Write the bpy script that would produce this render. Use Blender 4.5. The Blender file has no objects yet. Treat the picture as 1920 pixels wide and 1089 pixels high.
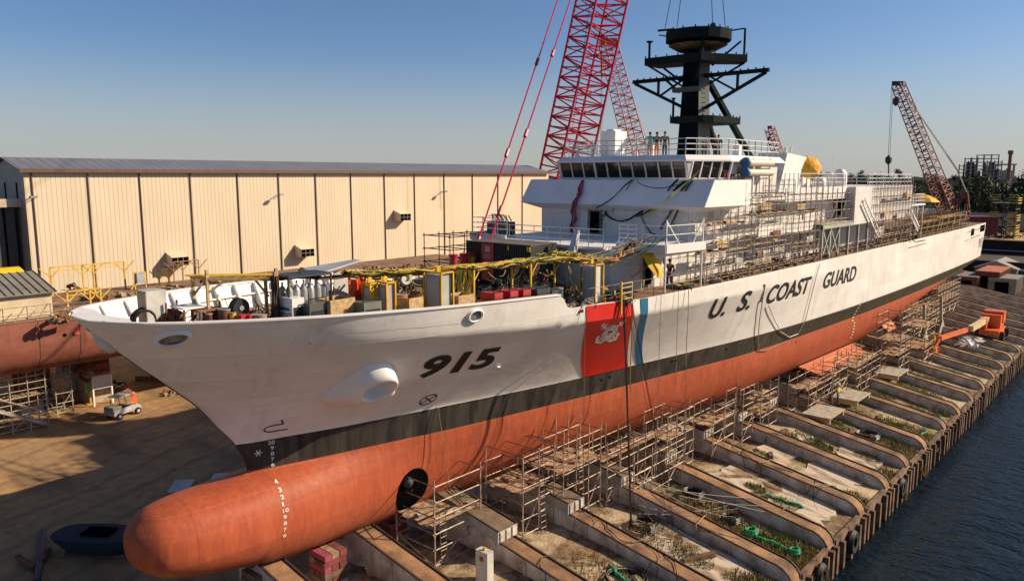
SKY_STR, SUN_STR, SKY_SAT, SKY_AIR, SKY_DUST, SKY_OZ = .108, 7.0, 1.03, .8, .85, 4.6
import bpy, bmesh, math, random
from mathutils import Vector, Matrix
R = math.radians
rnd = random.Random(7)
scene = bpy.context.scene
COL = scene.collection
# ------------------------------------------------------------------ camera and survey helpers
F_PX, HOR, VPX, CX, CY = 1444.0, 330.0, 2235.0, 960.0, 544.5
PITCH = math.atan((CY-HOR)/F_PX)
CAM = Vector((-16.1613, -29.87785, 17.67544))
AZ = R(41.13333339)
def ray(px, py):
    a, b, c = px-CX, F_PX, CY-py
    fh = b*math.cos(PITCH)+c*math.sin(PITCH); up = c*math.cos(PITCH)-b*math.sin(PITCH)
    return Vector((a*math.sin(AZ)+fh*math.cos(AZ), -a*math.cos(AZ)+fh*math.sin(AZ), up))
def U(px, py, ax, v):                       # where the line of sight to a measured point meets a world plane
    d = ray(px, py); i = 'xyz'.index(ax)
    return CAM+d*((v-CAM[i])/d[i])
def D(px, py, dist):                        # the same at a known ground distance
    d = ray(px, py); return CAM+d*(dist/math.hypot(d.x, d.y))
cd = bpy.data.cameras.new('camera'); cam = bpy.data.objects.new('camera', cd); COL.objects.link(cam)
cam.location = CAM; cam.rotation_euler = (R(90)-PITCH, 0, AZ-R(90))
cd.sensor_width = 36; cd.lens = 36*F_PX/1920; cd.clip_end = 12000; cd.clip_start = .3
scene.camera = cam
# ------------------------------------------------------------------ light
SUNV = Vector((1.27, -1.2, 1.0)).normalized()
el = math.asin(SUNV.z); az_sun = math.atan2(SUNV.x, SUNV.y)
w = bpy.data.worlds.new('World'); scene.world = w; w.use_nodes = True
nt = w.node_tree; nt.nodes.clear()
sky = nt.nodes.new('ShaderNodeTexSky'); sky.sky_type = 'NISHITA'; sky.sun_disc = False
sky.sun_elevation = el; sky.sun_rotation = az_sun; sky.altitude = 50; sky.air_density = SKY_AIR; sky.dust_density = SKY_DUST; sky.ozone_density = SKY_OZ
bg = nt.nodes.new('ShaderNodeBackground'); bg.inputs[1].default_value = SKY_STR
hs = nt.nodes.new('ShaderNodeHueSaturation'); hs.inputs['Saturation'].default_value = SKY_SAT; hs.inputs['Value'].default_value = 1
out = nt.nodes.new('ShaderNodeOutputWorld')
tcw = nt.nodes.new('ShaderNodeTexCoord'); spw = nt.nodes.new('ShaderNodeSeparateXYZ'); rpw = nt.nodes.new('ShaderNodeValToRGB'); mxw = nt.nodes.new('ShaderNodeMix'); mxw.data_type = 'RGBA'
nt.links.new(tcw.outputs['Generated'], spw.inputs[0]); nt.links.new(spw.outputs[2], rpw.inputs[0]); rpw.color_ramp.interpolation = 'EASE'
rpw.color_ramp.elements[0].position = 0; rpw.color_ramp.elements[0].color = (.72, .72, .72, 1); rpw.color_ramp.elements[1].position = .17; rpw.color_ramp.elements[1].color = (0, 0, 0, 1)
nt.links.new(rpw.outputs[0], mxw.inputs[0]); nt.links.new(hs.outputs[0], mxw.inputs[6]); mxw.inputs[7].default_value = (.50/SKY_STR, .485/SKY_STR, .455/SKY_STR, 1)   # low haze near the horizon
nt.links.new(sky.outputs[0], hs.inputs['Color']); nt.links.new(mxw.outputs[2], bg.inputs[0]); nt.links.new(bg.outputs[0], out.inputs[0])
sd = bpy.data.lights.new('sun', 'SUN'); sd.energy = SUN_STR; sd.angle = R(.53); sd.color = (1, .80, .56)
sun = bpy.data.objects.new('sun', sd); COL.objects.link(sun)
sun.rotation_euler = SUNV.to_track_quat('Z', 'Y').to_euler(); sun.location = (60, -60, 80)
scene.view_settings.view_transform = 'Standard'; scene.view_settings.look = 'None'; scene.view_settings.exposure = 0
# ------------------------------------------------------------------ materials
MATS = {}
def mat(name, col, rough=.7, metal=0, var=.25, scale=1.5, bump=0, dirt=None, spec=.4, streak=False):
    if name in MATS: return MATS[name]
    m = bpy.data.materials.new(name); m.use_nodes = True; MATS[name] = m
    n, l = m.node_tree.nodes, m.node_tree.links
    b = n['Principled BSDF']; b.inputs['Roughness'].default_value = rough; b.inputs['Metallic'].default_value = metal
    b.inputs['Specular IOR Level'].default_value = spec
    g = n.new('ShaderNodeNewGeometry'); mp = n.new('ShaderNodeMapping'); l.new(g.outputs['Position'], mp.inputs[0])
    if streak: mp.inputs['Scale'].default_value = (1, 1, .12)
    tx = n.new('ShaderNodeTexNoise'); tx.inputs['Scale'].default_value = scale; tx.inputs['Detail'].default_value = 6
    l.new(mp.outputs[0], tx.inputs[0])
    rp = n.new('ShaderNodeValToRGB'); rp.color_ramp.elements[0].position = .32; rp.color_ramp.elements[1].position = .68
    d = dirt or tuple(c*(1-var) for c in col)
    rp.color_ramp.elements[0].color = (*d, 1); rp.color_ramp.elements[1].color = (*[min(1, c*(1+var*.35)) for c in col], 1)
    l.new(tx.outputs[0], rp.inputs[0]); l.new(rp.outputs[0], b.inputs['Base Color'])
    if bump:
        bp = n.new('ShaderNodeBump'); bp.inputs['Strength'].default_value = bump; bp.inputs['Distance'].default_value = .05
        t2 = n.new('ShaderNodeTexNoise'); t2.inputs['Scale'].default_value = scale*6; t2.inputs['Detail'].default_value = 4
        l.new(g.outputs['Position'], t2.inputs[0]); l.new(t2.outputs[0], bp.inputs['Height']); l.new(bp.outputs[0], b.inputs['Normal'])
    return m
class NB:                                    # tiny node builder
    def __init__(s, name, rough=.7):
        s.m = bpy.data.materials.new(name); s.m.use_nodes = True; s.n = s.m.node_tree.nodes; s.l = s.m.node_tree.links
        s.b = s.n['Principled BSDF']; s.b.inputs['Roughness'].default_value = rough; s.b.inputs['Specular IOR Level'].default_value = .4
        s.pos = s.n.new('ShaderNodeNewGeometry').outputs['Position']
        s.sep = s.n.new('ShaderNodeSeparateXYZ'); s.l.new(s.pos, s.sep.inputs[0])
    def x(s): return s.sep.outputs[0]
    def y(s): return s.sep.outputs[1]
    def z(s): return s.sep.outputs[2]
    def put(s, sock, v):
        if isinstance(v, (int, float)): sock.default_value = v
        elif isinstance(v, tuple): sock.default_value = (*v, 1) if len(v) == 3 and sock.type == 'RGBA' else v
        else: s.l.new(v, sock)
    def math(s, op, a, b=0.0):
        k = s.n.new('ShaderNodeMath'); k.operation = op; s.put(k.inputs[0], a); s.put(k.inputs[1], b); return k.outputs[0]
    def noise(s, scale, detail=5, vec=None, stretch=None, rough=.55):
        k = s.n.new('ShaderNodeTexNoise'); k.inputs['Scale'].default_value = scale; k.inputs['Detail'].default_value = detail; k.inputs['Roughness'].default_value = rough
        v = vec or s.pos
        if stretch:
            mp = s.n.new('ShaderNodeMapping'); mp.inputs['Scale'].default_value = stretch; s.l.new(v, mp.inputs[0]); v = mp.outputs[0]
        s.l.new(v, k.inputs[0]); return k.outputs[0]
    def ramp(s, fac, stops, interp='LINEAR'):
        k = s.n.new('ShaderNodeValToRGB'); cr = k.color_ramp; cr.interpolation = interp
        cr.elements[0].position = stops[0][0]; cr.elements[0].color = (*stops[0][1], 1)
        cr.elements[1].position = stops[-1][0]; cr.elements[1].color = (*stops[-1][1], 1)
        for p, c in stops[1:-1]:
            e = cr.elements.new(p); e.color = (*c, 1)
        s.put(k.inputs[0], fac); return k.outputs[0]
    def mix(s, fac, a, b, mode='MIX'):
        k = s.n.new('ShaderNodeMix'); k.data_type = 'RGBA'; k.blend_type = mode
        s.put(k.inputs[0], fac); s.put(k.inputs[6], a); s.put(k.inputs[7], b); return k.outputs[2]
    def comb(s, x, y, z):
        k = s.n.new('ShaderNodeCombineXYZ'); s.put(k.inputs[0], x); s.put(k.inputs[1], y); s.put(k.inputs[2], z); return k.outputs[0]
    def bump(s, h, strength=.3, dist=.05):
        k = s.n.new('ShaderNodeBump'); k.inputs['Strength'].default_value = strength; k.inputs['Distance'].default_value = dist
        s.l.new(h, k.inputs['Height']); s.l.new(k.outputs[0], s.b.inputs['Normal'])
    def col(s, c): s.put(s.b.inputs['Base Color'], c); return s
# ------------------------------------------------------------------ mesh builder
class MB:
    def __init__(s): s.v = []; s.f = []; s.mi = []; s.cur = 0
    def quad(s, *p):
        i = len(s.v); s.v += [tuple(q) for q in p]; s.f.append(tuple(range(i, i+len(p)))); s.mi.append(s.cur); return s
    def hexa(s, p):
        i = len(s.v); s.v += [tuple(q) for q in p]
        for a in ((0,3,2,1),(4,5,6,7),(0,1,5,4),(1,2,6,5),(2,3,7,6),(3,0,4,7)): s.f.append(tuple(i+k for k in a)); s.mi.append(s.cur)
        return s
    def box(s, c, d, rz=0, rx=0, ry=0):
        M = Matrix.Rotation(rz, 3, 'Z') @ Matrix.Rotation(ry, 3, 'Y') @ Matrix.Rotation(rx, 3, 'X')
        c = Vector(c); P = []
        for z in (-.5, .5):
            for x, y in ((-.5,-.5),(.5,-.5),(.5,.5),(-.5,.5)): P.append(c+M @ Vector((x*d[0], y*d[1], z*d[2])))
        return s.hexa(P)
    def box2(s, x0, x1, y0, y1, z0, z1): return s.box(((x0+x1)/2, (y0+y1)/2, (z0+z1)/2), (abs(x1-x0), abs(y1-y0), abs(z1-z0)))
    def frame(s, a, b):
        d = (Vector(b)-Vector(a)); d = d.normalized() if d.length > 1e-6 else Vector((0,0,1))
        up = Vector((0,0,1)) if abs(d.z) < .95 else Vector((1,0,0))
        r = d.cross(up).normalized(); return d, r, r.cross(d).normalized()
    def bar(s, a, b, w, h=None):
        h = h or w; a, b = Vector(a), Vector(b); d, r, u = s.frame(a, b)
        P = [q+r*(sx*w/2)+u*(sy*h/2) for q in (a, b) for sx, sy in ((-1,-1),(1,-1),(1,1),(-1,1))]
        return s.hexa(P)
    def tube(s, a, b, r, n=5, r2=None, cap=True):
        a, b = Vector(a), Vector(b); d, x, y = s.frame(a, b); i = len(s.v); r2 = r if r2 is None else r2
        for q, rr in ((a, r), (b, r2)):
            for k in range(n):
                t = 2*math.pi*k/n; s.v.append(tuple(q+x*(rr*math.cos(t))+y*(rr*math.sin(t))))
        for k in range(n):
            s.f.append((i+k, i+(k+1) % n, i+n+(k+1) % n, i+n+k)); s.mi.append(s.cur)
        if cap:
            s.f.append(tuple(i+k for k in reversed(range(n)))); s.f.append(tuple(i+n+k for k in range(n))); s.mi += [s.cur, s.cur]
        return s
    def rope(s, pts, r, n=4):
        for a, b in zip(pts[:-1], pts[1:]): s.tube(a, b, r, n, cap=False)
        return s
    def sag(s, a, b, drop, r, seg=8, n=4, wob=0):
        a, b = Vector(a), Vector(b); P = []
        for k in range(seg+1):
            t = k/seg; q = a.lerp(b, t); q.z -= drop*4*t*(1-t)
            if wob and 0 < k < seg: q += Vector((rnd.uniform(-wob, wob), rnd.uniform(-wob, wob), rnd.uniform(-wob, wob)*.4))
            P.append(q)
        return s.rope(P, r, n)
    def coil(s, c, R0, r, turns=4, n=4, flat=True, tilt=0):
        P = []
        for k in range(turns*12+1):
            t = k*2*math.pi/12; rr = R0*(1+.08*math.sin(t*.37+k*.05)+rnd.uniform(-.03, .03))
            P.append(Vector(c)+Matrix.Rotation(tilt, 3, 'X') @ Vector((rr*math.cos(t), rr*math.sin(t), .03+k*r*.12)))
        return s.rope(P, r, n)
    def lathe(s, c, prof, n=12, axis='z', cap=True):
        i = len(s.v); c = Vector(c)
        for r, h in prof:
            for k in range(n):
                t = 2*math.pi*k/n; p = (r*math.cos(t), r*math.sin(t), h)
                if axis == 'x': p = (h, p[0], p[1])
                if axis == 'y': p = (p[0], h, p[1])
                s.v.append(tuple(c+Vector(p)))
        m = len(prof)
        for j in range(m-1):
            for k in range(n): s.f.append((i+j*n+k, i+j*n+(k+1) % n, i+(j+1)*n+(k+1) % n, i+(j+1)*n+k)); s.mi.append(s.cur)
        if cap:
            s.f.append(tuple(i+k for k in reversed(range(n)))); s.f.append(tuple(i+(m-1)*n+k for k in range(n))); s.mi += [s.cur]*2
        return s
    def prism(s, pts, z0, z1, zf=None):      # vertical prism from plan points
        i = len(s.v); n = len(pts)
        for p in pts: s.v.append((p[0], p[1], z0))
        for p in pts: s.v.append((p[0], p[1], z1))
        s.f.append(tuple(i+k for k in reversed(range(n)))); s.f.append(tuple(i+n+k for k in range(n))); s.mi += [s.cur]*2
        for k in range(n): s.f.append((i+k, i+(k+1) % n, i+n+(k+1) % n, i+n+k)); s.mi.append(s.cur)
        return s
    def loft(s, rings, close=True, cap=True):
        i = len(s.v); n = len(rings[0])
        for r in rings: s.v += [tuple(p) for p in r]
        for j in range(len(rings)-1):
            for k in range(n if close else n-1):
                s.f.append((i+j*n+k, i+j*n+(k+1) % n, i+(j+1)*n+(k+1) % n, i+(j+1)*n+k)); s.mi.append(s.cur)
        if cap and close:
            s.f.append(tuple(i+k for k in reversed(range(n)))); s.f.append(tuple(i+(len(rings)-1)*n+k for k in range(n))); s.mi += [s.cur]*2
        return s
    def build(s, name, m, parent=None, smooth=False, fix=True, label=None):
        me = bpy.data.meshes.new(name)
        o = ORG.get(parent.name, Vector((0,0,0))) if parent else Vector((0,0,0))
        me.from_pydata([tuple(Vector(q)-o) for q in s.v], [], s.f)
        for mm in (m if isinstance(m, (list, tuple)) else [m]): me.materials.append(mm)
        if isinstance(m, (list, tuple)): me.polygons.foreach_set('material_index', s.mi)
        if fix:
            bm = bmesh.new(); bm.from_mesh(me); bmesh.ops.recalc_face_normals(bm, faces=bm.faces); bm.to_mesh(me); bm.free()
        if smooth:
            me.polygons.foreach_set('use_smooth', [True]*len(me.polygons))
            if smooth != 'all':
                try: me.set_sharp_from_angle(angle=R(38))
                except Exception: pass
        me.update()
        ob = bpy.data.objects.new(name, me); COL.objects.link(ob)
        if parent: ob.parent = parent; ORG[ob.name] = o.copy()
        if label: ob['label'] = label
        return ob
ORG = {}
def thing(name, label, cat, loc=(0,0,0), group=None):
    o = bpy.data.objects.new(name, None); COL.objects.link(o); o.location = loc; o.empty_display_size = .3
    ORG[o.name] = Vector(loc); o['label'] = label; o['category'] = cat
    if group: o['group'] = group
    return o
def tag(o, label, cat, group=None):
    o['label'] = label; o['category'] = cat
    if group: o['group'] = group
    return o
def struct(o): o['kind'] = 'structure'; return o
def dup(root, loc, rotz=None, label=None, group=None, scale=None):
    r = root.copy(); COL.objects.link(r); r.location = loc; ORG[r.name] = Vector(loc)
    if rotz is not None: r.rotation_euler = (0, 0, rotz)
    if scale: r.scale = (scale,)*3
    if label: r['label'] = label
    if group: r['group'] = group
    for ch in list(root.children):
        c = ch.copy(); COL.objects.link(c); c.parent = r
        for g in ch.children:
            d = g.copy(); COL.objects.link(d); d.parent = c
    return r
# common materials
WHITE = mat('white_paint', (.78,.76,.74), .45, var=.08, scale=.6)
RAIL = mat('rail_white', (.75,.74,.72), .5, var=.1)
DKGREY = mat('dark_grey_steel', (.035,.045,.05), .5, .0, var=.3)
GREY = mat('grey_steel', (.28,.29,.29), .5, var=.25)
LGREY = mat('light_grey_steel', (.45,.45,.43), .55, var=.2)
BLACK = mat('black_rubber', (.015,.015,.016), .6, var=.2)
RUST = mat('rust', (.22,.09,.045), .85, var=.5, scale=2, dirt=(.08,.035,.02))
YEL = mat('safety_yellow', (.62,.36,.02), .5, var=.25, scale=3)
TUBE = mat('scaffold_tube', (.40,.32,.245), .55, .1, var=.5, scale=3, dirt=(.15,.09,.055))
TUBED = mat('scaffold_tube_dark', (.46,.38,.30), .6, .1, var=.5, scale=3, dirt=(.20,.14,.10))
WOOD = mat('weathered_wood', (.36,.24,.13), .85, var=.45, scale=4)
WOODB = mat('bright_wood', (.50,.34,.17), .8, var=.4, scale=5)
RED = mat('red_paint', (.42,.03,.035), .45, var=.2)
CRANE = mat('crane_red', (.42,.015,.06), .45, var=.2)
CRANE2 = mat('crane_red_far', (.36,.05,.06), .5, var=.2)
GREEN = mat('green_hose', (.02,.28,.13), .5, var=.2)
BLUE = mat('blue_paint', (.02,.13,.30), .5, var=.15)
ORANGE = mat('orange_paint', (.62,.12,.02), .45, var=.2)
CREAM = mat('cream_paint', (.6,.52,.36), .5, var=.15)
GLASS = mat('dark_glass', (.03,.027,.022), .06, var=.4, spec=.9, scale=.8)
HOLE = mat('dark_interior', (.004,.004,.004), 1, var=.1, spec=0)
CONC = mat('concrete', (.34,.30,.25), .9, var=.3, scale=1.2, bump=.3)
SKIN = mat('skin', (.35,.2,.13), .6, var=.1)
def interp(t, x):
    if x <= t[0][0]: return t[0][1]
    for i in range(len(t)-1):
        a, b = t[i], t[i+1]
        if x <= b[0]:
            u = (x-a[0])/(b[0]-a[0])
            # monotone cubic (hermite with finite-difference tangents)
            def slope(j):
                if j <= 0: return (t[1][1]-t[0][1])/(t[1][0]-t[0][0])
                if j >= len(t)-1: return (t[-1][1]-t[-2][1])/(t[-1][0]-t[-2][0])
                s0 = (t[j][1]-t[j-1][1])/(t[j][0]-t[j-1][0]); s1 = (t[j+1][1]-t[j][1])/(t[j+1][0]-t[j][0])
                if s0*s1 <= 0: return 0.0
                return 2*s0*s1/(s0+s1)
            h = b[0]-a[0]
            m0, m1 = slope(i)*h, slope(i+1)*h
            return ((2*u**3-3*u**2+1)*a[1]+(u**3-2*u**2+u)*m0+(-2*u**3+3*u**2)*b[1]+(u**3-u**2)*m1)
    return t[-1][1]
SHIP_END = 111.5
STEM = [(4.95,.45),(5.5,.3),(6.27,-.05),(7.24,-.8),(8.3,-1.6),(9.04,-2.35),(10.16,-3.55),(11.42,-4.85),(12.6,-5.95)]
B495 = [(.45,0),(1.0,.35),(2,.65),(4.5,1.3),(7,1.9),(10,2.65),(19,4.3),(27,5.5),(37,6.9),(50,7.6),(64,7.95),(80,8.0),(95,7.8),(111.5,7.5)]
B625 = [(-.05,0),(.6,.3),(1.85,.66),(4.4,1.45),(9.9,2.75),(18.8,4.65),(22.8,5.25),(28,6.05),(36.4,7.2),(46,7.95),(56,8.4),(70,8.6),(90,8.5),(104,8.25),(111.5,8.0)]
BKNU = [(-4.3,0),(-4.2,.6),(-3.8,1.3),(-2.9,2.2),(-1.5,3.25),(.5,4.4),(4,5.8),(8,6.7),(13,7.35),(19,7.9),(28,8.35),(36,8.5),(50,8.6),(90,8.6),(111.5,8.3)]
BTOP = [(-5.95,0),(-5.88,.7),(-5.7,1.25),(-5.3,1.95),(-4.7,2.75),(-2.6,4.1),(.5,5.5),(2.6,6.1),(6.7,6.95),(13,7.65),(19,8.1),(28,8.45),(36,8.55),(50,8.65),(90,8.65),(111.5,8.35)]
ZKNU = [(-6,11.3),(4,11.0),(8,10.8),(15,10.4),(22,10.15),(40,10.0),(112,10.0)]
ZTOP = [(-6,12.6),(-3,12.5),(.5,12.4),(6.7,12.2),(13.2,12.02)]
def ztop(x):
    if x <= 13.0: return interp(ZTOP, x)
    if x <= 13.6: return 12.02-(x-13.0)/.6*.75
    return 11.27 if x < 16 else max(11.1, 11.27-(x-16)*.05)
def xstem(z): return interp(STEM, z)
def bshift(tab, x, z, zl):
    return interp(tab, x - (xstem(z)-tab[0][0])*max(0.0, 1-(x-xstem(z))/14.0))
def bupper(x, z):
    if x <= xstem(z): return 0.0
    zk = interp(ZKNU, x)
    if z <= 6.25:
        t = (z-4.95)/1.3
        return bshift(B495,x,z,0)*(1-t)+bshift(B625,x,z,0)*t
    if z <= zk:
        t = (z-6.25)/(zk-6.25)
        t = t**1.12
        return bshift(B625,x,z,0)*(1-t)+bshift(BKNU,x,z,0)*t
    zt = 12.4
    t = min(1,(z-zk)/max(.1,(zt-zk)))
    return bshift(BKNU,x,z,0)*(1-t)+bshift(BTOP,x,z,0)*t
ZKEEL = [(0,.3),(3,.1),(8,0),(60,0),(70,.6),(80,2.2),(90,3.9),(100,5.0),(108,5.7),(111.5,6.0)]
def zkeel(x): return interp(ZKEEL, x)
# bulb
BZC = 2.78
BZ = [(-4.85,3.35),(-4.5,3.28),(-3,3.12),(-1,2.93),(1,2.8),(4,2.72),(17,2.7)]
BW = [(-4.85,0),(-4.7,.55),(-4.35,1.0),(-3.8,1.42),(-2.5,1.75),(-.5,1.95),(2,2.0),(6,1.95),(9,1.7),(13,.9),(17,0)]
BH = [(-4.85,0),(-4.7,.6),(-4.35,1.0),(-3.8,1.38),(-2.5,1.68),(-.5,1.92),(1,2.1),(3,2.2),(6,2.25),(9,2.3),(13,2.3),(17,2.3)]
def bbulb(x, z):
    w, h = interp(BW, x), interp(BH, x)
    q = 1-abs((z-interp(BZ,x))/h)**2.3 if h > 0 else 0
    return w*q**(1/2.3) if q > 0 and x > -4.85 else 0.0
def blow_main(x, z):
    if x < .45: return 0.0
    B = interp(B495, x); zk = zkeel(x)
    if z <= zk: return 0.0
    n = interp([(0,1.5),(10,1.7),(20,2.1),(35,2.4),(60,2.5),(80,2.8),(112,3.2)], x)
    q = 1-((4.95-z)/(4.95-zk))**n if zk < 4.95 else 0
    if q <= 0: return 0.0
    return B*q**(1/n)
def blower(x, z):
    a, b = blow_main(x, z), bbulb(x, z)
    if b <= 0: return a
    if a <= 0: return b
    return (a**4+b**4)**.25
def bhull(x, z): return bupper(x, z) if z >= 4.95 else blower(x, z)
# ------------------------------------------------------------------ the ship
def hull_material():
    k = NB('hull_paint', .5); k.b.inputs['Specular IOR Level'].default_value = .18
    x, z = k.x(), k.z()
    br = k.n.new('ShaderNodeTexBrick'); br.inputs['Scale'].default_value = 1; br.inputs['Brick Width'].default_value = 6.2; br.inputs['Row Height'].default_value = 1.22
    br.inputs['Mortar Size'].default_value = .014; br.inputs['Mortar Smooth'].default_value = .3; br.inputs['Bias'].default_value = .1
    br.inputs['Color1'].default_value = (.90,.90,.90,1); br.inputs['Color2'].default_value = (1,1,1,1); br.inputs['Mortar'].default_value = (1.12,1.12,1.1,1)
    k.l.new(k.comb(x, z, 0.0), br.inputs['Vector'])
    br2 = k.n.new('ShaderNodeTexBrick'); br2.inputs['Scale'].default_value = 1; br2.inputs['Brick Width'].default_value = 2.3; br2.inputs['Row Height'].default_value = .61
    br2.inputs['Mortar Size'].default_value = 0; br2.inputs['Color1'].default_value = (.93,.925,.915,1); br2.inputs['Color2'].default_value = (1,1,1,1)
    k.l.new(k.comb(x, z, 0.0), br2.inputs['Vector'])
    n1 = k.noise(.35, 4); n2 = k.noise(2.2, 6, stretch=(1, 1, .06)); n3 = k.noise(5, 8, stretch=(1, 1, .25)); n4 = k.noise(.9, 5, stretch=(1, 1, .04))
    white = k.ramp(n1, [(.3, (.70,.67,.635)), (.7, (.82,.80,.765))])
    dark = k.ramp(n2, [(.3, (.018,.016,.015)), (.5, (.042,.037,.033)), (.72, (.08,.07,.06))])
    # dark band is paler towards the stern
    aft = k.math('MULTIPLY', k.math('SUBTRACT', x, 25), .02); k.n[-1].use_clamp = True
    dark = k.mix(k.math('MULTIPLY', aft, .8), dark, k.ramp(n4, [(.3, (.05,.046,.04)), (.7, (.10,.092,.042))]))
    red = k.ramp(n3, [(.25, (.25,.062,.042)), (.5, (.40,.098,.05)), (.75, (.50,.15,.05))])
    redf = k.ramp(n4, [(.35, (.33,.064,.027)), (.5, (.39,.082,.035)), (.75, (.44,.11,.052))])
    red = k.mix(.5, red, redf)
    # browner blotches low on the bilge and dark scuffs on the nose
    low = k.ramp(k.math('MULTIPLY', k.math('SUBTRACT', 2.6, z), .45), [(0, (0,0,0)), (1, (1,1,1))])
    red = k.mix(k.math('MULTIPLY', low, k.noise(.8, 5)), red, (.16,.085,.045))
    nose = k.ramp(k.math('MULTIPLY', k.math('SUBTRACT', -2.4, x), .6), [(0, (0,0,0)), (1, (1,1,1))])
    sm = k.ramp(k.noise(1.6, 7, stretch=(1, 1, .5)), [(.5, (0,0,0)), (.7, (1,1,1))])
    red = k.mix(k.math('MULTIPLY', k.math('MULTIPLY', nose, sm), .6), red, (.10,.045,.03))
    fr_ = k.math('FRACT', k.math('MULTIPLY', k.math('ADD', x, 2.75), .27)); seam = k.math('LESS_THAN', fr_, .006); red = k.mix(k.math('MULTIPLY', seam, .45), red, (.08,.025,.015))
    fz_ = k.math('FRACT', k.math('MULTIPLY', k.math('ADD', z, .35), .42)); red = k.mix(k.math('MULTIPLY', k.math('LESS_THAN', fz_, .008), .3), red, (.55,.2,.12))
    jag = k.math('MULTIPLY', k.math('SUBTRACT', k.noise(3, 2), .5), .03)
    zz = k.math('ADD', z, jag)
    a = k.math('GREATER_THAN', zz, 6.25); b = k.math('GREATER_THAN', zz, 4.95)
    c = k.mix(a, k.mix(b, red, dark), white)
    c = k.mix(1.0, c, br.outputs[0], 'MULTIPLY'); c = k.mix(1.0, c, br2.outputs[0], 'MULTIPLY')
    # faint grime runs
    runs = k.ramp(k.noise(1.1, 6, stretch=(1.6, 1, .05)), [(.56, (1,1,1)), (.75, (.86,.83,.79))])
    c = k.mix(1.0, c, runs, 'MULTIPLY')
    k.col(c)
    hb_ = k.math('ADD', k.noise(.8, 2, stretch=(1, 1, 1.4)), k.math('MULTIPLY', br.outputs[1], .12)); k.bump(hb_, .16, .14)
    return k.m
HULLM = hull_material()
ship = thing('coast_guard_ship', 'white coast guard cutter with red bottom and red bulbous bow standing on the shipyard slipway', 'ship', (50, 0, 0))
def hp(x, z, off=.02):
    y = bhull(x, z); y2 = bhull(x, z-.1)
    s = max(-.2, min(1.2, (y-y2)/.1))
    return Vector((x-off*.15, -(y+off), z-off*s*.6))
def build_hull():
    vs, fs = [], []
    NS, NV = 260, 44
    def sx(k):
        t = k/NS; return t**1.9 if t < 1 else 1
    grids = []
    for side in (-1, 1):
        g = []
        for k in range(NS+1):
            row = []
            for j in range(NV+1):
                v = j/NV
                # x start from the stem height on this row
                zs = 4.95+v*(12.6-4.95); x0 = xstem(zs); x = x0+(SHIP_END-x0)*sx(k)
                # one consistent sheer step column
                zl = 4.95 if x < 88 else 4.95+max(0, min(1, (x-88)/23))*1.15
                zt = ztop(x); z = zl+v*(zt-zl)
                if k == 0: z = zs; y = 0
                else: y = bhull(x, z)
                if j == NV: z = zt
                vs.append((x, side*y, z)); row.append(len(vs)-1)
            g.append(row)
        grids.append(g)
        for k in range(NS):
            for j in range(NV):
                fs.append((g[k][j], g[k+1][j], g[k+1][j+1], g[k][j+1]))
    # transom
    for j in range(NV): fs.append((grids[0][NS][j], grids[1][NS][j], grids[1][NS][j+1], grids[0][NS][j+1]))
    # lower body, horizontal rows so bulb nose and forefoot are one skin
    NR = 46
    for side in (-1, 1):
        g = []
        xs = [-4.85+5.3*(i/26)**1.6 for i in range(27)]+[.45+ .45*i for i in range(1, 34)]
        while xs[-1] < 88: xs.append(xs[-1]+2.2)
        xs += [92, 96, 100, 104, 108, SHIP_END]
        for x in xs:
            if x < .45:
                h = interp(BH, x); zc = interp(BZ, x); lo, hi = zc-h, zc+h
            else:
                lo = min(zkeel(x), interp(BZ, x)-interp(BH, x)) if x < 16 else zkeel(x)
                hi = 4.95 if x < 88 else 4.95+max(0, min(1, (x-88)/23))*1.15
                if x < 3: hi = 4.95
            row = []
            for r in range(NR+1):
                a = -math.pi/2+math.pi*r/NR
                if x < .45: z = zc+h*math.sin(a); y = bbulb(x, z) if abs(math.sin(a)) < 1 else 0
                else:
                    z = lo+(hi-lo)*(1+math.sin(a))/2
                    if x >= 88:
                        B = bhull(SHIP_END if x > SHIP_END else x, max(4.95, hi)); q = max(0, (hi-z)/(hi-lo)); y = B*(1-q**3.2)**(1/3.2)
                    else: y = blower(x, min(z, 4.9499)) if r < NR else max(bupper(x, 4.95), blower(x, 4.9499))
                vs.append((x, side*y, z)); row.append(len(vs)-1)
            g.append(row)
        for k in range(len(xs)-1):
            for r in range(NR): fs.append((g[k][r], g[k+1][r], g[k+1][r+1], g[k][r+1]))
    mb = MB(); mb.v = vs; mb.f = fs; mb.mi = [0]*len(fs)
    o = mb.build('hull', HULLM, ship, smooth=True)
    bm = bmesh.new(); bm.from_mesh(o.data); bmesh.ops.remove_doubles(bm, verts=bm.verts, dist=.004)
    bmesh.ops.dissolve_degenerate(bm, edges=bm.edges, dist=.001)
    bmesh.ops.recalc_face_normals(bm, faces=bm.faces); bm.to_mesh(o.data); bm.free()
    o.data.polygons.foreach_set('use_smooth', [True]*len(o.data.polygons))
    o.data.set_sharp_from_angle(angle=R(35))
    return o
hull = build_hull()
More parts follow.
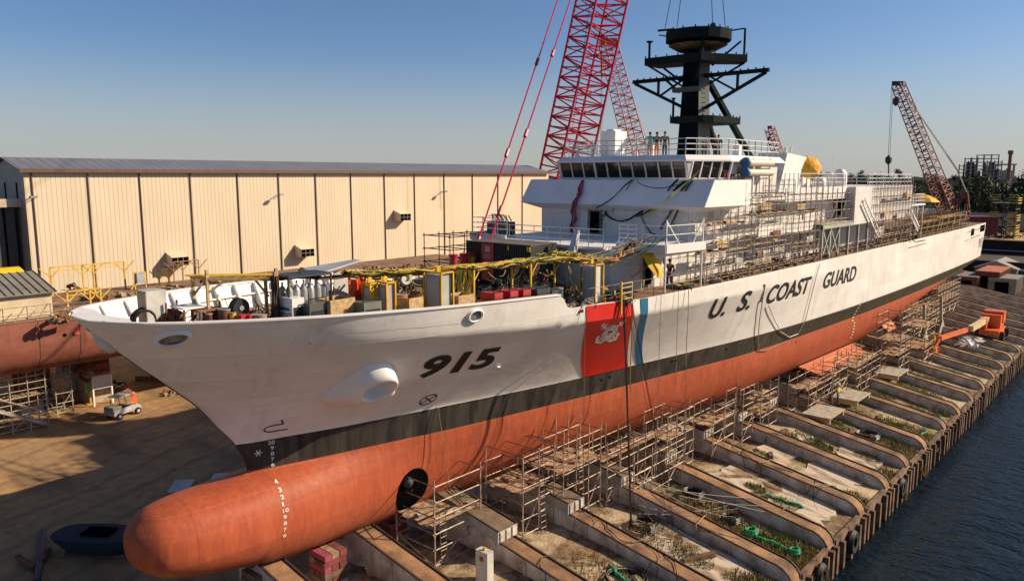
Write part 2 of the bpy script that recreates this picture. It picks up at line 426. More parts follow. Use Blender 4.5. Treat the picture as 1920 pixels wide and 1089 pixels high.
# deck
def deck_material():
    k = NB('deck_litter', .85)
    n = k.noise(1.2, 8); m2 = k.noise(6, 6)
    k.col(k.mix(k.ramp(m2, [(.4, (0,0,0)), (.6, (1,1,1))]), k.ramp(n, [(.3, (.10,.055,.035)), (.55, (.25,.14,.09)), (.75, (.42,.30,.22))]), (.17,.10,.034)))
    k.bump(m2, .4, .06); return k.m
DECKM = deck_material()
mb = MB()
pl = [(x, -max(0, bhull(x, 11.0)-.08)) for x in [-4.2, -4, -3, -2, 0, 2, 4, 7, 10, 13, 16, 20, 30, 40, 60, 80, 100, 111.3]]
pts = [(x, y, 11.02) for x, y in pl]+[(x, -y, 11.02) for x, y in reversed(pl)]
mb.v = pts; mb.f = [tuple(range(len(pts)))]; mb.mi = [0]; mb.build('deck', DECKM, ship)
# bulwark: inner skin, cap rail, ribs
xs = [-5.5+.4*i for i in range(47)]
for s in (-1, 1):
    mb = MB(); cap = MB(); rib = MB()
    for a, b in zip(xs[:-1], xs[1:]):
        if b > 13.0: break
        ia, ib = max(0, bupper(a, ztop(a))-.16), max(0, bupper(b, ztop(b))-.16)
        la, lb = max(0, bupper(a+.05, 11.1)-.14), max(0, bupper(b, 11.1)-.14)
        if a < -4.2: la, lb, zla, zlb = max(0, bupper(a, 12.0)-.2), max(0, bupper(b, 12.0)-.2), 12.0, 12.0 if b < -4.2 else 11.03
        else: zla = zlb = 11.03
        if b >= -4.2 and a < -4.2: lb = max(0, bupper(b, 11.1)-.14)
        mb.quad((a, s*ia, ztop(a)-.02), (b, s*ib, ztop(b)-.02), (b, s*lb, zlb), (a, s*la, zla))
        oa, ob = bupper(a, ztop(a))+.05, bupper(b, ztop(b))+.05
        cap.hexa([(a, s*(ia-.1), ztop(a)-.03), (b, s*(ib-.1), ztop(b)-.03), (b, s*ob, ztop(b)-.03), (a, s*oa, ztop(a)-.03),
                  (a, s*(ia-.1), ztop(a)+.03), (b, s*(ib-.1), ztop(b)+.03), (b, s*ob, ztop(b)+.03), (a, s*oa, ztop(a)+.03)])
    x = -3.9; i = 0
    while x < 12.8:
        yt, yb = bupper(x, ztop(x))-.17, max(0, bupper(x, 11.1)-.16)
        w_ = .07 if i % 2 else .1
        rib.hexa([(x-w_/2, s*yb, 11.03), (x+w_/2, s*yb, 11.03), (x+w_/2, s*(yb-.55), 11.03), (x-w_/2, s*(yb-.55), 11.03),
                  (x-w_/2, s*yt, ztop(x)-.06), (x+w_/2, s*yt, ztop(x)-.06), (x+w_/2, s*(yt-.26), ztop(x)-.06), (x-w_/2, s*(yt-.26), ztop(x)-.06)])
        x += 1.25; i += 1
    for zf in (.55,):
        for a, b in zip(xs[:-1], xs[1:]):
            if b > 13 or a < -4.2: continue
            def yy(q): return max(0, bupper(q, 11.1))*(1-zf)+bupper(q, ztop(q))*zf-.17
            za, zb = 11.03+(ztop(a)-11.03)*zf, 11.03+(ztop(b)-11.03)*zf
            rib.hexa([(a, s*yy(a), za-.03), (b, s*yy(b), zb-.03), (b, s*(yy(b)-.2), zb-.03), (a, s*(yy(a)-.2), za-.03),
                      (a, s*yy(a), za+.03), (b, s*yy(b), zb+.03), (b, s*(yy(b)-.2), zb+.03), (a, s*(yy(a)-.2), za+.03)])
    bw = mb.build('bulwark', WHITE, ship); cap.build('cap_rail', WHITE, bw); rib.build('rib', WHITE, bw)
MB().prism([(-5.8, .75), (-5.8, -.75), (-5.4, -1.6), (-4.9, -2.3), (-4.7, -1.6), (-5.0, 0), (-4.7, 1.6), (-4.9, 2.3), (-5.4, 1.6)], 12.46, 12.6).build('breast_hook', WHITE, ship)
# stripes on the bow
def decal_quad(name, tl, bl, br, tr, m, n=(5, 20), off=.022):
    mb = MB(); N, M = n
    for j in range(M):
        for i in range(N):
            P = []
            for (a, b) in ((i, j), (i+1, j), (i+1, j+1), (i, j+1)):
                u, v = a/N, b/M
                x = (bl[0]*(1-u)+br[0]*u)*(1-v)+(tl[0]*(1-u)+tr[0]*u)*v
                z = (bl[1]*(1-u)+br[1]*u)*(1-v)+(tl[1]*(1-u)+tr[1]*u)*v
                P.append(hp(x, z, off))
            mb.quad(*P)
    return mb.build(name, m, ship, smooth='all', fix=False)
STRR = mat('stripe_red', (.62,.018,.012), .45, var=.12, scale=1); STRB = mat('stripe_blue', (.005,.13,.27), .45, var=.1, scale=1)
def stripe(name, L, Rr, m):
    mb = MB()
    for k in range(len(L)-1):
        n = 3 if k == 0 else 18
        for j in range(n):
            for i in range(6):
                P = []
                for a, b in ((i, j), (i+1, j), (i+1, j+1), (i, j+1)):
                    u, v = a/6, b/n; l = [L[k][q]*(1-v)+L[k+1][q]*v for q in (0, 1)]; r_ = [Rr[k][q]*(1-v)+Rr[k+1][q]*v for q in (0, 1)]
                    P.append(hp(l[0]*(1-u)+r_[0]*u, l[1]*(1-u)+r_[1]*u, .03))
                mb.quad(*P)
    return mb.build(name, m, ship, smooth='all', fix=False)
stripe('red_stripe', [(14.9, 11.24), (15.1, 10.41), (18.84, 6.27)], [(18.75, 11.12), (18.99, 10.25), (22.76, 6.25)], STRR)
stripe('blue_stripe', [(19.43, 11.1), (19.66, 10.2), (23.49, 6.27)], [(20.14, 11.08), (20.31, 10.15), (24.14, 6.25)], STRB)
# lettering
LETM = mat('letter_black', (.008,.007,.007), .6, var=.3, scale=1)
MARKW = mat('mark_white', (.75,.72,.68), .5, var=.1)
def letters(name, s, tl, bl, br, tr, m, bold=.03, shear=0.0, off=.028, parent=None, narrow=None):
    cu = bpy.data.curves.new('t', 'FONT'); cu.body = s; cu.offset = bold; cu.shear = shear; cu.resolution_u = 5
    if narrow: cu.space_character = narrow
    t = bpy.data.objects.new('t', cu); COL.objects.link(t)
    bpy.context.view_layer.update()
    me = t.evaluated_get(bpy.context.evaluated_depsgraph_get()).to_mesh()
    bm = bmesh.new(); bm.from_mesh(me); bmesh.ops.remove_doubles(bm, verts=bm.verts, dist=.0005)
    bmesh.ops.triangulate(bm, faces=bm.faces)
    bmesh.ops.subdivide_edges(bm, edges=[e for e in bm.edges if e.calc_length() > .3], cuts=2, use_grid_fill=False)
    bmesh.ops.triangulate(bm, faces=bm.faces)
    xs = [v.co.x for v in bm.verts]; ys = [v.co.y for v in bm.verts]; x0, x1, y0, y1 = min(xs), max(xs), min(ys), max(ys)
    o0 = ORG[(parent or ship).name]
    for v in bm.verts:
        u, q = (v.co.x-x0)/(x1-x0), (v.co.y-y0)/(y1-y0)
        x = (bl[0]*(1-u)+br[0]*u)*(1-q)+(tl[0]*(1-u)+tr[0]*u)*q
        z = (bl[1]*(1-u)+br[1]*u)*(1-q)+(tl[1]*(1-u)+tr[1]*u)*q
        v.co = hp(x, z, off)-o0
    me2 = bpy.data.meshes.new(name); bm.to_mesh(me2); bm.free(); me2.materials.append(m)
    bpy.data.objects.remove(t); bpy.data.curves.remove(cu)
    ob = bpy.data.objects.new(name, me2); COL.objects.link(ob); ob.parent = parent or ship; ORG[ob.name] = o0.copy()
    return ob
letters('hull_number', '915', (6.42, 9.78), (6.78, 8.5), (10.95, 8.42), (10.35, 9.72), LETM, bold=.036, shear=.12)
letters('hull_lettering', 'U.', (27.5, 10.12), (28.55, 8.62), (30.45, 8.62), (29.6, 10.12), LETM, bold=.022, shear=.16)
letters('hull_lettering', 'S.', (31.3, 10.15), (31.95, 8.66), (33.7, 8.66), (33.2, 10.15), LETM, bold=.022, shear=.16)
letters('hull_lettering', 'COAST', (35.6, 10.12), (36.1, 8.68), (43.6, 8.7), (43.4, 10.08), LETM, bold=.022, shear=.16)
letters('hull_lettering', 'GUARD', (46.2, 10.05), (46.4, 8.68), (54.1, 8.64), (54.0, 9.98), LETM, bold=.022, shear=.16)
letters('stern_number', '915', (108.0, 9.0), (108.1, 7.7), (111.0, 7.7), (111.0, 9.0), LETM, bold=.0)
marks = [('20', 1.25, 5.98), ('9', 1.38, 5.71), ('8', 1.38, 5.44), ('7', 1.38, 5.17), ('6', 1.4, 4.98)]
marks = [('20', 1.22, 6.02), ('9', 1.33, 5.76), ('8', 1.33, 5.5), ('7', 1.33, 5.24), ('6', 1.33, 4.985)]
zb = [4.5, 4.22, 3.95, 3.68, 3.4, 3.14, 2.87, 2.6, 2.33]
for (c, x, z), h in zip(marks, [.17]*5):
    w_ = .13*len(c)*1.1
    letters('draft_mark', c, (x, z+h), (x, z), (x+w_, z), (x+w_, z+h), MARKW, bold=.01, off=.02)
for c, z, i in zip(['4', '3', '2', '1', '10', '9', '8', '7', '6'], zb, range(9)):
    x = 1.0-.02*i; w_ = .16*(1.7 if c == '10' else (.5 if c == '1' else 1))
    letters('draft_mark', c, (x, z+.16), (x, z), (x+w_, z), (x+w_, z+.16), MARKW, bold=.01, off=.02)
def hull_strokes(name, segs, w_, m, off=.024):
    mb = MB()
    for poly in segs:
        for (x0, z0), (x1, z1) in zip(poly[:-1], poly[1:]):
            L = math.hypot(x1-x0, z1-z0) or 1; nx, nz = -(z1-z0)/L*w_/2, (x1-x0)/L*w_/2
            mb.quad(hp(x0+nx, z0+nz, off), hp(x1+nx, z1+nz, off), hp(x1-nx, z1-nz, off), hp(x0-nx, z0-nz, off))
    return mb.build(name, m, ship, fix=False)
circ = [(8.45+.42*math.cos(t*math.pi/12), 6.95+.3*math.sin(t*math.pi/12)) for t in range(25)]
hull_strokes('thruster_mark', [circ, [(8.13, 6.76), (8.77, 7.14)], [(8.77, 6.74), (8.13, 7.16)]], .05, LETM)
hull_strokes('bulb_mark', [[(1.5, 7.25), (1.66, 7.0)], [(1.66, 7.0)]+[(1.35+.42*math.cos(t), 6.83+.17*math.sin(t)) for t in [math.pi*(.4+.1*i) for i in range(12)]]+[(1.95, 6.66)]], .05, LETM)
hull_strokes('star_mark', [[(.66, 5.72), (.98, 5.72)], [(.74, 5.86), (.9, 5.58)], [(.9, 5.86), (.74, 5.58)]], .035, MARKW)
# white weld beads on the bow plating
hull_strokes('weld_seam', [[(1.1, 11.62), (3, 11.55), (5.2, 11.46), (7, 11.40)], [(2.1, 11.08), (4, 11.02), (5.9, 10.98)], [(.25, 8.1), (1.2, 8.2), (2.3, 8.25)],
    [(-1.0, 8.15), (-.4, 7.4), (.35, 6.75)], [(.1, 8.1), (-.2, 9.2), (-.6, 10.3)], [(5.9, 10.98), (6.1, 9.5), (6.45, 8), (6.9, 6.3)], [(6.1, 7.9), (8.5, 7.85), (12, 7.8)], [(6.6, 7.2), (9, 7.2)]], .025, MARKW, .02)
# small overboard holes
hull_strokes('scupper', [[(x, z), (x+.14, z)] for x, z in ((27, 5.9), (27.4, 5.9), (33, 5.75), (40.5, 5.75), (44, 4.6), (58, 4.7), (70, 4.6), (20.5, 5.8), (21.2, 5.85), (53, 5.8))], .13, HOLE)
hull_strokes('draft_mark', [[(56.2-.0*i+(.3*i if i > 5 else 0)*.3, 6.15-.3*i), (56.5+(.3*i if i > 5 else 0)*.3, 6.15-.3*i)] for i in range(12)], .12, MARKW)
hull_strokes('stern_marking', [[(97.5, 9.35), (100, 9.35)], [(101.5, 9.45), (108, 9.55)], [(70, 10.35), (100, 10.4), (110, 10.5)]], .07, LETM)
hull_strokes('stern_opening', [[(101, 10.25), (103.2, 10.25)], [(107.5, 10.4), (111, 10.4)]], .9, HOLE)
# emblem
EM0 = (17.85, 9.3)
def em(u, v):
    a, b = (u/.92+1)/2, (v/.78+1)/2
    c = ((17.5, 8.67), (19.45, 8.57), (16.75, 10.01), (18.47, 9.99))
    return tuple((c[0][i]*(1-a)+c[1][i]*a)*(1-b)+(c[2][i]*(1-a)+c[3][i]*a)*b for i in (0, 1))
def em_shape(name, polys, m, off):
    mb = MB()
    for p in polys: mb.quad(*[hp(*em(*q), off) for q in p])
    return mb.build(name, m, ship, fix=False)
def em_ring(r0, r1, n=36): return [[(r0*math.cos(a), r0*math.sin(a)), (r1*math.cos(a), r1*math.sin(a)), (r1*math.cos(b), r1*math.sin(b)), (r0*math.cos(b), r0*math.sin(b))] for a, b in [(2*math.pi*i/n, 2*math.pi*(i+1)/n) for i in range(n)]]
def em_bar(a, b, w_):
    L = math.hypot(b[0]-a[0], b[1]-a[1]); nx, ny = -(b[1]-a[1])/L*w_/2, (b[0]-a[0])/L*w_/2
    return [(a[0]+nx, a[1]+ny), (b[0]+nx, b[1]+ny), (b[0]-nx, b[1]-ny), (a[0]-nx, a[1]-ny)]
anch = []
for s in (1, -1):
    anch += [em_bar((-s*.8, -.62), (s*.8, .66), .13)]
    anch += [[(q[0]+s*.9, q[1]+.74) for q in p] for p in em_ring(.07, .15, 14)]
    anch += [em_bar((s*.5, .78), (s*.86, .42), .11)]
    ax, ay = -s*.82, -.62
    anch += [em_bar((ax+s*.02, ay-.02), (ax-s*.02, ay+.42), .16), em_bar((ax+s*.06, ay), (ax+s*.5, ay-.06), .16)]
    anch += [[(ax-s*.2, ay+.32), (ax+s*.04, ay+.58), (ax+s*.16, ay+.34)], [(ax+s*.4, ay-.22), (ax+s*.7, ay-.02), (ax+s*.44, ay+.12)]]
em_shape('emblem_anchors', anch, MARKW, .034)
em_shape('emblem_ring', em_ring(.0, .64), MARKW, .042)
em_shape('emblem_ring_line', em_ring(.575, .605)+em_ring(.38, .405), mat('emblem_blue', (.02,.05,.16), .5), .05)
em_shape('emblem_shield', [[(-.2, .2), (.2, .2), (.2, .06), (-.2, .06)]], mat('emblem_blue', (.02,.05,.16), .5), .056)
em_shape('emblem_shield', [[(-.2+i*.08, .06), (-.2+i*.08+.045, .06), (-.2+i*.08+.045, -.2+abs(i-2)*.03), (-.2+i*.08, -.2+abs(i-2)*.03)] for i in range(5)], STRR, .056)
tick = []
for i in range(30):
    a = 2*math.pi*i/30
    if i % 8 == 7: continue
    tick.append(em_bar((.44*math.cos(a), .44*math.sin(a)), (.53*math.cos(a), .53*math.sin(a)), .03))
em_shape('emblem_letters', tick, LETM, .052)
# anchor fairwater
out_px = [(.0, 2.62, 8.2), (.0, 3.0, 8.95), (0, 3.3, 9.5), (0, 3.75, 9.82), (0, 4.5, 9.8), (0, 5.2, 9.3), (0, 5.75, 8.5), (0, 6.25, 7.7), (0, 5.4, 7.5), (0, 4.4, 7.4), (0, 3.5, 7.55), (0, 2.9, 7.85)]
oc = (4.55, 8.62)
def ring(t, h, k=1.0, cshift=(0, 0), circ=0.0, rr=(.74, .58)):
    pts = []
    n = len(out_px)*3
    for i in range(n):
        a = i/3; j = int(a); f = a-j
        P = [Vector((out_px[(j+q) % 12][1], out_px[(j+q) % 12][2])) for q in (-1, 0, 1, 2)]
        p = .5*((2*P[1])+(-P[0]+P[2])*f+(2*P[0]-5*P[1]+4*P[2]-P[3])*f*f+(-P[0]+3*P[1]-3*P[2]+P[3])*f**3)
        ang = math.atan2(p.y-oc[1], p.x-oc[0])
        c = Vector((oc[0]+rr[0]*math.cos(ang), oc[1]+rr[1]*math.sin(ang)))
        q = p.lerp(c, t) if circ == 0 else Vector((oc[0]+circ*rr[0]*math.cos(ang), oc[1]+circ*rr[1]*math.sin(ang)))
        b = hp(q.x, q.y, .0)
        pts.append(b+Vector((-.10, -.93, -.25))*h)
    return pts
fw = MB().loft([ring(0, -.06), ring(.12, .07), ring(.35, .3), ring(.6, .55), ring(.82, .70), ring(1, .77), ring(1, .77, circ=.93), ring(1, .70, circ=.86), ring(1, .40, circ=.8), ring(1, .2, circ=.6), ring(1, .1, circ=.25)], cap=True)
fwo = fw.build('anchor_fairwater', WHITE, ship, smooth='all')
# bow openings
def hole(x, z, r, mring, n=18, name='mooring_hole', sq=.7):
    mb = MB(); rr = []
    for (k, o) in ((1.35, 0), (1.3, .12), (1.08, .14), (1.0, .05)):
        rr.append([hp(x+k*r*math.cos(2*math.pi*i/n), z+k*r*sq*math.sin(2*math.pi*i/n), o) for i in range(n)])
    o = mb.loft(rr, cap=False).build(name, mring, ship, smooth='all')
    MB().quad(*[hp(x+r*math.cos(2*math.pi*i/n), z+r*sq*math.sin(2*math.pi*i/n), .03) for i in range(n)]).build('opening', mat('hole_grey', (.25,.25,.24), .7, var=.6, scale=4, dirt=(.05,.05,.05)), o)
hole(-3.7, 11.9, .38, WHITE); hole(7.69, 11.66, .32, WHITE); hole(11.3, 8.35, .1, WHITE)
mb = MB(); mb.lathe((0, 0, 0), [(.02, -.62), (.2, -.5), (.3, -.15), (.3, .15), (.2, .5), (.02, .62)], 14, 'x')
M_ = Matrix.Rotation(R(57), 3, 'Y'); mb.v = [tuple(M_ @ Vector(q)+Vector((-4.95, .12, 11.62))) for q in mb.v]
mb.build('stem_fairlead', mat('fairlead_grey', (.55,.57,.6), .35, var=.15), ship, smooth='all')
# thruster tunnel
mb = MB(); n = 20
mb.loft([[hp(8.15+k_*math.cos(2*math.pi*i/n), 2.15+k_*1.2*math.sin(2*math.pi*i/n), .02) for i in range(n)] for k_ in (.95, .8, .65, .5, .35, .2, .05)], cap=False)
th = mb.build('thruster_tunnel', HOLE, ship)
mb = MB()
mb.loft([[hp(8.15+k*.93*math.cos(2*math.pi*i/n), 2.15+k*1.13*math.sin(2*math.pi*i/n), o) for i in range(n)] for k, o in ((1.06, .0), (1.05, .03), (.98, .04), (.96, .02))], cap=False).build('rim', HOLE, th, smooth='all')
MB().lathe(hp(7.75, 2.75, .03), [(.0, -.3), (.25, -.15), (.3, .1), (.1, .3)], 12, 'y').build('propeller_hub', DKGREY, th, smooth='all')
FINM = mat('fin_red', (.50,.13,.042), .6, var=.25, scale=2)
MB().hexa([(47.0, -6.6, 1.75), (59.5, -7.0, 1.75), (59.5, -8.3, 1.15), (48.3, -8.2, 1.05), (47.0, -6.6, 1.9), (59.5, -7.0, 1.9), (59.5, -8.3, 1.22), (48.3, -8.2, 1.12)]).build('bilge_keel', FINM, ship)
MB().hexa([(67.5, -6.6, 2.9), (71, -6.8, 2.9), (69.5, -9.2, 1.0), (67.7, -9.0, 1.0), (67.5, -6.6, 3.05), (71, -6.8, 3.05), (69.5, -9.2, 1.1), (67.7, -9.0, 1.1)]).build('stabiliser_fin', FINM, ship)
MB().hexa([(84, -2.3, 0), (86.5, -2.3, 0), (86.5, -2.0, 0), (84, -2.0, 0), (83.5, -2.4, 3.2), (87, -2.4, 3.2), (87, -1.9, 3.2), (83.5, -1.9, 3.2)]).build('rudder', FINM, ship)
# ------------------------------------------------------------------ the setting: ground, quay, water, slipway
def ground_material():
    k = NB('yard_sand', .95)
    n = k.noise(.06, 6); n2 = k.noise(1.3, 8); n3 = k.noise(.22, 6, stretch=(1, .35, 1))
    c = k.ramp(n2, [(.3, (.28,.16,.07)), (.6, (.40,.245,.11)), (.8, (.48,.32,.16))])
    c = k.mix(k.ramp(n3, [(.5, (0,0,0)), (.62, (1,1,1))]), c, (.22,.135,.07))
    c = k.mix(k.ramp(n, [(.52, (0,0,0)), (.7, (1,1,1))]), c, (.26,.19,.12))
    # wheel tracks
    wv = k.n.new('ShaderNodeTexWave'); wv.inputs['Scale'].default_value = .11; wv.inputs['Distortion'].default_value = 3; wv.inputs['Detail'].default_value = 4
    mp = k.n.new('ShaderNodeMapping'); mp.inputs['Rotation'].default_value = (0, 0, 1.2); k.l.new(k.pos, mp.inputs[0]); k.l.new(mp.outputs[0], wv.inputs[0])
    c = k.mix(k.ramp(wv.outputs[0], [(.86, (0,0,0)), (.97, (.45,.45,.45))]), c, (.17,.11,.06))
    k.col(c); k.bump(n2, .5, .08); return k.m
def slip_material():
    k = NB('slipway_soil', .95)
    n = k.noise(.28, 6); n2 = k.noise(2.2, 8); y = k.y()
    base = k.ramp(n2, [(.3, (.07,.042,.025)), (.5, (.17,.11,.062)), (.72, (.33,.24,.14))])
    sandy = k.ramp(n2, [(.3, (.30,.22,.13)), (.7, (.50,.40,.27))])
    c = k.mix(k.ramp(n, [(.47, (0,0,0)), (.58, (1,1,1))]), base, sandy)
    g = k.ramp(k.noise(.42, 6), [(.50, (0,0,0)), (.6, (1,1,1))])
    edge = k.ramp(k.math('MULTIPLY', k.math('SUBTRACT', -8.5, y), .2), [(0, (0,0,0)), (1, (1,1,1))])
    c = k.mix(k.math('MULTIPLY', k.math('MULTIPLY', g, edge), .85), c, k.ramp(n2, [(.35, (.09,.10,.02)), (.7, (.26,.25,.06))]))
    k.col(c); k.bump(k.noise(5, 8), .8, .1); return k.m
def water_material():
    k = NB('harbour_water', .2)
    k.b.inputs['Specular IOR Level'].default_value = .3; k.b.inputs['IOR'].default_value = 1.33
    k.col((.003, .010, .016))
    h1 = k.noise(1.1, 4, stretch=(1, .55, 1)); h2 = k.noise(3.2, 5, stretch=(.8, .5, 1)); h3 = k.noise(.18, 3)
    h = k.math('ADD', k.math('ADD', h1, k.math('MULTIPLY', h2, .45)), k.math('MULTIPLY', h3, 1.4))
    k.bump(h, .9, .35); return k.m
GROUND, SLIP, WATER = ground_material(), slip_material(), water_material()
YZ = -1.6
def way_z(y): return -2.0+(y+16.7)*.175
def slip_z(y):                                # ground between the ways
    if y > 1: return YZ
    if y > -3: return YZ+(1-y)/4*.6
    if y > -8: return -1.0-(-3-y)*.03
    return way_z(y)-.66
struct(MB().quad((-400, 1, YZ), (4000, 1, YZ), (4000, 4000, YZ), (-400, 4000, YZ)).build('yard_ground', GROUND))
mb = MB(); rows = [1, -1, -3, -6, -9, -12, -15, -16.6]
xs = [-60+4*i for i in range(55)]
grid = [[(x, y, slip_z(y)+(rnd.uniform(-.12, .12) if -16 < y < 0 else 0)) for y in rows] for x in xs]
for i in range(len(xs)-1):
    for j in range(len(rows)-1): mb.quad(grid[i][j], grid[i+1][j], grid[i+1][j+1], grid[i][j+1])
struct(mb.build('slipway_ground', SLIP, smooth='all'))
struct(MB().quad((160, 1, YZ), (4000, 1, YZ), (4000, -16.6, YZ), (160, -16.6, YZ)).build('far_ground', GROUND))
struct(MB().quad((-400, 1, YZ-.01), (-60, 1, YZ-.01), (-60, -16.6, YZ-.01), (-400, -16.6, YZ-.01)).build('near_ground', GROUND))
struct(MB().quad((-600, -16.55, -4.3), (4000, -16.55, -4.3), (4000, -3000, -4.3), (-600, -3000, -4.3)).build('water', WATER))
QW = mat('quay_wall', (.20,.13,.085), .9, var=.5, scale=1.2, streak=True, dirt=(.05,.03,.02))
mb = MB()
mb.box2(-400, 700, -16.75, -16.5, -6, -2.75)
o = mb.build('quay_wall', QW); struct(o)
# ---- launching ways
WSIDE = mat('way_side_steel', (.60,.55,.48), .7, var=.3, scale=1.3, dirt=(.30,.22,.16), streak=False)
WTOP = mat('way_top_rust', (.30,.165,.085), .9, var=.45, scale=.9, dirt=(.095,.055,.032), bump=.4)
WEDGE = mat('way_edge_rail', (.05,.032,.022), .7, var=.3)
PILE = mat('timber_pile', (.17,.105,.065), .9, var=.5, scale=2, dirt=(.07,.045,.03))
BOXM = mat('sliding_box_white', (.60,.56,.50), .6, var=.25, scale=1.2, dirt=(.30,.24,.18))
def make_way():
    t = thing('launching_way', 'slipway beam', 'launching way', (0, 0, 0))
    W = .56
    pf = []                                    # side profile, y from ship side to quay
    for y in [1.0, -2, -6, -10, -14, -15.6]: pf.append((y, way_z(y)))
    for a in range(1, 6): pf.append((-15.6-1.15*math.sin(a*math.pi/10), way_z(-15.6)-.9*(1-math.cos(a*math.pi/10))))
    top = MB(); side = MB(); edge = MB()
    for (y0, z0), (y1, z1) in zip(pf[:-1], pf[1:]):
        top.quad((-W, y0, z0), (W, y0, z0), (W, y1, z1), (-W, y1, z1))
        lo0, lo1 = min(z0, -.0)-1.35, z1-1.35
        for s in (-1, 1):
            side.quad((s*W, y0, z0-.003), (s*W, y1, z1-.003), (s*W, min(y1, y1), max(-4.2, lo1)), (s*W, y0, max(-4.2, lo0)))
            edge.bar((s*(W-.03), y0, z0+.035), (s*(W-.03), y1, z1+.035), .09, .07)
    side.quad((-W, -16.75, way_z(-15.6)-.9), (W, -16.75, way_z(-15.6)-.9), (W, -16.75, -4.2), (-W, -16.75, -4.2))
    top.build('top_plate', WTOP, t, fix=True); side.build('side_plate', WSIDE, t); edge.build('edge_rail', WEDGE, t)
    st = MB()
    for i in range(8):
        y = -2-1.9*i
        for s in (-1, 1): st.box((s*(W+.04), y, way_z(y)-.68), (.08, .09, 1.1))
    st.build('stiffener', WSIDE, t)
    pm = MB()
    for s in (-.36, .36):
        pm.box((s, -16.95, -3.65), (.3, .3, 1.9))
    pm.build('pile', PILE, t)
    return t
ways = []
w0 = make_way(); WX = [.9, 5.75, 10.75, 15.75, 20.75, 25.74, 31.25, 36.46, 41.4, 46.3, 52.3, 57.5, 62.76]+[68+5.2*i for i in range(15)]
SIDES = ['rust-brown topped slipway beam running down to the water, %s']
whr = {5: 'the one just aft of the green hose bundle', 4: 'with open channel top, ending beside the worn tyre fender', 3: 'striped with sunlit timber battens near the bottom of the picture'}
for i, x in enumerate(WX):
    o = w0 if i == 0 else dup(w0, (x, 0, 0))
    o.location = (x, 0, 0); ORG[o.name] = Vector((x, 0, 0))
    ordn = ['first', 'second', 'third', 'fourth', 'fifth', 'sixth', 'seventh', 'eighth', 'ninth', 'tenth', 'eleventh', 'twelfth', 'thirteenth', 'fourteenth', 'fifteenth', 'sixteenth', 'seventeenth', 'eighteenth', 'nineteenth', 'twentieth', 'twenty-first', 'twenty-second', 'twenty-third', 'twenty-fourth', 'twenty-fifth', 'twenty-sixth', 'twenty-seventh', 'twenty-eighth'][i]
    o['label'] = 'sloping steel slipway beam with rusty top, %s counted from the bow of the ship' % ordn
    o['group'] = 'launching ways under the ship'; ways.append(o)
# piles of the bulkhead between the ways
pb = MB(); 
for i in range(len(WX)-1):
    t = thing('bulkhead_panel', 'timber bulkhead with square piles at the water, in gap %d from the bow' % (i+1), 'bulkhead', ((WX[i]+WX[i+1])/2, -16.7, -4.3), 'bulkhead panels between the ways')
    t['label'] = 'rusty timber bulkhead at the waterline between the %s and next slipway beams' % ['first','second','third','fourth','fifth','sixth','seventh','eighth','ninth','tenth','eleventh','twelfth','thirteenth','fourteenth','fifteenth','sixteenth','seventeenth','eighteenth','nineteenth','twentieth','twenty-first','twenty-second','twenty-third','twenty-fourth','twenty-fifth','twenty-sixth','twenty-seventh'][i]
    a, b = WX[i]+.65, WX[i+1]-.65
    MB().box2(a, b, -16.85, -16.6, -4.3, -2.5).build('wale', QW, t)
    n = 3
    for j in range(n):
        x = a+(b-a)*(j+.5)/n
        MB().box((x, -17.0, -3.72+rnd.uniform(-.08, .14)), (.24, .26, 2.0), rz=rnd.uniform(-.1, .1)).build('pile', PILE, t)
# white sliding boxes on the inboard end of the ways
def make_box():
    t = thing('sliding_box', 'box', 'launching cradle box', (0, 0, 0))
    W = .72; y0, y1 = .5, -6.6
    b = MB(); 
    def zz(y): return way_z(y)+.08
    b.hexa([(-W, y1, zz(y1)), (W, y1, zz(y1)), (W, y0, zz(y0)), (-W, y0, zz(y0)), (-W, y1, zz(y1)+.56), (W, y1, zz(y1)+.56), (W, y0, zz(y0)+.56), (-W, y0, zz(y0)+.56)])
    b.build('box_body', mat('cradle_grey', (.40,.38,.35), .75, var=.35, scale=1), t)
    tp = MB(); tp.quad((-W, y1, zz(y1)+.566), (W, y1, zz(y1)+.566), (W, y0, zz(y0)+.566), (-W, y0, zz(y0)+.566)); tp.build('box_top', mat('cradle_top', (.17,.12,.08), .9, var=.4, scale=2), t)
    r = MB(); r.bar((W-.03, y1, zz(y1)+.60), (W-.03, y0, zz(y0)+.60), .07); r.bar((-W+.03, y1, zz(y1)+.60), (-W+.03, y0, zz(y0)+.60), .07); r.build('edge_rail', WEDGE, t)
    e = MB()
    for k in (-1, 0, 1): e.box((k*W*.62, y1-.03, zz(y1)+.29), (W*.4, .06, .5))
    e.build('end_plate', BOXM, t)
    return t
bx0 = make_box()
for i, (x, yo) in enumerate([(10.75, .5), (15.75, 0), (20.75, -.1), (25.74, -.1), (31.25, .1), (36.46, 0), (41.4, -.2), (46.3, -.2)]):
    o = bx0 if i == 0 else dup(bx0, (0, 0, 0))
    o.location = (x, yo, yo*.175); ORG[o.name] = Vector(o.location)
    o['label'] = 'grey box with white end plates on top of the %s slipway beam' % ['third', 'fourth', 'fifth', 'sixth', 'seventh', 'eighth', 'ninth', 'tenth'][i]
    o['group'] = 'cradle boxes between the ways and the hull'
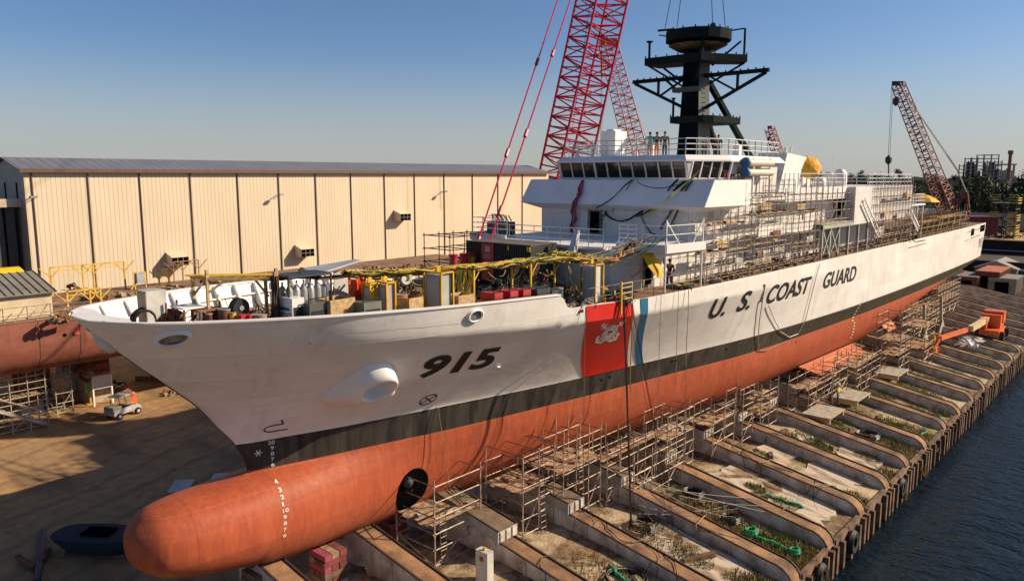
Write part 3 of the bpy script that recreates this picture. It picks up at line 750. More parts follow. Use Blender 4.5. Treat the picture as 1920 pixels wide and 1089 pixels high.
# pale concrete slabs between the ways
SLAB = NB('slab_concrete', .9); SLAB.col(SLAB.mix(SLAB.ramp(SLAB.noise(.9, 8, stretch=(1.5, .5, 1)), [(.46, (0,0,0)), (.6, (1,1,1))]), (.47,.40,.32), (.22,.15,.095))); SLAB = SLAB.m
def slab(i, y0, y1, lab, jag=.28):
    a, b = WX[i]+.9, WX[i+1]-.75; P = []
    n = 9
    for k in range(n): P.append((a+(b-a)*k/(n-1), y0+rnd.uniform(-jag, jag)))
    for k in range(6): P.append((b+rnd.uniform(-.15, .05), y0+(y1-y0)*(k+.5)/6))
    for k in range(n): P.append((b-(b-a)*k/(n-1), y1+rnd.uniform(-jag, jag)))
    for k in range(6): P.append((a+rnd.uniform(-.05, .15), y1+(y0-y1)*(k+.5)/6))
    mb = MB(); mb.v = [(x, y, slip_z(y)+.08) for x, y in P]+[(x, y, slip_z(y)-.1) for x, y in P]; m = len(P)
    mb.f = [tuple(range(m))]+[(k, (k+1) % m, m+(k+1) % m, m+k) for k in range(m)]; mb.mi = [0]*(m+1)
    struct(mb.build('concrete_slab', SLAB))
slab(3, -14.8, -9.6, ''); slab(5, -15.6, -12.2, ''); slab(5, -11.4, -8.6, ''); slab(6, -15.3, -12.0, ''); slab(6, -11.0, -8.8, ''); slab(7, -15.6, -12.6, ''); slab(2, -16, -12.5, '')
slab(7, -10.8, -9.6, '', .3)
# grass tufts
GR = mat('grass_blades', (.17,.18,.035), .8, var=.5, scale=3); GR2 = mat('dry_grass_blades', (.30,.22,.09), .85, var=.5, scale=3)
def tufts(name, spots, m, h=.28):
    mb = MB()
    for (x, y, r, n) in spots:
        for _ in range(n):
            a = rnd.uniform(0, 6.28); q = r*math.sqrt(rnd.random()); px, py = x+q*math.cos(a), y+q*1.3*math.sin(a)
            z = slip_z(py) if py > -16.5 else slip_z(-16.5)-(-16.5-py)*1.5
            a = rnd.uniform(0, 6.28); w_ = rnd.uniform(.02, .05); hh = h*rnd.uniform(.4, 1.3)
            dx, dy = math.cos(a), math.sin(a); lx, ly = rnd.uniform(-.12, .12), rnd.uniform(-.12, .12)
            mb.quad((px-dx*w_, py-dy*w_, z-.02), (px+dx*w_, py+dy*w_, z-.02), (px+lx, py+ly, z+hh))
    o = mb.build(name, m, fix=False); o['kind'] = 'stuff'; return tag(o, 'green grass and weeds growing in the gaps between the slipway beams' if m is GR else 'dry straw-coloured grass hanging over the quay edge', 'grass')
sp = []; sp2 = []
for i in range(4, len(WX)-1):
    xm = (WX[i]+WX[i+1])/2
    for _ in range(3 if i in (4, 7) else (5 if i > 7 else 1)):
        sp.append((xm+rnd.uniform(-1.3, 1.3), rnd.uniform(-15.8, -9), rnd.uniform(.5, 1.1), 260 if i < 12 else 120))
sp += [(18.2, -12.3, .9, 500), (18.4, -15.4, 1.1, 700), (23.2, -15.2, 1.2, 900), (23.4, -13.2, .8, 300), (28.4, -11.2, .5, 400), (39, -11.3, .8, 600), (43.6, -14, 1.3, 900), (44, -11, .7, 500), (33.6, -9.5, .5, 150)]
sp2 += [(18.3, -16.2, 1.2, 1500), (18.2, -17.0, .8, 900), (23.3, -16.3, 1.2, 1300), (23.2, -17, .8, 700), (13.2, -13.5, 1.6, 500), (18, -10.5, 1.4, 600), (23, -11, 1.4, 600), (13.2, -10, 1.2, 300), (38.8, -16.4, .8, 400), (44, -16.2, 1, 500), (49, -16.2, .8, 300)]
tufts('grass', sp, GR); tufts('dry_grass', sp2, GR2, .36)
# ---- big shed
def siding_material():
    k = NB('cream_siding', .6)
    c = k.ramp(k.noise(.3, 5, stretch=(1, 1, .4)), [(.3, (.58,.49,.36)), (.7, (.66,.565,.42))])
    fx = k.math('FRACT', k.math('MULTIPLY', k.x(), 2.1))
    c = k.mix(k.ramp(fx, [(0, (1,1,1)), (.10, (1,1,1)), (.13, (0,0,0)), (1, (0,0,0))]), c, (.44,.34,.22))
    k.col(c); k.bump(k.math('GREATER_THAN', fx, .12), .5, .06); return k.m
def roof_material():
    k = NB('ribbed_metal_roof', .4); k.b.inputs['Metallic'].default_value = .3
    fx = k.math('FRACT', k.math('MULTIPLY', k.x(), .95))
    c = k.ramp(fx, [(0, (.13,.13,.15)), (.14, (.13,.13,.15)), (.18, (.25,.25,.28)), (1, (.27,.27,.30))])
    k.col(k.mix(k.ramp(k.noise(.4), [(.3, (0,0,0)), (.7, (1,1,1))]), c, (.2,.2,.22))); k.bump(k.math('GREATER_THAN', fx, .16), .6, .1); return k.m
SIDING, ROOFM = siding_material(), roof_material()
SHY = 60
shed = thing('fabrication_shed', 'long cream corrugated warehouse with grey ridged metal roof behind the ship', 'warehouse', (60, 75, YZ))
x0, x1, ev, rg = 10.9, 97, 18.3, 19.55
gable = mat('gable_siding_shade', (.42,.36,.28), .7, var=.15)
mb = MB(); mb.quad((x0, SHY, YZ), (x1, SHY, YZ), (x1, SHY, ev), (x0, SHY, ev)); mb.quad((x0, 70, YZ), (x1, 70, YZ), (x1, 70, ev), (x0, 70, ev)); mb.build('wall', SIDING, shed, fix=False)
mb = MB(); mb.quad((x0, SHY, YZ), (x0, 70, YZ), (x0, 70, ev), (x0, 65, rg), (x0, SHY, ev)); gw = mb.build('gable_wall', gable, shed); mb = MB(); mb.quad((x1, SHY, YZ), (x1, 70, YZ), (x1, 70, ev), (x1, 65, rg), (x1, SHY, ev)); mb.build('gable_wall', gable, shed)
mb = MB(); mb.quad((x0-.5, SHY-.5, ev+.05), (x1, SHY-.5, ev+.05), (x1, 65, rg+.1), (x0-.5, 65, rg+.1)); mb.quad((x0-.5, 70.5, ev+.05), (x1, 70.5, ev+.05), (x1, 65, rg+.1), (x0-.5, 65, rg+.1)); mb.build('roof', ROOFM, shed)
BRN = mat('brown_trim', (.12,.07,.045), .6, var=.2)
MB().box2(x0-.5, x1, SHY-.62, SHY-.5, ev-.28, ev+.12).build('gutter', BRN, shed)
for sx_ in [11.6, 17, 22.5, 28.4, 34.5, 40.3, 46, 51.9, 58, 63.9, 70.2, 76.7, 83, 89.5]:
    MB().box2(sx_-.05, sx_+.05, SHY-.14, SHY-.02, YZ, ev-.28).build('downpipe', BRN, shed)
for px, pz in ((73, 0), (100, 0)):
    p = U(px/4, (290 if px == 100 else 258)/4*1+270*0+300-25, 'x', x0-.03)
for yy in (62.3, 66): MB().box2(x0-.08, x0-.02, yy-.12, yy+.12, 14.2, 17).build('louvre', HOLE, gw)
for (px, py) in ((310, 473), (552, 459), (738, 394)):
    p = U(px, py, 'y', SHY); h = MB(); X, Z = p.x, p.z; W_ = 2.0; Hh = 1.55; P_ = 1.6
    h.quad((X, SHY-.02, Z), (X+W_, SHY-.02, Z), (X+W_, SHY-P_, Z-.55), (X, SHY-P_, Z-.55))
    h.quad((X, SHY-.02, Z), (X, SHY-P_, Z-.55), (X, SHY-P_, Z-Hh), (X, SHY-.02, Z-Hh-.1)); h.quad((X+W_, SHY-.02, Z), (X+W_, SHY-P_, Z-.55), (X+W_, SHY-P_, Z-Hh), (X+W_, SHY-.02, Z-Hh-.1))
    ho = h.build('vent_hood', SIDING, shed)
    MB().box2(X+.05, X+W_-.05, SHY-P_+.02, SHY-P_+.08, Z-Hh+.02, Z-.58).build('grille', HOLE, ho)
    g = MB()
    for q in (.33, .66): g.box((X+W_*q, SHY-P_-.01, Z-1.05), (.05, .04, .95))
    g.box((X+W_/2, SHY-P_-.01, Z-1.05), (W_-.1, .04, .05)); g.build('bar', GREY, ho)
for (px, py) in ((60, 371), (522, 366), (830, 360)):
    p = U(px, py, 'y', SHY-.4); l_ = MB(); l_.bar((p.x, SHY, p.z), (p.x-.2, SHY-1.1, p.z+.15), .08); l_.bar((p.x+.5, SHY, p.z), (p.x+.4, SHY-.9, p.z+.2), .06); l_.box((p.x-.2, SHY-1.3, p.z+.1), (.55, .5, .22)); l_.build('flood_light', GREY, shed)
# annex with tall dark doors at the gable end
an = thing('shed_annex', 'low dark annex with tall sliding door panels at the left end of the warehouse', 'annex', (0, 66, YZ))
az1 = U(50, 386, 'x', 10.8).z
DKP = mat('dark_door_panel', (.10,.085,.07), .7, var=.3)
MB().box2(-30, x0-.55, 62, 96, YZ, 14.6).build('wall', DKP, an)
MB().box2(-30.3, x0-.6, 61.5, 96.3, 14.62, 15.1).build('roof', mat('annex_roof', (.16,.17,.2), .5, var=.15), an)
MB().box2(-30.3, x0+.1, 61.3, 61.5, 14.5, 15.35).build('fascia', mat('annex_fascia', (.55,.45,.34), .6, var=.1), an)
for i in range(9):
    MB().box2(x0-1.6-i*2.1, x0-1.45-i*2.1, 61.86, 61.98, YZ, 14.5).build('door_rail', HOLE, an)
# ------------------------------------------------------------------ superstructure
ZD = 11.03
def rail(mb, pts, h=1.05, rails=3, post=1.1, r=.028, pr=.035, n=4, ends=True):
    for a, b in zip(pts[:-1], pts[1:]):
        a, b = Vector(a), Vector(b); L = (b-a).length; k = max(1, round(L/post))
        for i in range(k+1):
            q = a.lerp(b, i/k); mb.tube(q, q+Vector((0, 0, h)), pr, n)
        for j in range(rails):
            z = h*(j+1)/rails; mb.tube(a+Vector((0, 0, z)), b+Vector((0, 0, z)), r, n, cap=False)
HOUSE = NB('house_white', .5)
HOUSE.col(HOUSE.mix(HOUSE.ramp(HOUSE.noise(1.4, 6, stretch=(1, 1, .3)), [(.52, (0,0,0)), (.75, (.5,.5,.5))]), HOUSE.ramp(HOUSE.noise(.5), [(.3, (.64,.62,.60)), (.7, (.71,.69,.67))]), (.47,.43,.38))); hc_ = HOUSE.b.inputs['Base Color'].links[0].from_socket; hb = HOUSE.n.new('ShaderNodeTexBrick'); hb.inputs['Brick Width'].default_value = 2.4; hb.inputs['Row Height'].default_value = 1.25; hb.inputs['Scale'].default_value = 1; hb.inputs['Mortar Size'].default_value = .014; hb.inputs['Color1'].default_value = (1,1,1,1); hb.inputs['Color2'].default_value = (.93,.925,.91,1); hb.inputs['Mortar'].default_value = (.78,.76,.73,1)
HOUSE.l.new(HOUSE.comb(HOUSE.math('ADD', HOUSE.x(), HOUSE.y()), HOUSE.z(), 0.0), hb.inputs['Vector']); HOUSE.col(HOUSE.mix(1.0, hc_, hb.outputs[0], 'MULTIPLY')); HOUSE = HOUSE.m
MIDGREY = mat('mid_grey', (.42,.42,.42), .6, var=.2)  # plain mid grey for recesses, a hatch and a door surround
ss = MB()
ss.prism([(21.6, -4.6), (22.8, -6.0), (46, -6.0), (46, 6.0), (22.8, 6.0), (21.6, 4.6)], ZD, 13.35)
ss.prism([(29, -6.1), (46, -6.1), (46, 6.6), (29, 6.6)], 13.36, 16.1)
ss.prism([(46, -5.6), (72, -5.6), (72, 5.6), (46, 5.6)], ZD, 13.5)
ss.prism([(46.02, -6.0), (53.5, -6.0), (53.5, 6.0), (46.02, 6.0)], 13.51, 16.3)
house = ss.build('superstructure', HOUSE, ship)
MB().prism([(53.52, -8.25), (71.5, -8.25), (71.5, 8.25), (53.52, 8.25)], 13.52, 16.75).build('hangar', HOUSE, ship)
dk = MB()
dk.prism([(21.3, -4.3), (22.5, -4.4), (22.5, -7.7), (26.3, -8.15), (26.3, -6.7), (46, -6.7), (46, 6.7), (26.3, 6.7), (26.3, 8.15), (22.5, 7.7), (22.5, 4.4), (21.3, 4.3)], 13.36, 13.52)
o1 = dk.build('upper_deck', WHITE, ship)
f = MB(); f.box2(22.42, 22.52, -7.75, -4.4, 13.3, 13.78); f.hexa([(22.5, -7.8, 13.3), (26.35, -8.25, 13.3), (26.35, -8.15, 13.3), (22.5, -7.7, 13.3), (22.5, -7.8, 13.8), (26.35, -8.25, 13.8), (26.35, -8.15, 13.8), (22.5, -7.7, 13.8)])
f.box2(22.42, 22.52, 4.4, 7.75, 13.3, 13.78); f.hexa([(22.5, 7.8, 13.3), (26.35, 8.25, 13.3), (26.35, 8.15, 13.3), (22.5, 7.7, 13.3), (22.5, 7.8, 13.8), (26.35, 8.25, 13.8), (26.35, 8.15, 13.8), (22.5, 7.7, 13.8)]); f.build('wing_fascia', WHITE, o1)
for x, y in ((22.7, -7.6), (26.2, -8.05), (22.7, 7.6), (26.2, 8.05)): MB().tube((x, y, ZD), (x, y, 13.4), .07, 8).build('deck_post', WHITE, ship)
# curved support under the starboard wing
MB().hexa([(22.6, 4.6, 11.8), (26.2, 4.6, 11.8), (26.2, 4.7, 11.8), (22.6, 4.7, 11.8), (22.6, 7.5, 13.3), (26.2, 7.9, 13.3), (26.2, 8.0, 13.3), (22.6, 7.6, 13.3)]).build('wing_bracket', WHITE, ship)
r = MB(); rail(r, [(21.4, 4.2, 13.52), (21.4, -1.0, 13.52), (21.4, -4.2, 13.52)]); rail(r, [(26.2, 8.05, 13.8), (22.6, 7.65, 13.8), (22.6, 4.4, 13.8)]); r.build('guard_rail', RAIL, ship)
r = MB(); rail(r, [(22.6, -4.5, 13.8), (22.6, -5.7, 13.8)], rails=4, post=.6); rail(r, [(22.6, -6.1, 13.8), (22.6, -7.65, 13.8), (26.2, -8.1, 13.8)], rails=2); r.bar((22.7, -7.65, 15.1), (23.9, -7.8, 13.8), .05); r.bar((26.2, -8.1, 15.1), (25.2, -8, 13.8), .05); r.tube((22.65, -7.65, 13.8), (22.65, -7.65, 15.2), .05); r.tube((26.2, -8.1, 13.8), (26.2, -8.1, 15.2), .05); r.build('guard_rail', RAIL, ship)
# bridge deck and its sloped bulwark
MB().prism([(28.0, -7.3), (34, -7.3), (34.5, -6.2), (43, -6.2), (43, 6.2), (34.5, 6.2), (34, 7.3), (28.0, 7.3)], 16.12, 16.28).build('bridge_deck', WHITE, ship)
b = MB(); T, Bz = 17.42, 15.75
bf = [((27.55, -7.45, Bz), (28.75, -7.45, T)), ((33.95, -7.5, Bz-.02), (34.05, -7.5, T))]
def slab4(a0, a1, b0, b1, th):             # thick plate between lower edge a0-b0 and upper edge a1-b1, th is an offset vector
    th = Vector(th); b.hexa([a0, b0, Vector(b0)+th, Vector(a0)+th, a1, b1, Vector(b1)+th, Vector(a1)+th])
slab4((27.55, -7.45, Bz), (28.75, -7.45, T), (27.55, 7.45, Bz), (28.75, 7.45, T), (.1, 0, 0))
for s in (-1, 1): slab4((27.6, s*7.46, Bz), (28.8, s*7.46, T), (34.0, s*7.5, Bz-.02), (34.05, s*7.5, T), (0, -s*.1, 0)); slab4((34.02, s*7.4, Bz), (34.02, s*7.4, T), (34.02, s*6.3, Bz), (34.02, s*6.3, T), (-.1, 0, 0))
# sloping soffit back to the house
for s in (-1, 1): b.quad((27.6, s*7.4, Bz), (34, s*7.4, Bz), (34, s*6.1, 15.35), (29, s*6.1, 15.35))
b.quad((27.6, -7.4, Bz), (27.6, 7.4, Bz), (29.0, 6.6, 15.3), (29.0, -6.1, 15.3))
b.build('bridge_bulwark', WHITE, ship)
MB().quad((28.16, .9, 16.62), (28.72, .9, 17.36), (28.72, 2.5, 17.36), (28.16, 2.5, 16.62)).build('primer_patch', mat('primer_patch', (.82,.78,.74), .6, var=.05), ship).location.x -= .02
# wheelhouse with raked windows
yl, yr = 5.4, -4.95
cor = [(30.0, yl), (30.0, yr), (32.9, -6.3), (41, -6.3)]; core = [(30.0, yl), (32.9, 6.5), (41, 6.5)]
wh = MB(); lean = .45
def wallseg(mb, p, q, z0, z1, l0, l1, n):
    # n outward unit normal in plan, l0/l1 lean offsets
    a0 = (p[0]+n[0]*l0, p[1]+n[1]*l0, z0); b0 = (q[0]+n[0]*l0, q[1]+n[1]*l0, z0); a1 = (p[0]+n[0]*l1, p[1]+n[1]*l1, z1); b1 = (q[0]+n[0]*l1, q[1]+n[1]*l1, z1)
    mb.quad(a0, b0, b1, a1)
segs = [(cor[0], cor[1], (-1, 0), 10), (cor[1], cor[2], (-.42, -.9), 4), (cor[2], cor[3], (0, -1), 3), (core[1], core[0], (-.4, .9), 3), (core[2], core[1], (0, 1), 3)]
gl = MB(); mu = MB()
for p, q, n, k in segs:
    wallseg(wh, p, q, 16.28, 17.5, 0, .06, n)
    side = n[1] < -.5
    if n == (0, -1):
        wallseg(wh, p, q, 17.5, 18.62, .06, .1, n)
    else:
        wallseg(gl, (p[0]+n[0]*-.03, p[1]+n[1]*-.03), (q[0]-n[0]*.03, q[1]-n[1]*.03), 17.5, 18.62, .06, .42, n)
        for i in range(k+1):
            a = Vector(p+(0,)).lerp(Vector(q+(0,)), i/k)
            w_ = .13 if i in (0, k, 3) else .07
            mu.bar((a.x+n[0]*.07, a.y+n[1]*.07, 17.48), (a.x+n[0]*.44, a.y+n[1]*.44, 18.62), w_, .1)
        mu.bar((p[0]+n[0]*.08, p[1]+n[1]*.08, 17.52), (q[0]+n[0]*.08, q[1]+n[1]*.08, 17.52), .08)
bridge = wh.build('wheelhouse', HOUSE, ship); gl.build('window', GLASS, bridge); mu.build('window_frame', WHITE, bridge)
rf = [(29.35, 5.5), (29.35, -5.1), (32.5, -6.75), (41.5, -6.75), (41.5, 6.9), (32.5, 6.9)]
rt = [(29.75, 5.2), (29.75, -4.8), (32.7, -6.4), (41.3, -6.4), (41.3, 6.6), (32.7, 6.6)]
rfm = MB(); rfm.loft([[(x, y, 18.62) for x, y in rf], [(x, y, 18.72) for x, y in rf], [(x, y, 19.05) for x, y in rt]]); rfm.build('wheelhouse_roof', WHITE, bridge)
MB().quad((34.2, -6.42, 16.4), (36.6, -6.42, 16.4), (36.6, -6.42, 18.3), (34.2, -6.42, 18.3)).build('side_window', mat('cream_opening', (.22,.19,.13), .6, var=.5, scale=2), bridge)
MB().quad((33.0, -6.37, 17.3), (34.0, -6.37, 17.3), (34.0, -6.37, 18.4), (33.0, -6.37, 18.4)).build('side_window', GLASS, bridge)
ld = MB(); 
for s in (0, .42): ld.bar((31.4+s, -6.9, 16.3), (31.65+s, -6.7, 17.9), .05)
for i in range(6): ld.bar((31.4+.04*i, -6.9, 16.5+.25*i), (31.85+.04*i, -6.9, 16.5+.25*i), .03)
tag(ld.build('step_ladder', RED), 'small red step ladder standing beside the wheelhouse windows', 'ladder')
r = MB(); rail(r, [(41.2, 6.5, 19.06), (32.7, 6.5, 19.06), (29.8, 5.1, 19.06), (29.8, -4.8, 19.06)], post=1.3); r.build('guard_rail', mat('rail_grey', (.5,.5,.49), .5, var=.1), bridge)
r = MB(); rail(r, [(29.8, -4.8, 19.06), (32.8, -6.35, 19.06), (37, -6.35, 19.06), (41.2, -6.35, 19.06)], post=.95, r=.035, pr=.04); r.build('guard_rail', RAIL, bridge)
r = MB(); rail(r, [(30.6, 4.6, 19.06), (30.6, 3.6, 19.06), (31.8, 3.6, 19.06)], rails=3, post=.4, h=.9); r.build('guard_rail', RAIL, bridge)
bxm = MB(); bxm.box2(32, 33.5, 2.15, 3.4, 19.06, 20.95); bxm.box2(32.3, 33.2, 2.5, 3.1, 20.95, 21.08); lk = bxm.build('roof_locker', WHITE, ship)
MB().box2(35.0, 35.6, 1.0, 1.5, 19.06, 20.0).build('roof_pedestal', WHITE, ship)
MB().tube((34, 1.6, 19.06), (34, 1.6, 20.7), .12, 8).build('roof_pedestal', WHITE, ship)
MB().box2(38.2, 38.8, -4.6, -4.1, 19.06, 19.9).build('roof_pedestal', WHITE, ship)
# launch tubes with blue caps
for z in (18.58, 17.9):
    t_ = MB().tube((34.2, -7.0, z), (38.5, -7.0, z), .24, 12).build('launch_tube', mat('tube_cream', (.62,.55,.45), .5, var=.1), ship, smooth=True)
    MB().lathe((34.0, -7.0, z), [(.0, 0), (.34, .0), (.36, .12), (.36, .22)], 14, 'x').build('blue_cap', BLUE, t_, smooth=True)
fr = MB()
for x in (35.4, 38.2): fr.bar((x, -7.0, 16.3), (x, -7.0, 18.9), .1); fr.bar((x, -7, 17.5), (x, -6.3, 17.5), .08); fr.bar((x, -7, 18.2), (x, -6.3, 18.2), .08)
fr.build('tube_rack', WHITE, ship)
# doors and openings on the house
def panel(name, p, q, z0, z1, m, parent=house, th=.03):
    p, q = Vector((*p, 0)), Vector((*q, 0)); d = (q-p).normalized(); n = Vector((d.y, -d.x, 0)); a, b_ = p+n*th, q+n*th
    return MB().quad((a.x, a.y, z0), (b_.x, b_.y, z0), (b_.x, b_.y, z1), (a.x, a.y, z1)).build(name, m, parent, fix=False)
RUSTG = mat('stained_surround', (.22,.20,.17), .8, var=.5, scale=3)
def door(x, y0, y1, z0, z1, fm=RUSTG):
    dd = MB().box2(x-.05, x-.0, y0-.25, y1+.25, z0, z1+.25).build('door_surround', fm, house)
    MB().box2(x-.09, x-.052, y0, y1, z0+.1, z1).build('doorway', HOLE, dd)
door(29, 1.35, 2.1, 13.6, 15.2); door(21.6, 3.2, 4.2, 11.3, 12.9, MIDGREY)
dd = MB().box2(22.9, 24.0, -6.06, -6.0, 11.1, 13.2).build('door_surround', RUSTG, house); MB().box2(23.1, 23.75, -6.1, -6.062, 11.3, 13.0).build('doorway', HOLE, dd)
dd = MB().box2(53.44, 53.5, -7.5, -6.7, 14.2, 16.2).build('door_surround', LGREY, house); MB().box2(53.40, 53.438, -7.35, -6.8, 14.3, 16.1).build('doorway', HOLE, dd)
for (x0_, x1_, z0_, z1_) in ((37, 39.3, 14.3, 15.4), (41.2, 43.6, 14.2, 15.3), (30.2, 31.6, 14.2, 15.3), (36.5, 39.5, 11.6, 12.9), (41.3, 44.5, 11.7, 12.7)):
    MB().hexa([(x0_, -6.13, z0_), (x1_-.4, -6.13, z0_), (x1_-.4, -6.1, z0_), (x0_, -6.1, z0_), (x0_+.5, -6.13, z1_), (x1_, -6.13, z1_), (x1_, -6.1, z1_), (x0_+.5, -6.1, z1_)]).build('recess', MIDGREY, house)
# boat deck shelves that stand proud of the house side
for (x0_, x1_, z_, h_) in ((35.5, 46.2, 13.55, .75), (40, 53.4, 15.9, .9)):
    sh = MB().box2(x0_, x1_, -7.5, -6.02, z_-.1, z_).build('side_gallery', WHITE, house)
    MB().box2(x0_, x1_, -7.55, -7.47, z_-.12, z_+h_).build('gallery_bulwark', WHITE, sh)
# curved screen forward of the hangar
cs = MB(); ring_ = []
for i in range(9):
    t = i/8; ring_.append((47.6+5.2*t, -6.1-.55*t**2.2))
for (a, c) in zip(ring_[:-1], ring_[1:]): cs.quad((a[0], a[1], 13.52), (c[0], c[1], 13.52), (c[0], c[1], 16.5), (a[0], a[1], 16.3))
cs.build('curved_screen', WHITE, ship, smooth='all')
# funnel
fn = MB(); fn.loft([[(45.8, -1.6, 16.3), (45.8, -4.6, 16.3), (53.5, -4.6, 16.3), (53.5, -1.6, 16.3)], [(46.9, -2.3, 19.55), (46.9, -4.75, 19.55), (51.5, -4.75, 19.25), (51.5, -2.3, 19.25)]]); fo = fn.build('funnel', WHITE, ship)
MB().box2(46.1, 46.2, -4.5, -3.9, 16.6, 17.9).build('funnel_hatch', MIDGREY, fo)
MB().tube((47.6, -4.3, 19.4), (47.6, -4.3, 20.0), .12, 8).build('antenna', WHITE, ship); MB().tube((49.5, -4.0, 19.3), (49.5, -4.0, 20.1), .1, 8).build('antenna', WHITE, ship)
MB().tube((66, -2, 16.8), (66, -2, 19.6), .04, 5).build('antenna', RAIL, ship)
for (x, y, z, h_) in ((54.6, -6.5, 16.75, 1.5), (56.6, -5.0, 16.75, 1.25), (52.2, -5.6, 16.3, 1.3)):
    MB().lathe((x, y, z), [(.0, 0), (.55, .0), (.6, .5), (.55, h_*.8), (.3, h_), (.0, h_)], 14).build('radar_dome', WHITE, ship, smooth=True)
r = MB(); rail(r, [(57, -8.15, 16.76), (71.3, -8.15, 16.76), (71.3, 8, 16.76)], post=1.3, rails=3, r=.035, pr=.04)
rail(r, [(40, -7.4, 16.8), (46, -7.4, 16.8), (53.3, -7.4, 16.8)], post=.9, rails=3); rail(r, [(42.5, -2, 16.3), (42.5, -7.2, 16.3)], post=.9); r.build('guard_rail', RAIL, ship)
# raked ladders down the hangar side
for (p0, p1) in (((55.3, -8.45, 15.5), (60.4, -8.45, 12.2)), ((70.2, -8.45, 14.2), (74.2, -8.45, 12.1))):
    l_ = MB(); p0, p1 = Vector(p0), Vector(p1)
    for s in (-.22, .22): l_.bar(p0+Vector((s, 0, s)), p1+Vector((s, 0, s)), .1, .16)
    for i in range(12): q = p0.lerp(p1, i/11); l_.bar(q+Vector((-.2, 0, -.2)), q+Vector((.2, 0, .2)), .07)
    l_.build('inclined_ladder', RAIL, ship)
MB().box2(71.5, 77.5, -8.2, 8.2, 14.55, 14.7).build('aft_platform', WHITE, ship)
for x in (73, 75, 77.2): MB().bar((x, -8, ZD), (x, -8, 14.6), .14).build('deck_post', WHITE, ship)
r = MB(); rail(r, [(71.6, -8.1, 14.7), (77.4, -8.1, 14.7), (77.4, 8, 14.7)], post=1.1); r.build('guard_rail', RAIL, ship)
# opening frame on the boat bay
GG = mat('green_grey_steel', (.36,.38,.33), .6, var=.2)
t_ = thing('steel_support_frame', 'grey steel frame with crossed braces and plank roof standing on the port side deck', 'steel frame', (52.5, -8, ZD))
xs_ = [46.3, 48.1, 50.2, 52.6, 55.2, 57.8]
for x in xs_:
    fm = MB(); fm.bar((x, -8.1, ZD), (x, -8.1, 13.7), .2); fm.bar((x, -6.4, ZD), (x, -6.4, 13.7), .16); fm.bar((x, -8.1, 13.6), (x, -6.0, 13.6), .14); fm.build('post', GG, t_)
fm = MB(); fm.bar((46.2, -8.12, 13.62), (57.9, -8.12, 13.62), .22, .3)
for a, c in ((0, 1), (1, 2)): fm.bar((xs_[a], -8.14, ZD+.1), (xs_[c], -8.14, 13.4), .12); fm.bar((xs_[c], -8.16, ZD+.1), (xs_[a], -8.16, 13.4), .12)
fm.build('cross_brace', GG, t_)
pk = MB()
for i in range(9): pk.box((52.1+rnd.uniform(-.1, .1), -8.1+i*.24, 13.82+rnd.uniform(0, .03)), (12.2, .21, .06))
pk.build('roof_plank', mat('grey_plank', (.42,.37,.3), .85, var=.35, scale=2), t_)
# ------------------------------------------------------------------ mast, hung from the main crane
mast = thing('radar_mast', 'dark green-black steel radar mast with platforms and wide yardarm, hanging over the bridge roof', 'mast', (40, 0, 19.1))
MB().loft([[(38.9, .95, 19.1), (38.9, -.8, 19.1), (41.0, -.9, 19.1), (41.0, .95, 19.1)], [(39.15, .8, 24), (39.15, -.6, 24), (40.7, -.72, 24), (40.7, .8, 24)], [(39.25, .75, 28.0), (39.25, -.55, 28.0), (40.65, -.7, 28.0), (40.65, .75, 28.0)]]).build('mast_column', mat('mast_dark', (.004,.008,.010), .8, 0, var=.2, spec=.03), mast)
PG = mat('mast_grey_face', (.05,.062,.062), .6, var=.25)
MB().loft([[(39.0, -.83, 19.2), (40.9, -.92, 19.2), (40.9, -.95, 19.2), (39.0, -.88, 19.2)], [(39.15, -.61, 24), (40.65, -.74, 24), (40.65, -.77, 24), (39.15, -.66, 24)], [(39.25, -.57, 27.9), (40.6, -.72, 27.9), (40.6, -.75, 27.9), (39.25, -.62, 27.9)]]).build('side_plate', PG, mast)  # overlay on the column's port face, sunlight put into its paler grey
lg = MB()
for i in range(22): lg.bar((39.8, -1.02+.012*i*.5, 20+.35*i), (40.3, -1.02+.012*i*.5, 20+.35*i), .04)
lg.build('rung', DKGREY, mast)
def platform(pts, z0, z1, th=.12):
    mb = MB(); mb.prism(pts, z0, z0+.1)
    for (a, c) in zip(pts, pts[1:]+pts[:1]):
        mb.bar((a[0], a[1], (z0+z1)/2), (c[0], c[1], (z0+z1)/2), th, z1-z0)
    for (a, c) in zip(pts, pts[1:]+pts[:1]):
        L = math.hypot(c[0]-a[0], c[1]-a[1]); k = max(1, int(L/.9))
        for i in range(k): q = (a[0]+(c[0]-a[0])*i/k, a[1]+(c[1]-a[1])*i/k); mb.box((q[0], q[1], z1+.08), (.07, .07, .16))
    return mb
oct_ = [(40.3+2.45*math.cos(i*math.pi/8), .15+2.45*math.sin(i*math.pi/8)) for i in range(16)]
MST = mat('mast_platform', (.010,.018,.019), .75, 0, var=.25, spec=.05)
tp = platform(oct_, 28.0, 28.75)
for a in range(16):
    q = oct_[a]; tp.bar((q[0], q[1], 28.02), (40.0, 0.1, 27.2), .1)
tp.bar((37.2, 1.0, 28.1), (36.2, 1.2, 28.1), .08); tp.bar((41.2, -1.6, 28.7), (42.3, -2.7, 28.95), .1); tp.bar((38.0, 2.4, 28.8), (38.8, 1.4, 28.9), .3, .12)
tp.build('top_platform', MST, mast)
MB().loft([[(q[0]*.93+40.2*.07, q[1]*.93+.15*.07, 27.72) for q in oct_], [(q[0]*.6+40.2*.4, q[1]*.6+.12, 27.3) for q in oct_]]).build('platform_bracing', mat('mast_rusty', (.13,.09,.045), .8, var=.6, scale=4, dirt=(.03,.03,.02)), mast)
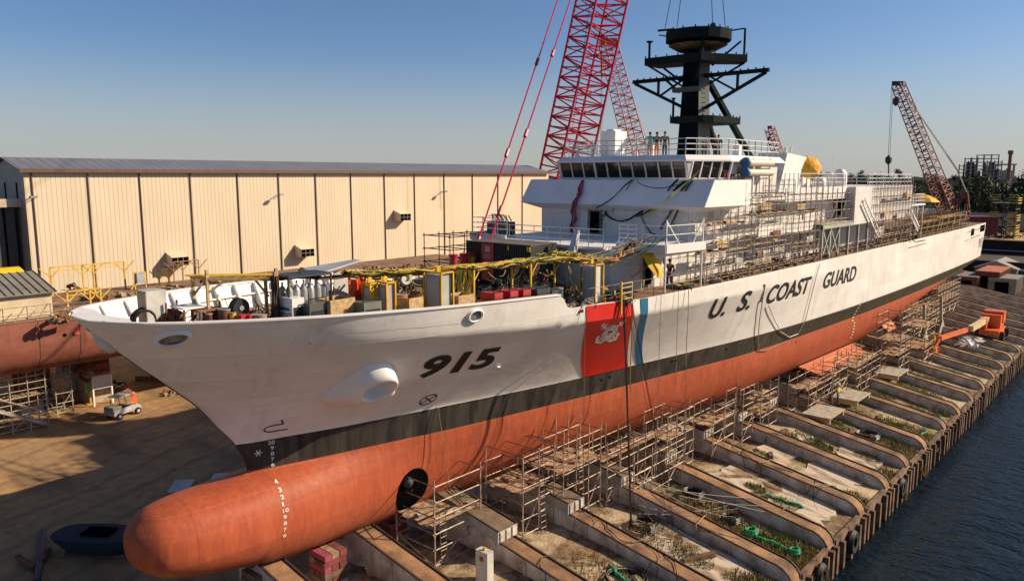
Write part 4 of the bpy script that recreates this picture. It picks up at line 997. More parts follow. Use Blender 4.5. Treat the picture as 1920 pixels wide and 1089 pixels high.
platform([(38.2, 3.6), (38.2, -1.2), (39.3, -1.8), (41.6, -3.3), (42.6, -2.4), (41.2, -.9), (40.4, 3.6)], 26.3, 26.85).build('middle_platform', MST, mast)
platform([(38.5, 1.35), (38.5, -1.4), (39.2, -1.9), (43.0, -2.3), (43.7, -1.7), (43.7, 1.35)], 21.75, 22.25).build('lower_platform', MST, mast)
MB().box2(38.5, 39.1, -1.0, 1.3, 24.1, 24.45).build('bracket_box', PG, mast)
yd = MB()
yd.bar((40, 5.8, 25.35), (40, -5.8, 25.35), .3, .28)
for s in (-1, 1):
    yd.bar((40, s*5.6, 25.2), (40, s*.8, 22.9), .22); yd.bar((40, s*3.4, 25.3), (40, s*3.4, 24.1), .17); yd.bar((40, s*3.2, 24.1), (40, s*1.2, 25.2), .14)
    for i in range(8): yd.box((40, s*(1.2+.6*i), 25.55), (.08, .08, .14))
yd.build('yardarm', MST, mast)
for s in (-1, 1):
    MB().bar((41.0, s*.5, 25.0), (47.3, s*1.5, 19.1), .42, .36).build('rear_leg', MST, mast)
bb = MB()
for (x, y, z, x2, y2, z2) in ((38.3, 3.4, 26.3, 39.2, .8, 24.6), (38.3, -1.2, 26.3, 39, -.4, 24.7), (38.3, 2, 26, 39, .9, 25), (41.9, -3.0, 26.3, 40.7, -.7, 24.8), (42.2, -2.5, 28, 40.9, -.8, 26.2), (39, .9, 24.1, 39.2, 2.4, 25.3)): bb.bar((x, y, z), (x2, y2, z2), .15)
bb.build('brace', MST, mast)
for (x, y, z, h_, w_) in ((38.3, 3.3, 26.85, 1.2, .45), (38.5, -1.2, 26.85, 1.2, .5), (38.6, 1.2, 22.2, 1.4, .3), (42, -2.9, 26.8, 2.0, .12)):
    a_ = MB(); a_.bar((x, y, z), (x, y, z+h_), .13); a_.lathe((x, y, z+h_), [(.05, -.1), (w_*.6, .04), (w_*.6, .1)], 8); a_.build('antenna_post', MST, mast)
ck = MB(); HK = Vector((40.3, .2, 44))
for q in ((38.0, 1.8, 28.8), (40.6, 2.3, 28.85), (40, -1.2, 28.8), (42.0, -1.3, 28.85)): ck.tube(q, HK, .03, 4)
ck.lathe((40, -1.2, 29.0), [(.22, -.04), (.26, 0), (.22, .04)], 10, 'x'); ck.build('lifting_sling', DKGREY, mast)
# ------------------------------------------------------------------ lattice cranes
def lattice(parent, a, b, w0, w1, m, nseg, name='boom', r=.11, taper=.0, rot=0.0, braces=True, rb=None):
    a, b = Vector(a), Vector(b); mb = MB(); d, x, y = mb.frame(a, b); rb = rb or r*.55
    c, s = math.cos(rot), math.sin(rot); x, y = x*c+y*s, y*c-x*s
    def cr(t, i):
        w_ = w0+(w1-w0)*t
        if taper and t < taper: w_ *= .25+.75*t/taper
        if taper and t > 1-taper: w_ *= .25+.75*(1-t)/taper
        sx_, sy_ = ((-1,-1),(1,-1),(1,1),(-1,1))[i]; return a.lerp(b, t)+x*(sx_*w_/2)+y*(sy_*w_/2)
    for k in range(nseg):
        t0, t1 = k/nseg, (k+1)/nseg
        for i in range(4):
            mb.tube(cr(t0, i), cr(t1, i), r, 5, cap=False); j = (i+1) % 4
            mb.tube(cr(t0, i), cr(t0, j), rb, 4, cap=False)
            if (k+i) % 2: mb.tube(cr(t0, i), cr(t1, j), rb, 4, cap=False)
            else: mb.tube(cr(t0, j), cr(t1, i), rb, 4, cap=False)
    return mb.build(name, m, parent)
A0, A1 = D(1056, 330, 152), D(1133, -20, 152)
c1 = thing('lattice_crane', 'tall magenta-red lattice boom crane rising just behind the wheelhouse', 'crane', (A0.x, A0.y, YZ))
A2 = A0+(A1-A0)*1.9
A_ = A0-(A1-A0)*.55
lattice(c1, A_, A2, 6.8, 6.8, CRANE, 46, r=.27, rot=.35, rb=.14)
MB().box2(A_.x-4, A_.x+4, A_.y-2.5, A_.y+2.5, YZ+1.4, YZ+4).build('crane_house', CRANE, c1)
for s in (-3, 3): MB().box2(A_.x-4.5, A_.x+4.5, A_.y+s-.6, A_.y+s+.6, YZ, YZ+1.3).build('crawler_track', BLACK, c1)
for (p, q) in (((1047, -4), (896, 452)), ((1071, -4), (938, 395))):
    a, b_ = D(p[0], p[1], 66), D(q[0], q[1], 50); b2 = b_+(b_-a)*.12; a2 = a+(a-b_)*.6
    mb = MB(); mb.tube(a2, b2, .06, 5)
    for t in (.31, .69, 1.0): c = a.lerp(b_, t); mb.tube(c-(b_-a).normalized()*.35, c+(b_-a).normalized()*.35, .14, 6)
    mb.build('pendant_line', CRANE, c1)
mb = MB(); mb.tube(D(1108, -4, 126), D(1072, 250, 126), .045, 4); mb.tube(D(1128, 60, 122), D(1126, 290, 122), .035, 4); mb.tube(A2, HK, .05, 4); mb.build('hoist_rope', DKGREY, c1)
MB().lathe(HK, [(.1, -.5), (.45, -.2), (.45, .6), (.1, .9)], 8).build('hook_block', CRANE, c1)
jn = MB()
for t in (.18, .46, .60): 
    for k in range(1): c = A_.lerp(A2, t)
B0, B1 = D(1196, 300, 175), D(1140, 82, 175)
c2 = thing('lattice_crane', 'thin leaning red lattice boom with orange tip seen between the tall boom and the mast', 'crane', (B0.x, B0.y, YZ))
B_ = B0-(B1-B0)*.95
lattice(c2, B_, B1, 4.2, 3.0, CRANE2, 40, r=.13, rot=.5, rb=.07)
tp = MB(); tp.box(B1+Vector((0, 0, .3)), (3.6, 2.0, 1.4), rz=-.8); tp.bar(B1, D(1126, 66, 175), .7); tp.bar(D(1128, 100, 174), D(1129, 145, 174), .4); tp.build('boom_tip', ORANGE, c2)
tp = MB(); tp.tube(D(1150, 85, 175), D(1216, 270, 176), .06, 4); tp.tube(D(1129, 120, 174), D(1129, 290, 174), .03, 4); tp.build('pendant_line', CRANE2, c2)
MB().box(Vector((B_.x, B_.y, YZ+2)), (8, 5, 4)).build('crane_house', CRANE2, c2)
E0, E1 = D(1777, 392, 165), D(1684, 158, 165)
c3 = thing('lattice_crane', 'dark red crawler crane with raised lattice boom beyond the stern', 'crane', (E0.x, E0.y, YZ))
lattice(c3, E0, E1, 2.5, 1.7, mat('crane_red_dull', (.25,.06,.055), .6, var=.3), 30, r=.11, rot=.5, rb=.06)
hb = MB(); p = D(1800, 412, 167); hb.box((p.x, p.y, p.z-1), (11, 5.5, 3.4), rz=AZ-R(90)); hb.build('crane_house', mat('crane_body', (.16,.02,.02), .5, var=.3), c3)
gm = MB(); 
for (u, v) in (((1812, 358), (1790, 395)), ((1812, 358), (1817, 402)), ((1806, 362), (1788, 392)), ((1777, 388), (1800, 402))): gm.bar(D(*u, 166), D(*v, 166), .45)
gm.build('gantry', mat('crane_body', (.16,.02,.02), .5), c3)
gm = MB(); gm.tube(E1, D(1796, 322, 165), .07, 4); gm.tube(E1+Vector((.6, 0, 0)), D(1800, 324, 165), .07, 4); gm.tube(D(1796, 322, 165), D(1812, 360, 165), .12, 4); gm.tube(D(1672, 160, 165), D(1665, 300, 165), .04, 4); gm.tube(D(1675, 160, 165), D(1668, 300, 165), .04, 4); gm.build('hoist_rope', GREY, c3)
hk = MB(); hk.lathe(D(1666, 300, 165), [(.1, -.9), (.6, -.4), (.6, .4), (.1, .9)], 8); hk.lathe(D(1680, 190, 165), [(.1, -.9), (.6, -.4), (.6, .4), (.1, .9)], 8); hk.bar(D(1672, 157, 165), D(1694, 157, 165), .8); hk.tube(D(1666, 303, 165), D(1666, 330, 165), .12); hk.build('hook_block', DKGREY, c3)
MB().box(Vector((E0.x, E0.y+4, .2)), (8, 6, 3.6), rz=.3).build('crane_base', mat('crane_body', (.16,.02,.02), .5), c3)
G0, G1 = D(1462, 300, 230), D(1443, 240, 230)
c4 = thing('lattice_crane', 'small distant red crane boom showing above the funnel', 'crane', (G0.x, G0.y, YZ))
lattice(c4, G0-(G1-G0)*1.3, G1, 2.6, 2.0, CRANE2, 24, r=.12, rot=.5, rb=.07)
gm = MB(); gm.bar(D(1439, 239, 230), D(1448, 239, 230), .8); gm.tube(D(1441, 240, 230), D(1442, 258, 230), .06, 4); gm.box(D(1442, 260, 230), (.6, .6, 1)); gm.tube(D(1447, 240, 230), D(1475, 290, 231), .05, 4); gm.build('boom_tip', CRANE2, c4)
# ------------------------------------------------------------------ work gear on the foredeck
def spot(px, py, d):                          # point measured on top of an item standing d metres inside the port bulwark
    Y = -4.0
    for _ in range(4):
        p = U(px, py, 'y', Y); Y = -max(.2, bupper(min(19, p.x), 11.05)-d*.75-.3)
    return p
def spoty(px, py, y): return U(px, py, 'y', y)
used = {}
def gear(name, label, cat, p, group=None): return thing(name, label, cat, (p.x, p.y, ZD), group)
def welder(px, py, d, col, dark, w_=.75, lab='', handle=True, dep=.8):
    p = spot(px, py, d); h = max(.5, p.z-ZD); t = gear('welding_machine', lab, 'welding machine', p, 'welding machines along the port bulwark')
    b = MB(); b.box((p.x, p.y, ZD+h*.52), (w_, dep, h*.86)); b.build('case', col, t)
    g = MB()
    for i in range(5): g.box((p.x-w_/2-.012, p.y, ZD+h*(.2+.13*i)), (.02, dep*.7, .03))
    g.box((p.x, p.y-dep/2-.012, ZD+h*.5), (w_*.8, .02, h*.55)); g.build('grille', dark, t)
    if handle:
        g = MB(); 
        for s in (-1, 1): g.bar((p.x-w_*.45, p.y+s*dep*.4, ZD+h*.9), (p.x-w_*.45, p.y+s*dep*.4, ZD+h*1.04), .04); g.bar((p.x+w_*.45, p.y+s*dep*.4, ZD+h*.9), (p.x+w_*.45, p.y+s*dep*.4, ZD+h*1.04), .04); g.bar((p.x-w_*.45, p.y+s*dep*.4, ZD+h*1.04), (p.x+w_*.45, p.y+s*dep*.4, ZD+h*1.04), .04)
        g.build('carry_frame', BLACK, t)
    return t
def drum(px, py, d, m, r=.3, lab='', cat='drum'):
    p = spot(px, py, d); h = max(.5, p.z-ZD); t = gear('drum', lab, cat, p, 'drums on the foredeck')
    MB().lathe((p.x, p.y, ZD), [(r, 0), (r, h*.32), (r*1.04, h*.34), (r, h*.36), (r, h*.64), (r*1.04, h*.66), (r, h*.68), (r, h)], 14).build('drum_body', m, t, smooth=True)
    MB().lathe((p.x, p.y, ZD+h), [(r*1.03, -.03), (r*1.03, .02)], 14).build('drum_lid', mat('lid', (.3,.28,.25), .6), t); return t
def cabinet(px, py, d, w_, dep, m, fm, lab, lift=True, fr=True):
    p = spot(px, py, d); h = p.z-ZD; t = gear('power_cabinet', lab, 'power cabinet', p)
    MB().box((p.x, p.y, ZD+h*.52), (w_, dep, h*.88)).build('cabinet_body', m, t)
    MB().box((p.x-w_/2-.015, p.y, ZD+h*.55), (.02, dep*.8, h*.7)).build('cabinet_door', mat('cab_door', (.42,.44,.42), .5, var=.15), t)
    if fr:
        g = MB()
        for sx_ in (-1, 1):
            for sy in (-1, 1): g.bar((p.x+sx_*w_*.58, p.y+sy*dep*.6, ZD), (p.x+sx_*w_*.58, p.y+sy*dep*.6, ZD+h), .07)
            g.bar((p.x+sx_*w_*.58, p.y-dep*.6, ZD+h), (p.x+sx_*w_*.58, p.y+dep*.6, ZD+h), .07); g.bar((p.x-w_*.58, p.y+sx_*dep*.6, ZD+h), (p.x+w_*.58, p.y+sx_*dep*.6, ZD+h), .07)
        g.lathe((p.x, p.y, ZD+h+.1), [(.12, -.03), (.15, 0), (.12, .03)], 10, 'y'); g.build('lifting_frame', fm, t)
    return t
# -- from the bow aft
p = spot(284, 543, 1.5); t = gear('vent_cowl', 'pale upright cabinet with brown dented side, foremost on the bow deck', 'cabinet', p)
MB().box((p.x, p.y, (p.z+ZD)/2), (.75, .75, p.z-ZD)).build('cabinet_body', mat('pale_panel', (.5,.5,.46), .5, var=.3), t); MB().box((p.x-.39, p.y, (p.z+ZD)/2+.1), (.03, .74, (p.z-ZD)*.85)).build('cabinet_door', mat('brown_side', (.35,.24,.17), .7, var=.3), t)
p = spot(265, 583, .8); t = gear('hose_reel', 'black hose coil standing upright at the bow', 'hose', p); MB().coil((p.x, p.y, p.z-.35), .42, .05, 5, tilt=R(90)).build('hose', BLACK, t)
def winch(px, py, d, lab):
    p = spot(px, py, d); t = gear('air_winch', lab, 'winch', p, 'rusty winches near the bow'); h = p.z-ZD
    MB().lathe((p.x, p.y-.3, ZD+h*.6), [(.35, 0), (.35, .06), (.2, .08), (.2, .5), (.35, .52), (.35, .6)], 12, 'y').build('winch_drum', RUST, t)
    b = MB(); 
    for s in (-.38, .38): b.bar((p.x-.35, p.y+s, ZD), (p.x, p.y+s, ZD+h*.7), .08); b.bar((p.x+.35, p.y+s, ZD), (p.x, p.y+s, ZD+h*.7), .08)
    b.bar((p.x, p.y-.4, ZD+h*.7), (p.x, p.y-.4, ZD+h), .06); b.build('winch_frame', mat('brown_iron', (.15,.07,.05), .7, var=.4), t)
    MB().coil((p.x, p.y, ZD+.1), .4, .03, 3).build('loose_hose', BLACK, t); return t
winch(302, 566, 1.7, 'rusty winch beside the pale cabinet at the bow'); winch(322, 560, 2.6, 'rusty winch in front of the white topped work table'); winch(402, 562, 2.4, 'rusty winch between the table and the rust barrel'); winch(600, 566, 1.9, 'rusty winch behind the dark generator')
def table(px, py, d, m, w_, l_, lab):
    p = spot(px, py, d); t = gear('work_table', lab, 'table', p); h = p.z-ZD
    MB().box((p.x, p.y, p.z-.03), (w_, l_, .06)).build('tabletop', m, t)
    for sx_ in (-1, 1):
        for sy in (-1, 1): MB().bar((p.x+sx_*w_*.42, p.y+sy*l_*.42, ZD), (p.x+sx_*w_*.42, p.y+sy*l_*.42, p.z-.06), .07).build('leg', RUST, t)
    return t
table(352, 573, 1.4, WHITE, .9, 1.1, 'steel work table with a white top near the bow'); table(385, 578, 1.3, mat('brown_top', (.25,.11,.07), .7, var=.3), .9, .8, 'low brown steel work table aft of the white one'); table(640, 578, 1.5, LGREY, 1.2, 1.0, 'grey steel work table beside the wooden crate')
drum(421, 579, 1.0, RUST, .26, 'rust red drum behind the bow bulwark, foremost of the drums'); drum(487, 589, .7, mat('pale_rust', (.32,.17,.11), .7, var=.3), .32, 'short pale rust drum beside two red cans'); drum(752, 552, 1.4, ORANGE, .3, 'orange drum beside the tall cabinet with yellow posts')
drum(392, 588, .8, mat('gas_brown', (.12,.03,.03), .5), .14, 'slim dark red gas bottle by the brown table', 'gas bottle'); drum(436, 586, .8, YEL, .13, 'slim yellow gas bottle by the black fan', 'gas bottle')
for px, l_ in ((455, 'forward'), (471, 'after')): welder(px, 586, .6, RED, BLACK, .34, '%s one of the pair of small bright red cans near the bow' % l_, False, .34)
p = spot(447, 562, 1.3); t = gear('blower_fan', 'round black blower fan on a yellow stand', 'fan', p); MB().lathe((p.x, p.y-.2, p.z-.3), [(.34, 0), (.38, .05), (.38, .3), (.34, .35)], 16, 'y').build('fan_housing', BLACK, t, smooth=True); MB().lathe((p.x-.0, p.y-.24, p.z-.3), [(.1, 0), (.1, .06)], 10, 'y').build('fan_hub', GREY, t)
b = MB(); b.bar((p.x-.3, p.y, ZD), (p.x-.2, p.y, p.z-.5), .06); b.bar((p.x+.3, p.y, ZD), (p.x+.2, p.y, p.z-.5), .06); b.build('stand', YEL, t)
# cable trestle of bright timber
tr = thing('cable_trestle', 'long bright wooden trestle carrying pipes above the bow deck', 'trestle', (0, -2, ZD))
pts_ = [(361, 522), (387, 506), (497, 512), (517, 503)]
P4 = []
for i, (px, py) in enumerate(pts_):
    p = spot(px, py, 2.6 if i in (0, 2) else 1.2); P4.append(p); MB().bar((p.x, p.y, ZD), p, .11).build('post', WOODB, tr)
a, c = spot(358, 519, 2.6), spot(502, 519, 2.6); a2, c2_ = spot(386, 523, 1.2), spot(520, 523, 1.2)
m_ = MB(); m_.bar(a, c, .14, .12); m_.bar(a2, c2_, .12, .12)
for k in range(7): q = a.lerp(c, k/6); q2 = a2.lerp(c2_, k/6); m_.bar(q, q2, .09)
m_.bar(a.lerp(c, .02)-Vector((0, 0, .75)), a.lerp(c, .2), .09); m_.bar(c-Vector((0, 0, .8)), c.lerp(a, .2), .09); m_.bar(a2.lerp(c2_, .3), P4[1]-Vector((0, 0, .9)), .09)
m_.build('crossbeam', WOODB, tr)
m_ = MB()
for k in range(4): m_.tube(a.lerp(a2, .2*k+.1)+Vector((-.3, 0, .1)), c.lerp(c2_, .2*k+.1)+Vector((.3, 0, .1)), .035, 6)
m_.build('pipe', YEL, tr)
t2 = thing('cable_trestle', 'yellow steel trestle carrying the thick cable bundle amidships of the foredeck', 'trestle', (8, -3, ZD))
prev = None
for i, (px, py) in enumerate([(655, 516), (715, 512), (740, 512), (800, 506), (830, 506), (888, 500), (960, 496), (995, 492), (1040, 488), (1108, 492)]):
    p = spot(px, py, 2.2 if i % 2 else 3.3); MB().bar((p.x, p.y, ZD), p, .09).build('post', YEL, t2)
    b = MB(); b.bar(p-Vector((0, 0, .05)), p+Vector((0, -1.0 if i % 2 == 0 else 1.0, -.05)), .08); 
    b.bar(p-Vector((0, 0, .7)), p+Vector((.5, 0, -.05)), .06); b.build('bracket', YEL, t2)
# cable bundles
def bundle(name, lab, path, n, r, mats, wob=.16, dd=2.6, cat='cables', spread=.3):
    t = thing(name, lab, cat, tuple(spot(*path[0], dd)))
    for mi, m in enumerate(mats):
        mb = MB()
        for k in range(n):
            oy, oz = rnd.uniform(-spread, spread), rnd.uniform(-spread*.3, spread*.3); P = []
            for i in range(len(path)-1):
                a, b_ = spot(*path[i], dd), spot(*path[i+1], dd)
                for q in range(4):
                    c = a.lerp(b_, q/4)+Vector((rnd.uniform(-wob, wob)*.4, oy+rnd.uniform(-wob, wob), oz+rnd.uniform(-wob, wob)*.55)); P.append(c)
            mb.rope(P, r*rnd.uniform(.8, 1.3), 4)
        mb.build('cable', m, t)
    return t
CYEL = mat('cable_yellow', (.46,.34,.035), .5, var=.3); CGRN = mat('cable_olive', (.14,.18,.03), .5, var=.3); CBLK = mat('cable_black', (.012,.012,.014), .5, var=.2); CORG = mat('cable_orange', (.55,.2,.03), .5, var=.2); CTEAL = mat('cable_teal', (.04,.2,.17), .5)
bundle('cable_bundle', 'dark pipe and cable run on the forward wooden tray', [(520, 521), (560, 517), (600, 520), (650, 516)], 5, .035, [CBLK, RUST], .05, spread=.25)
bundle('cable_bundle', 'thick tangle of yellow and olive cables running aft towards the bridge', [(650, 514), (700, 513), (740, 511), (800, 508), (850, 503), (900, 501), (960, 494), (1000, 489), (1060, 487), (1110, 488)], 11, .035, [CYEL, CGRN, CYEL, CORG, CBLK], .13, spread=.34)
bundle('cable_bundle', 'heap of yellow cables lying on top of the run just below the bridge front', [(1020, 484), (1050, 478), (1080, 482), (1110, 487), (1150, 489)], 12, .03, [CYEL, CGRN, CYEL], .3, dd=3.0, spread=.5)
bundle('cable_bundle', 'brown cable run climbing from the deck to the wing platform', [(1110, 490), (1150, 486), (1175, 470), (1190, 450)], 6, .028, [WOOD, CORG, CBLK], .15, dd=1.6, spread=.3)
hk_ = thing('hanging_cables', 'loops of black and yellow cable hanging from the end of the cable run', 'cables', tuple(spot(1075, 500, 1.5)))
for m in (CBLK, WOOD, CYEL):
    mb = MB()
    for k in range(10):
        q = spot(1060+rnd.uniform(0, 60), 496+rnd.uniform(0, 14), 1.5+rnd.uniform(-.4, .6)); e = Vector((q.x+rnd.uniform(-.3, .3), q.y+rnd.uniform(-.3, .3), ZD+rnd.uniform(.1, .9)))
        mb.sag(q, e, rnd.uniform(-.2, .3), .022, 6, wob=.1)
    mb.build('cable', m, hk_)
hk_ = thing('hanging_cables', 'skeins of bright yellow cable hanging beside the tall yellow-framed cabinet', 'cables', tuple(spot(870, 520, 1.5)))
for px in (860, 866, 872, 880):
    mb = MB()
    for k in range(4):
        q = spot(px+rnd.uniform(-3, 3), 506, 1.6); e = Vector((q.x+rnd.uniform(-.2, .2), q.y+rnd.uniform(-.2, .2), ZD+.6)); mb.sag(q, e, rnd.uniform(-.1, .25), .03, 5, wob=.08)
    mb.build('cable', CYEL, hk_)
bp = spot(515, 520, .9); t = thing('cable_post', 'dark post wrapped in a thick bundle of black hoses', 'cable post', (bp.x, bp.y, ZD)); mb = MB()
for k in range(9): a_ = k*.7; mb.sag((bp.x+.14*math.cos(a_), bp.y+.14*math.sin(a_), ZD), (bp.x+.12*math.cos(a_+.5), bp.y+.12*math.sin(a_+.5), bp.z+.05), 0, .05, 6, 5, .04)
mb.build('hose', mat('dark_brown_hose', (.05,.025,.018), .7, var=.4), t); MB().bar((bp.x, bp.y, ZD), (bp.x, bp.y, bp.z+.2), .12).build('post', WOOD, t)
# gas cylinder rack
p = spot(562, 512, 1.9); t = gear('cylinder_rack', 'dark roofed rack holding a row of silver gas cylinders', 'cylinder rack', p)
MB().box((p.x+.1, p.y, p.z-.05), (2.0, 1.2, .09)).build('rack_roof', DKGREY, t); g = MB()
for sx_ in (-.9, 1.1):
    for sy in (-.55, .55): g.bar((p.x+sx_, p.y+sy, ZD), (p.x+sx_, p.y+sy, p.z-.05), .06)
g.bar((p.x-.9, p.y-.55, p.z-1.25), (p.x+1.1, p.y-.55, p.z-1.25), .06); g.lathe((p.x+.1, p.y, p.z+.08), [(.13, -.02), (.16, 0), (.13, .02)], 10, 'y'); g.build('rack_frame', BLACK, t)
MB().box((p.x+.1, p.y, p.z-1.3), (2.0, 1.2, .06)).build('rack_shelf', GREEN, t)
SILV = mat('cylinder_silver', (.5,.5,.5), .35, .4, var=.3)
for i in range(6):
    for j in range(2):
        MB().lathe((p.x-.7+.33*i, p.y-.3+.5*j, p.z-1.26), [(.13, 0), (.14, .1), (.14, .62), (.09, .75), (.04, .8), (.04, .95)], 10).build('gas_cylinder', SILV if i % 2 else GREY, t, smooth=True)
# machines
p = spot(541, 550, 1.1); t = welder(541, 551, 1.1, mat('machine_white', (.7,.68,.66), .4, var=.08), BLACK, .55, 'white fronted welding machine with a blue logo, foremost of the large machines', False, 1.3)
pm = MB(); xx = p.x-.29; 
pm.quad((xx, p.y-.45, p.z-.5), (xx, p.y+.2, p.z-.5), (xx, p.y+.2, p.z-.62), (xx, p.y-.45, p.z-.62)); pm.build('logo', BLUE, t)
MB().box((p.x-.29, p.y-.1, p.z-.75), (.02, 1.1, .03)).build('trim', BLACK, t)
welder(583, 560, .9, mat('gen_dark', (.10,.10,.09), .5, var=.3), BLACK, .9, 'dark square generator beside the white fronted machine', True, 1.1)
welder(683, 560, .9, mat('gen_olive', (.16,.17,.14), .5, var=.3), BLACK, .9, 'olive grey generator in front of the orange cloth', True, 1.1)
for px, py, l_ in ((922, 545, 'first'), (951, 541, 'second'), (975, 539, 'third')):
    welder(px, py, .9, RED, BLACK, .55, '%s from the bow of the three red and black welding machines' % l_, True, .9)
welder(1005, 537, 1.0, mat('gen_blueblack', (.04,.05,.05), .5, var=.3), BLACK, 1.0, 'wide blue-black generator aft of the red machines', True, 1.0)
welder(1030, 540, .9, DKGREY, BLACK, .6, 'dark grey machine with a white sticker, last before the bulwark step', True, .8)
p = spot(1047, 538, .9); drum(1047, 540, .9, mat('dk_green', (.03,.05,.04), .5), .25, 'dark green drum at the after end of the bow bulwark')
def crate(px, py, d, w_, l_, m, lab):
    p = spot(px, py, d); h = p.z-ZD; t = gear('crate', lab, 'crate', p)
    for (cx, cy, sx_, sy) in ((0, -l_/2, w_, .05), (0, l_/2, w_, .05), (-w_/2, 0, .05, l_), (w_/2, 0, .05, l_)):
        MB().box((p.x+cx, p.y+cy, ZD+h/2), (sx_, sy, h)).build('side_panel', m, t)
    MB().box((p.x, p.y, ZD+h*.3), (w_*.9, l_*.9, h*.4)).build('contents', RUST, t)
crate(628, 558, 1.2, 1.2, 1.0, WOODB, 'open wooden crate beside the grey work table'); crate(862, 551, .9, 1.0, .8, WOODB, 'yellowish wooden crate under the hanging yellow cables'); crate(768, 556, .9, .8, .8, WOODB, 'small wooden crate beside the orange drum')
# tarpaulin lean-to
A_t, B_t = spot(606, 513, 2.8), spot(672, 490, 4.2); t = thing('tarpaulin_shelter', 'pale grey sloping tarpaulin shelter behind the cylinder rack', 'tarpaulin', (A_t.x, A_t.y, ZD))
MB().hexa([(A_t.x, A_t.y, A_t.z), (B_t.x, A_t.y+.2, B_t.z), (B_t.x+.5, B_t.y+1.0, B_t.z-.1), (A_t.x+.4, A_t.y+2.4, A_t.z-.1), (A_t.x, A_t.y, A_t.z+.08), (B_t.x, A_t.y+.2, B_t.z+.08), (B_t.x+.5, B_t.y+1.0, B_t.z-.02), (A_t.x+.4, A_t.y+2.4, A_t.z-.02)]).build('canopy', mat('tarp_grey', (.40,.42,.45), .5, var=.2), t)
MB().box2(A_t.x+.9, B_t.x-.1, A_t.y+.5, A_t.y+.55, ZD, B_t.z-.35).build('side_sheet', mat('sheet_pale', (.5,.5,.48), .6, var=.15), t)
p = spot(668, 522, 1.9); t = gear('work_cloth', 'crumpled bright orange cloth draped over the trestle', 'cloth', p); mb = MB()
for i in range(6):
    for j in range(5):
        def q(a, b_): return (p.x-.3+a*.12, p.y+.15*math.sin(a*1.7+b_), p.z-b_*.24+.06*math.cos(a*2+b_))
        mb.quad(q(i, j), q(i+1, j), q(i+1, j+1), q(i, j+1))
mb.build('cloth', mat('orange_cloth', (.65,.07,.02), .8, var=.25), t, smooth='all')
CABG = mat('cabinet_green_grey', (.36,.39,.34), .5, var=.2)
cabinet(822, 509, 1.0, .62, .9, CABG, YEL, 'tall grey-green power cabinet in a bright yellow lifting frame'); cabinet(1110, 494, .9, .6, .8, mat('cabinet_white', (.55,.56,.52), .5, var=.15), YEL, 'pale power cabinet in a yellow frame at the cut-out in the bulwark')
cabinet(722, 528, 1.0, .4, .6, mat('cabinet_pink', (.40,.32,.28), .5, var=.2), YEL, 'narrow pinkish control box with yellow uprights'); cabinet(693, 530, 1.3, .3, .4, YEL, YEL, 'small yellow control box behind the olive generator')
# low clutter, piles
CLM = [mat('clutter_%s' % n_, c_, .8, var=.4, scale=4) for n_, c_ in (('brown', (.13,.06,.04)), ('black', (.02,.02,.02)), ('rust', (.25,.10,.05)), ('grey', (.2,.2,.19)), ('tan', (.35,.25,.15)), ('maroon', (.16,.03,.03)), ('teal', (.03,.09,.09)), ('ochre', (.42,.25,.05)))]
CN = ['brown', 'black', 'rust red', 'grey', 'tan', 'maroon', 'dark teal', 'ochre']
where = ['behind the bow machines', 'beside the trestle posts', 'under the cable run', 'behind the cylinder rack', 'near the hanging cables', 'by the starboard bulwark']
def heap(x, y, n, rad, h, lab, z0=ZD, ms=None, name='scrap_heap', cat='scrap heap', tb=.5):
    t = thing(name, lab, cat, (x, y, z0)); ms = ms or rnd.sample(CLM, 3)
    for m in ms:
        mb = MB()
        for _ in range(n):
            a = rnd.uniform(0, 6.28); q = rad*rnd.random()**.6; c = (x+q*math.cos(a), y+q*math.sin(a), z0+rnd.uniform(.02, h)*(1-q/rad*.7))
            if rnd.random() < tb: mb.box(c, (rnd.uniform(.15, .6), rnd.uniform(.1, .45), rnd.uniform(.08, .4)), rz=rnd.uniform(0, 3), rx=rnd.uniform(-.3, .3), ry=rnd.uniform(-.3, .3))
            else: v = Vector((rnd.uniform(-1, 1), rnd.uniform(-1, 1), rnd.uniform(-.15, .35)))*rnd.uniform(.3, .8); mb.tube(Vector(c)-v*.5, Vector(c)+v*.5, rnd.uniform(.02, .05), 5)
        mb.build('scrap_pile', m, t)
    return t
hp_ = [(-2.2, -1.0, .5, 'at the very bow behind the pale cabinet'), (-.5, -2.8, .7, 'inside the bow bulwark by the first winch'), (1.5, -3.6, .7, 'beside the black fan'), (1.0, 1.2, .8, 'by the starboard side of the bow'), (3.5, -1.5, .9, 'under the wooden trestle'), (5.2, -3.6, .9, 'beside the tarpaulin'),
       (6.5, -1.6, 1.2, 'behind the orange cloth'), (8.2, -4.4, 1.0, 'behind the narrow pinkish box'), (9.2, -1.2, 1.3, 'on the middle of the foredeck'), (10.6, -4.4, 1.1, 'under the hanging yellow skeins'), (12.0, -2.2, 1.3, 'in front of the dark container'),
       (13.2, -4.7, 1.0, 'behind the red welding machines'), (14.5, -2.0, 1.2, 'beside the dark container'), (15.0, -5.8, .7, 'at the step in the bulwark'), (17.0, -5.2, .8, 'above the red stripe'), (16.5, -6.9, .45, 'on the deck edge over the red stripe'), (18.8, -6.6, .6, 'below the front of the bridge'), (19.8, -4.4, .9, 'against the front of the deckhouse'), (3.6, 2.4, .7, 'by the starboard ribs of the bow'), (7.5, 2.5, 1.1, 'far side of the foredeck near the shelter'), (11.8, 3.0, 1.2, 'far side of the foredeck near the round tyre')]
for (x, y, h, wl) in hp_:
    lim = max(.3, bupper(x, 11.05)-1.35); y = max(-lim, min(lim, y)); heap(x, y, 14, 1.1 if x > -1 else .9, h, 'jumble of hoses, boxes and scrap '+wl)
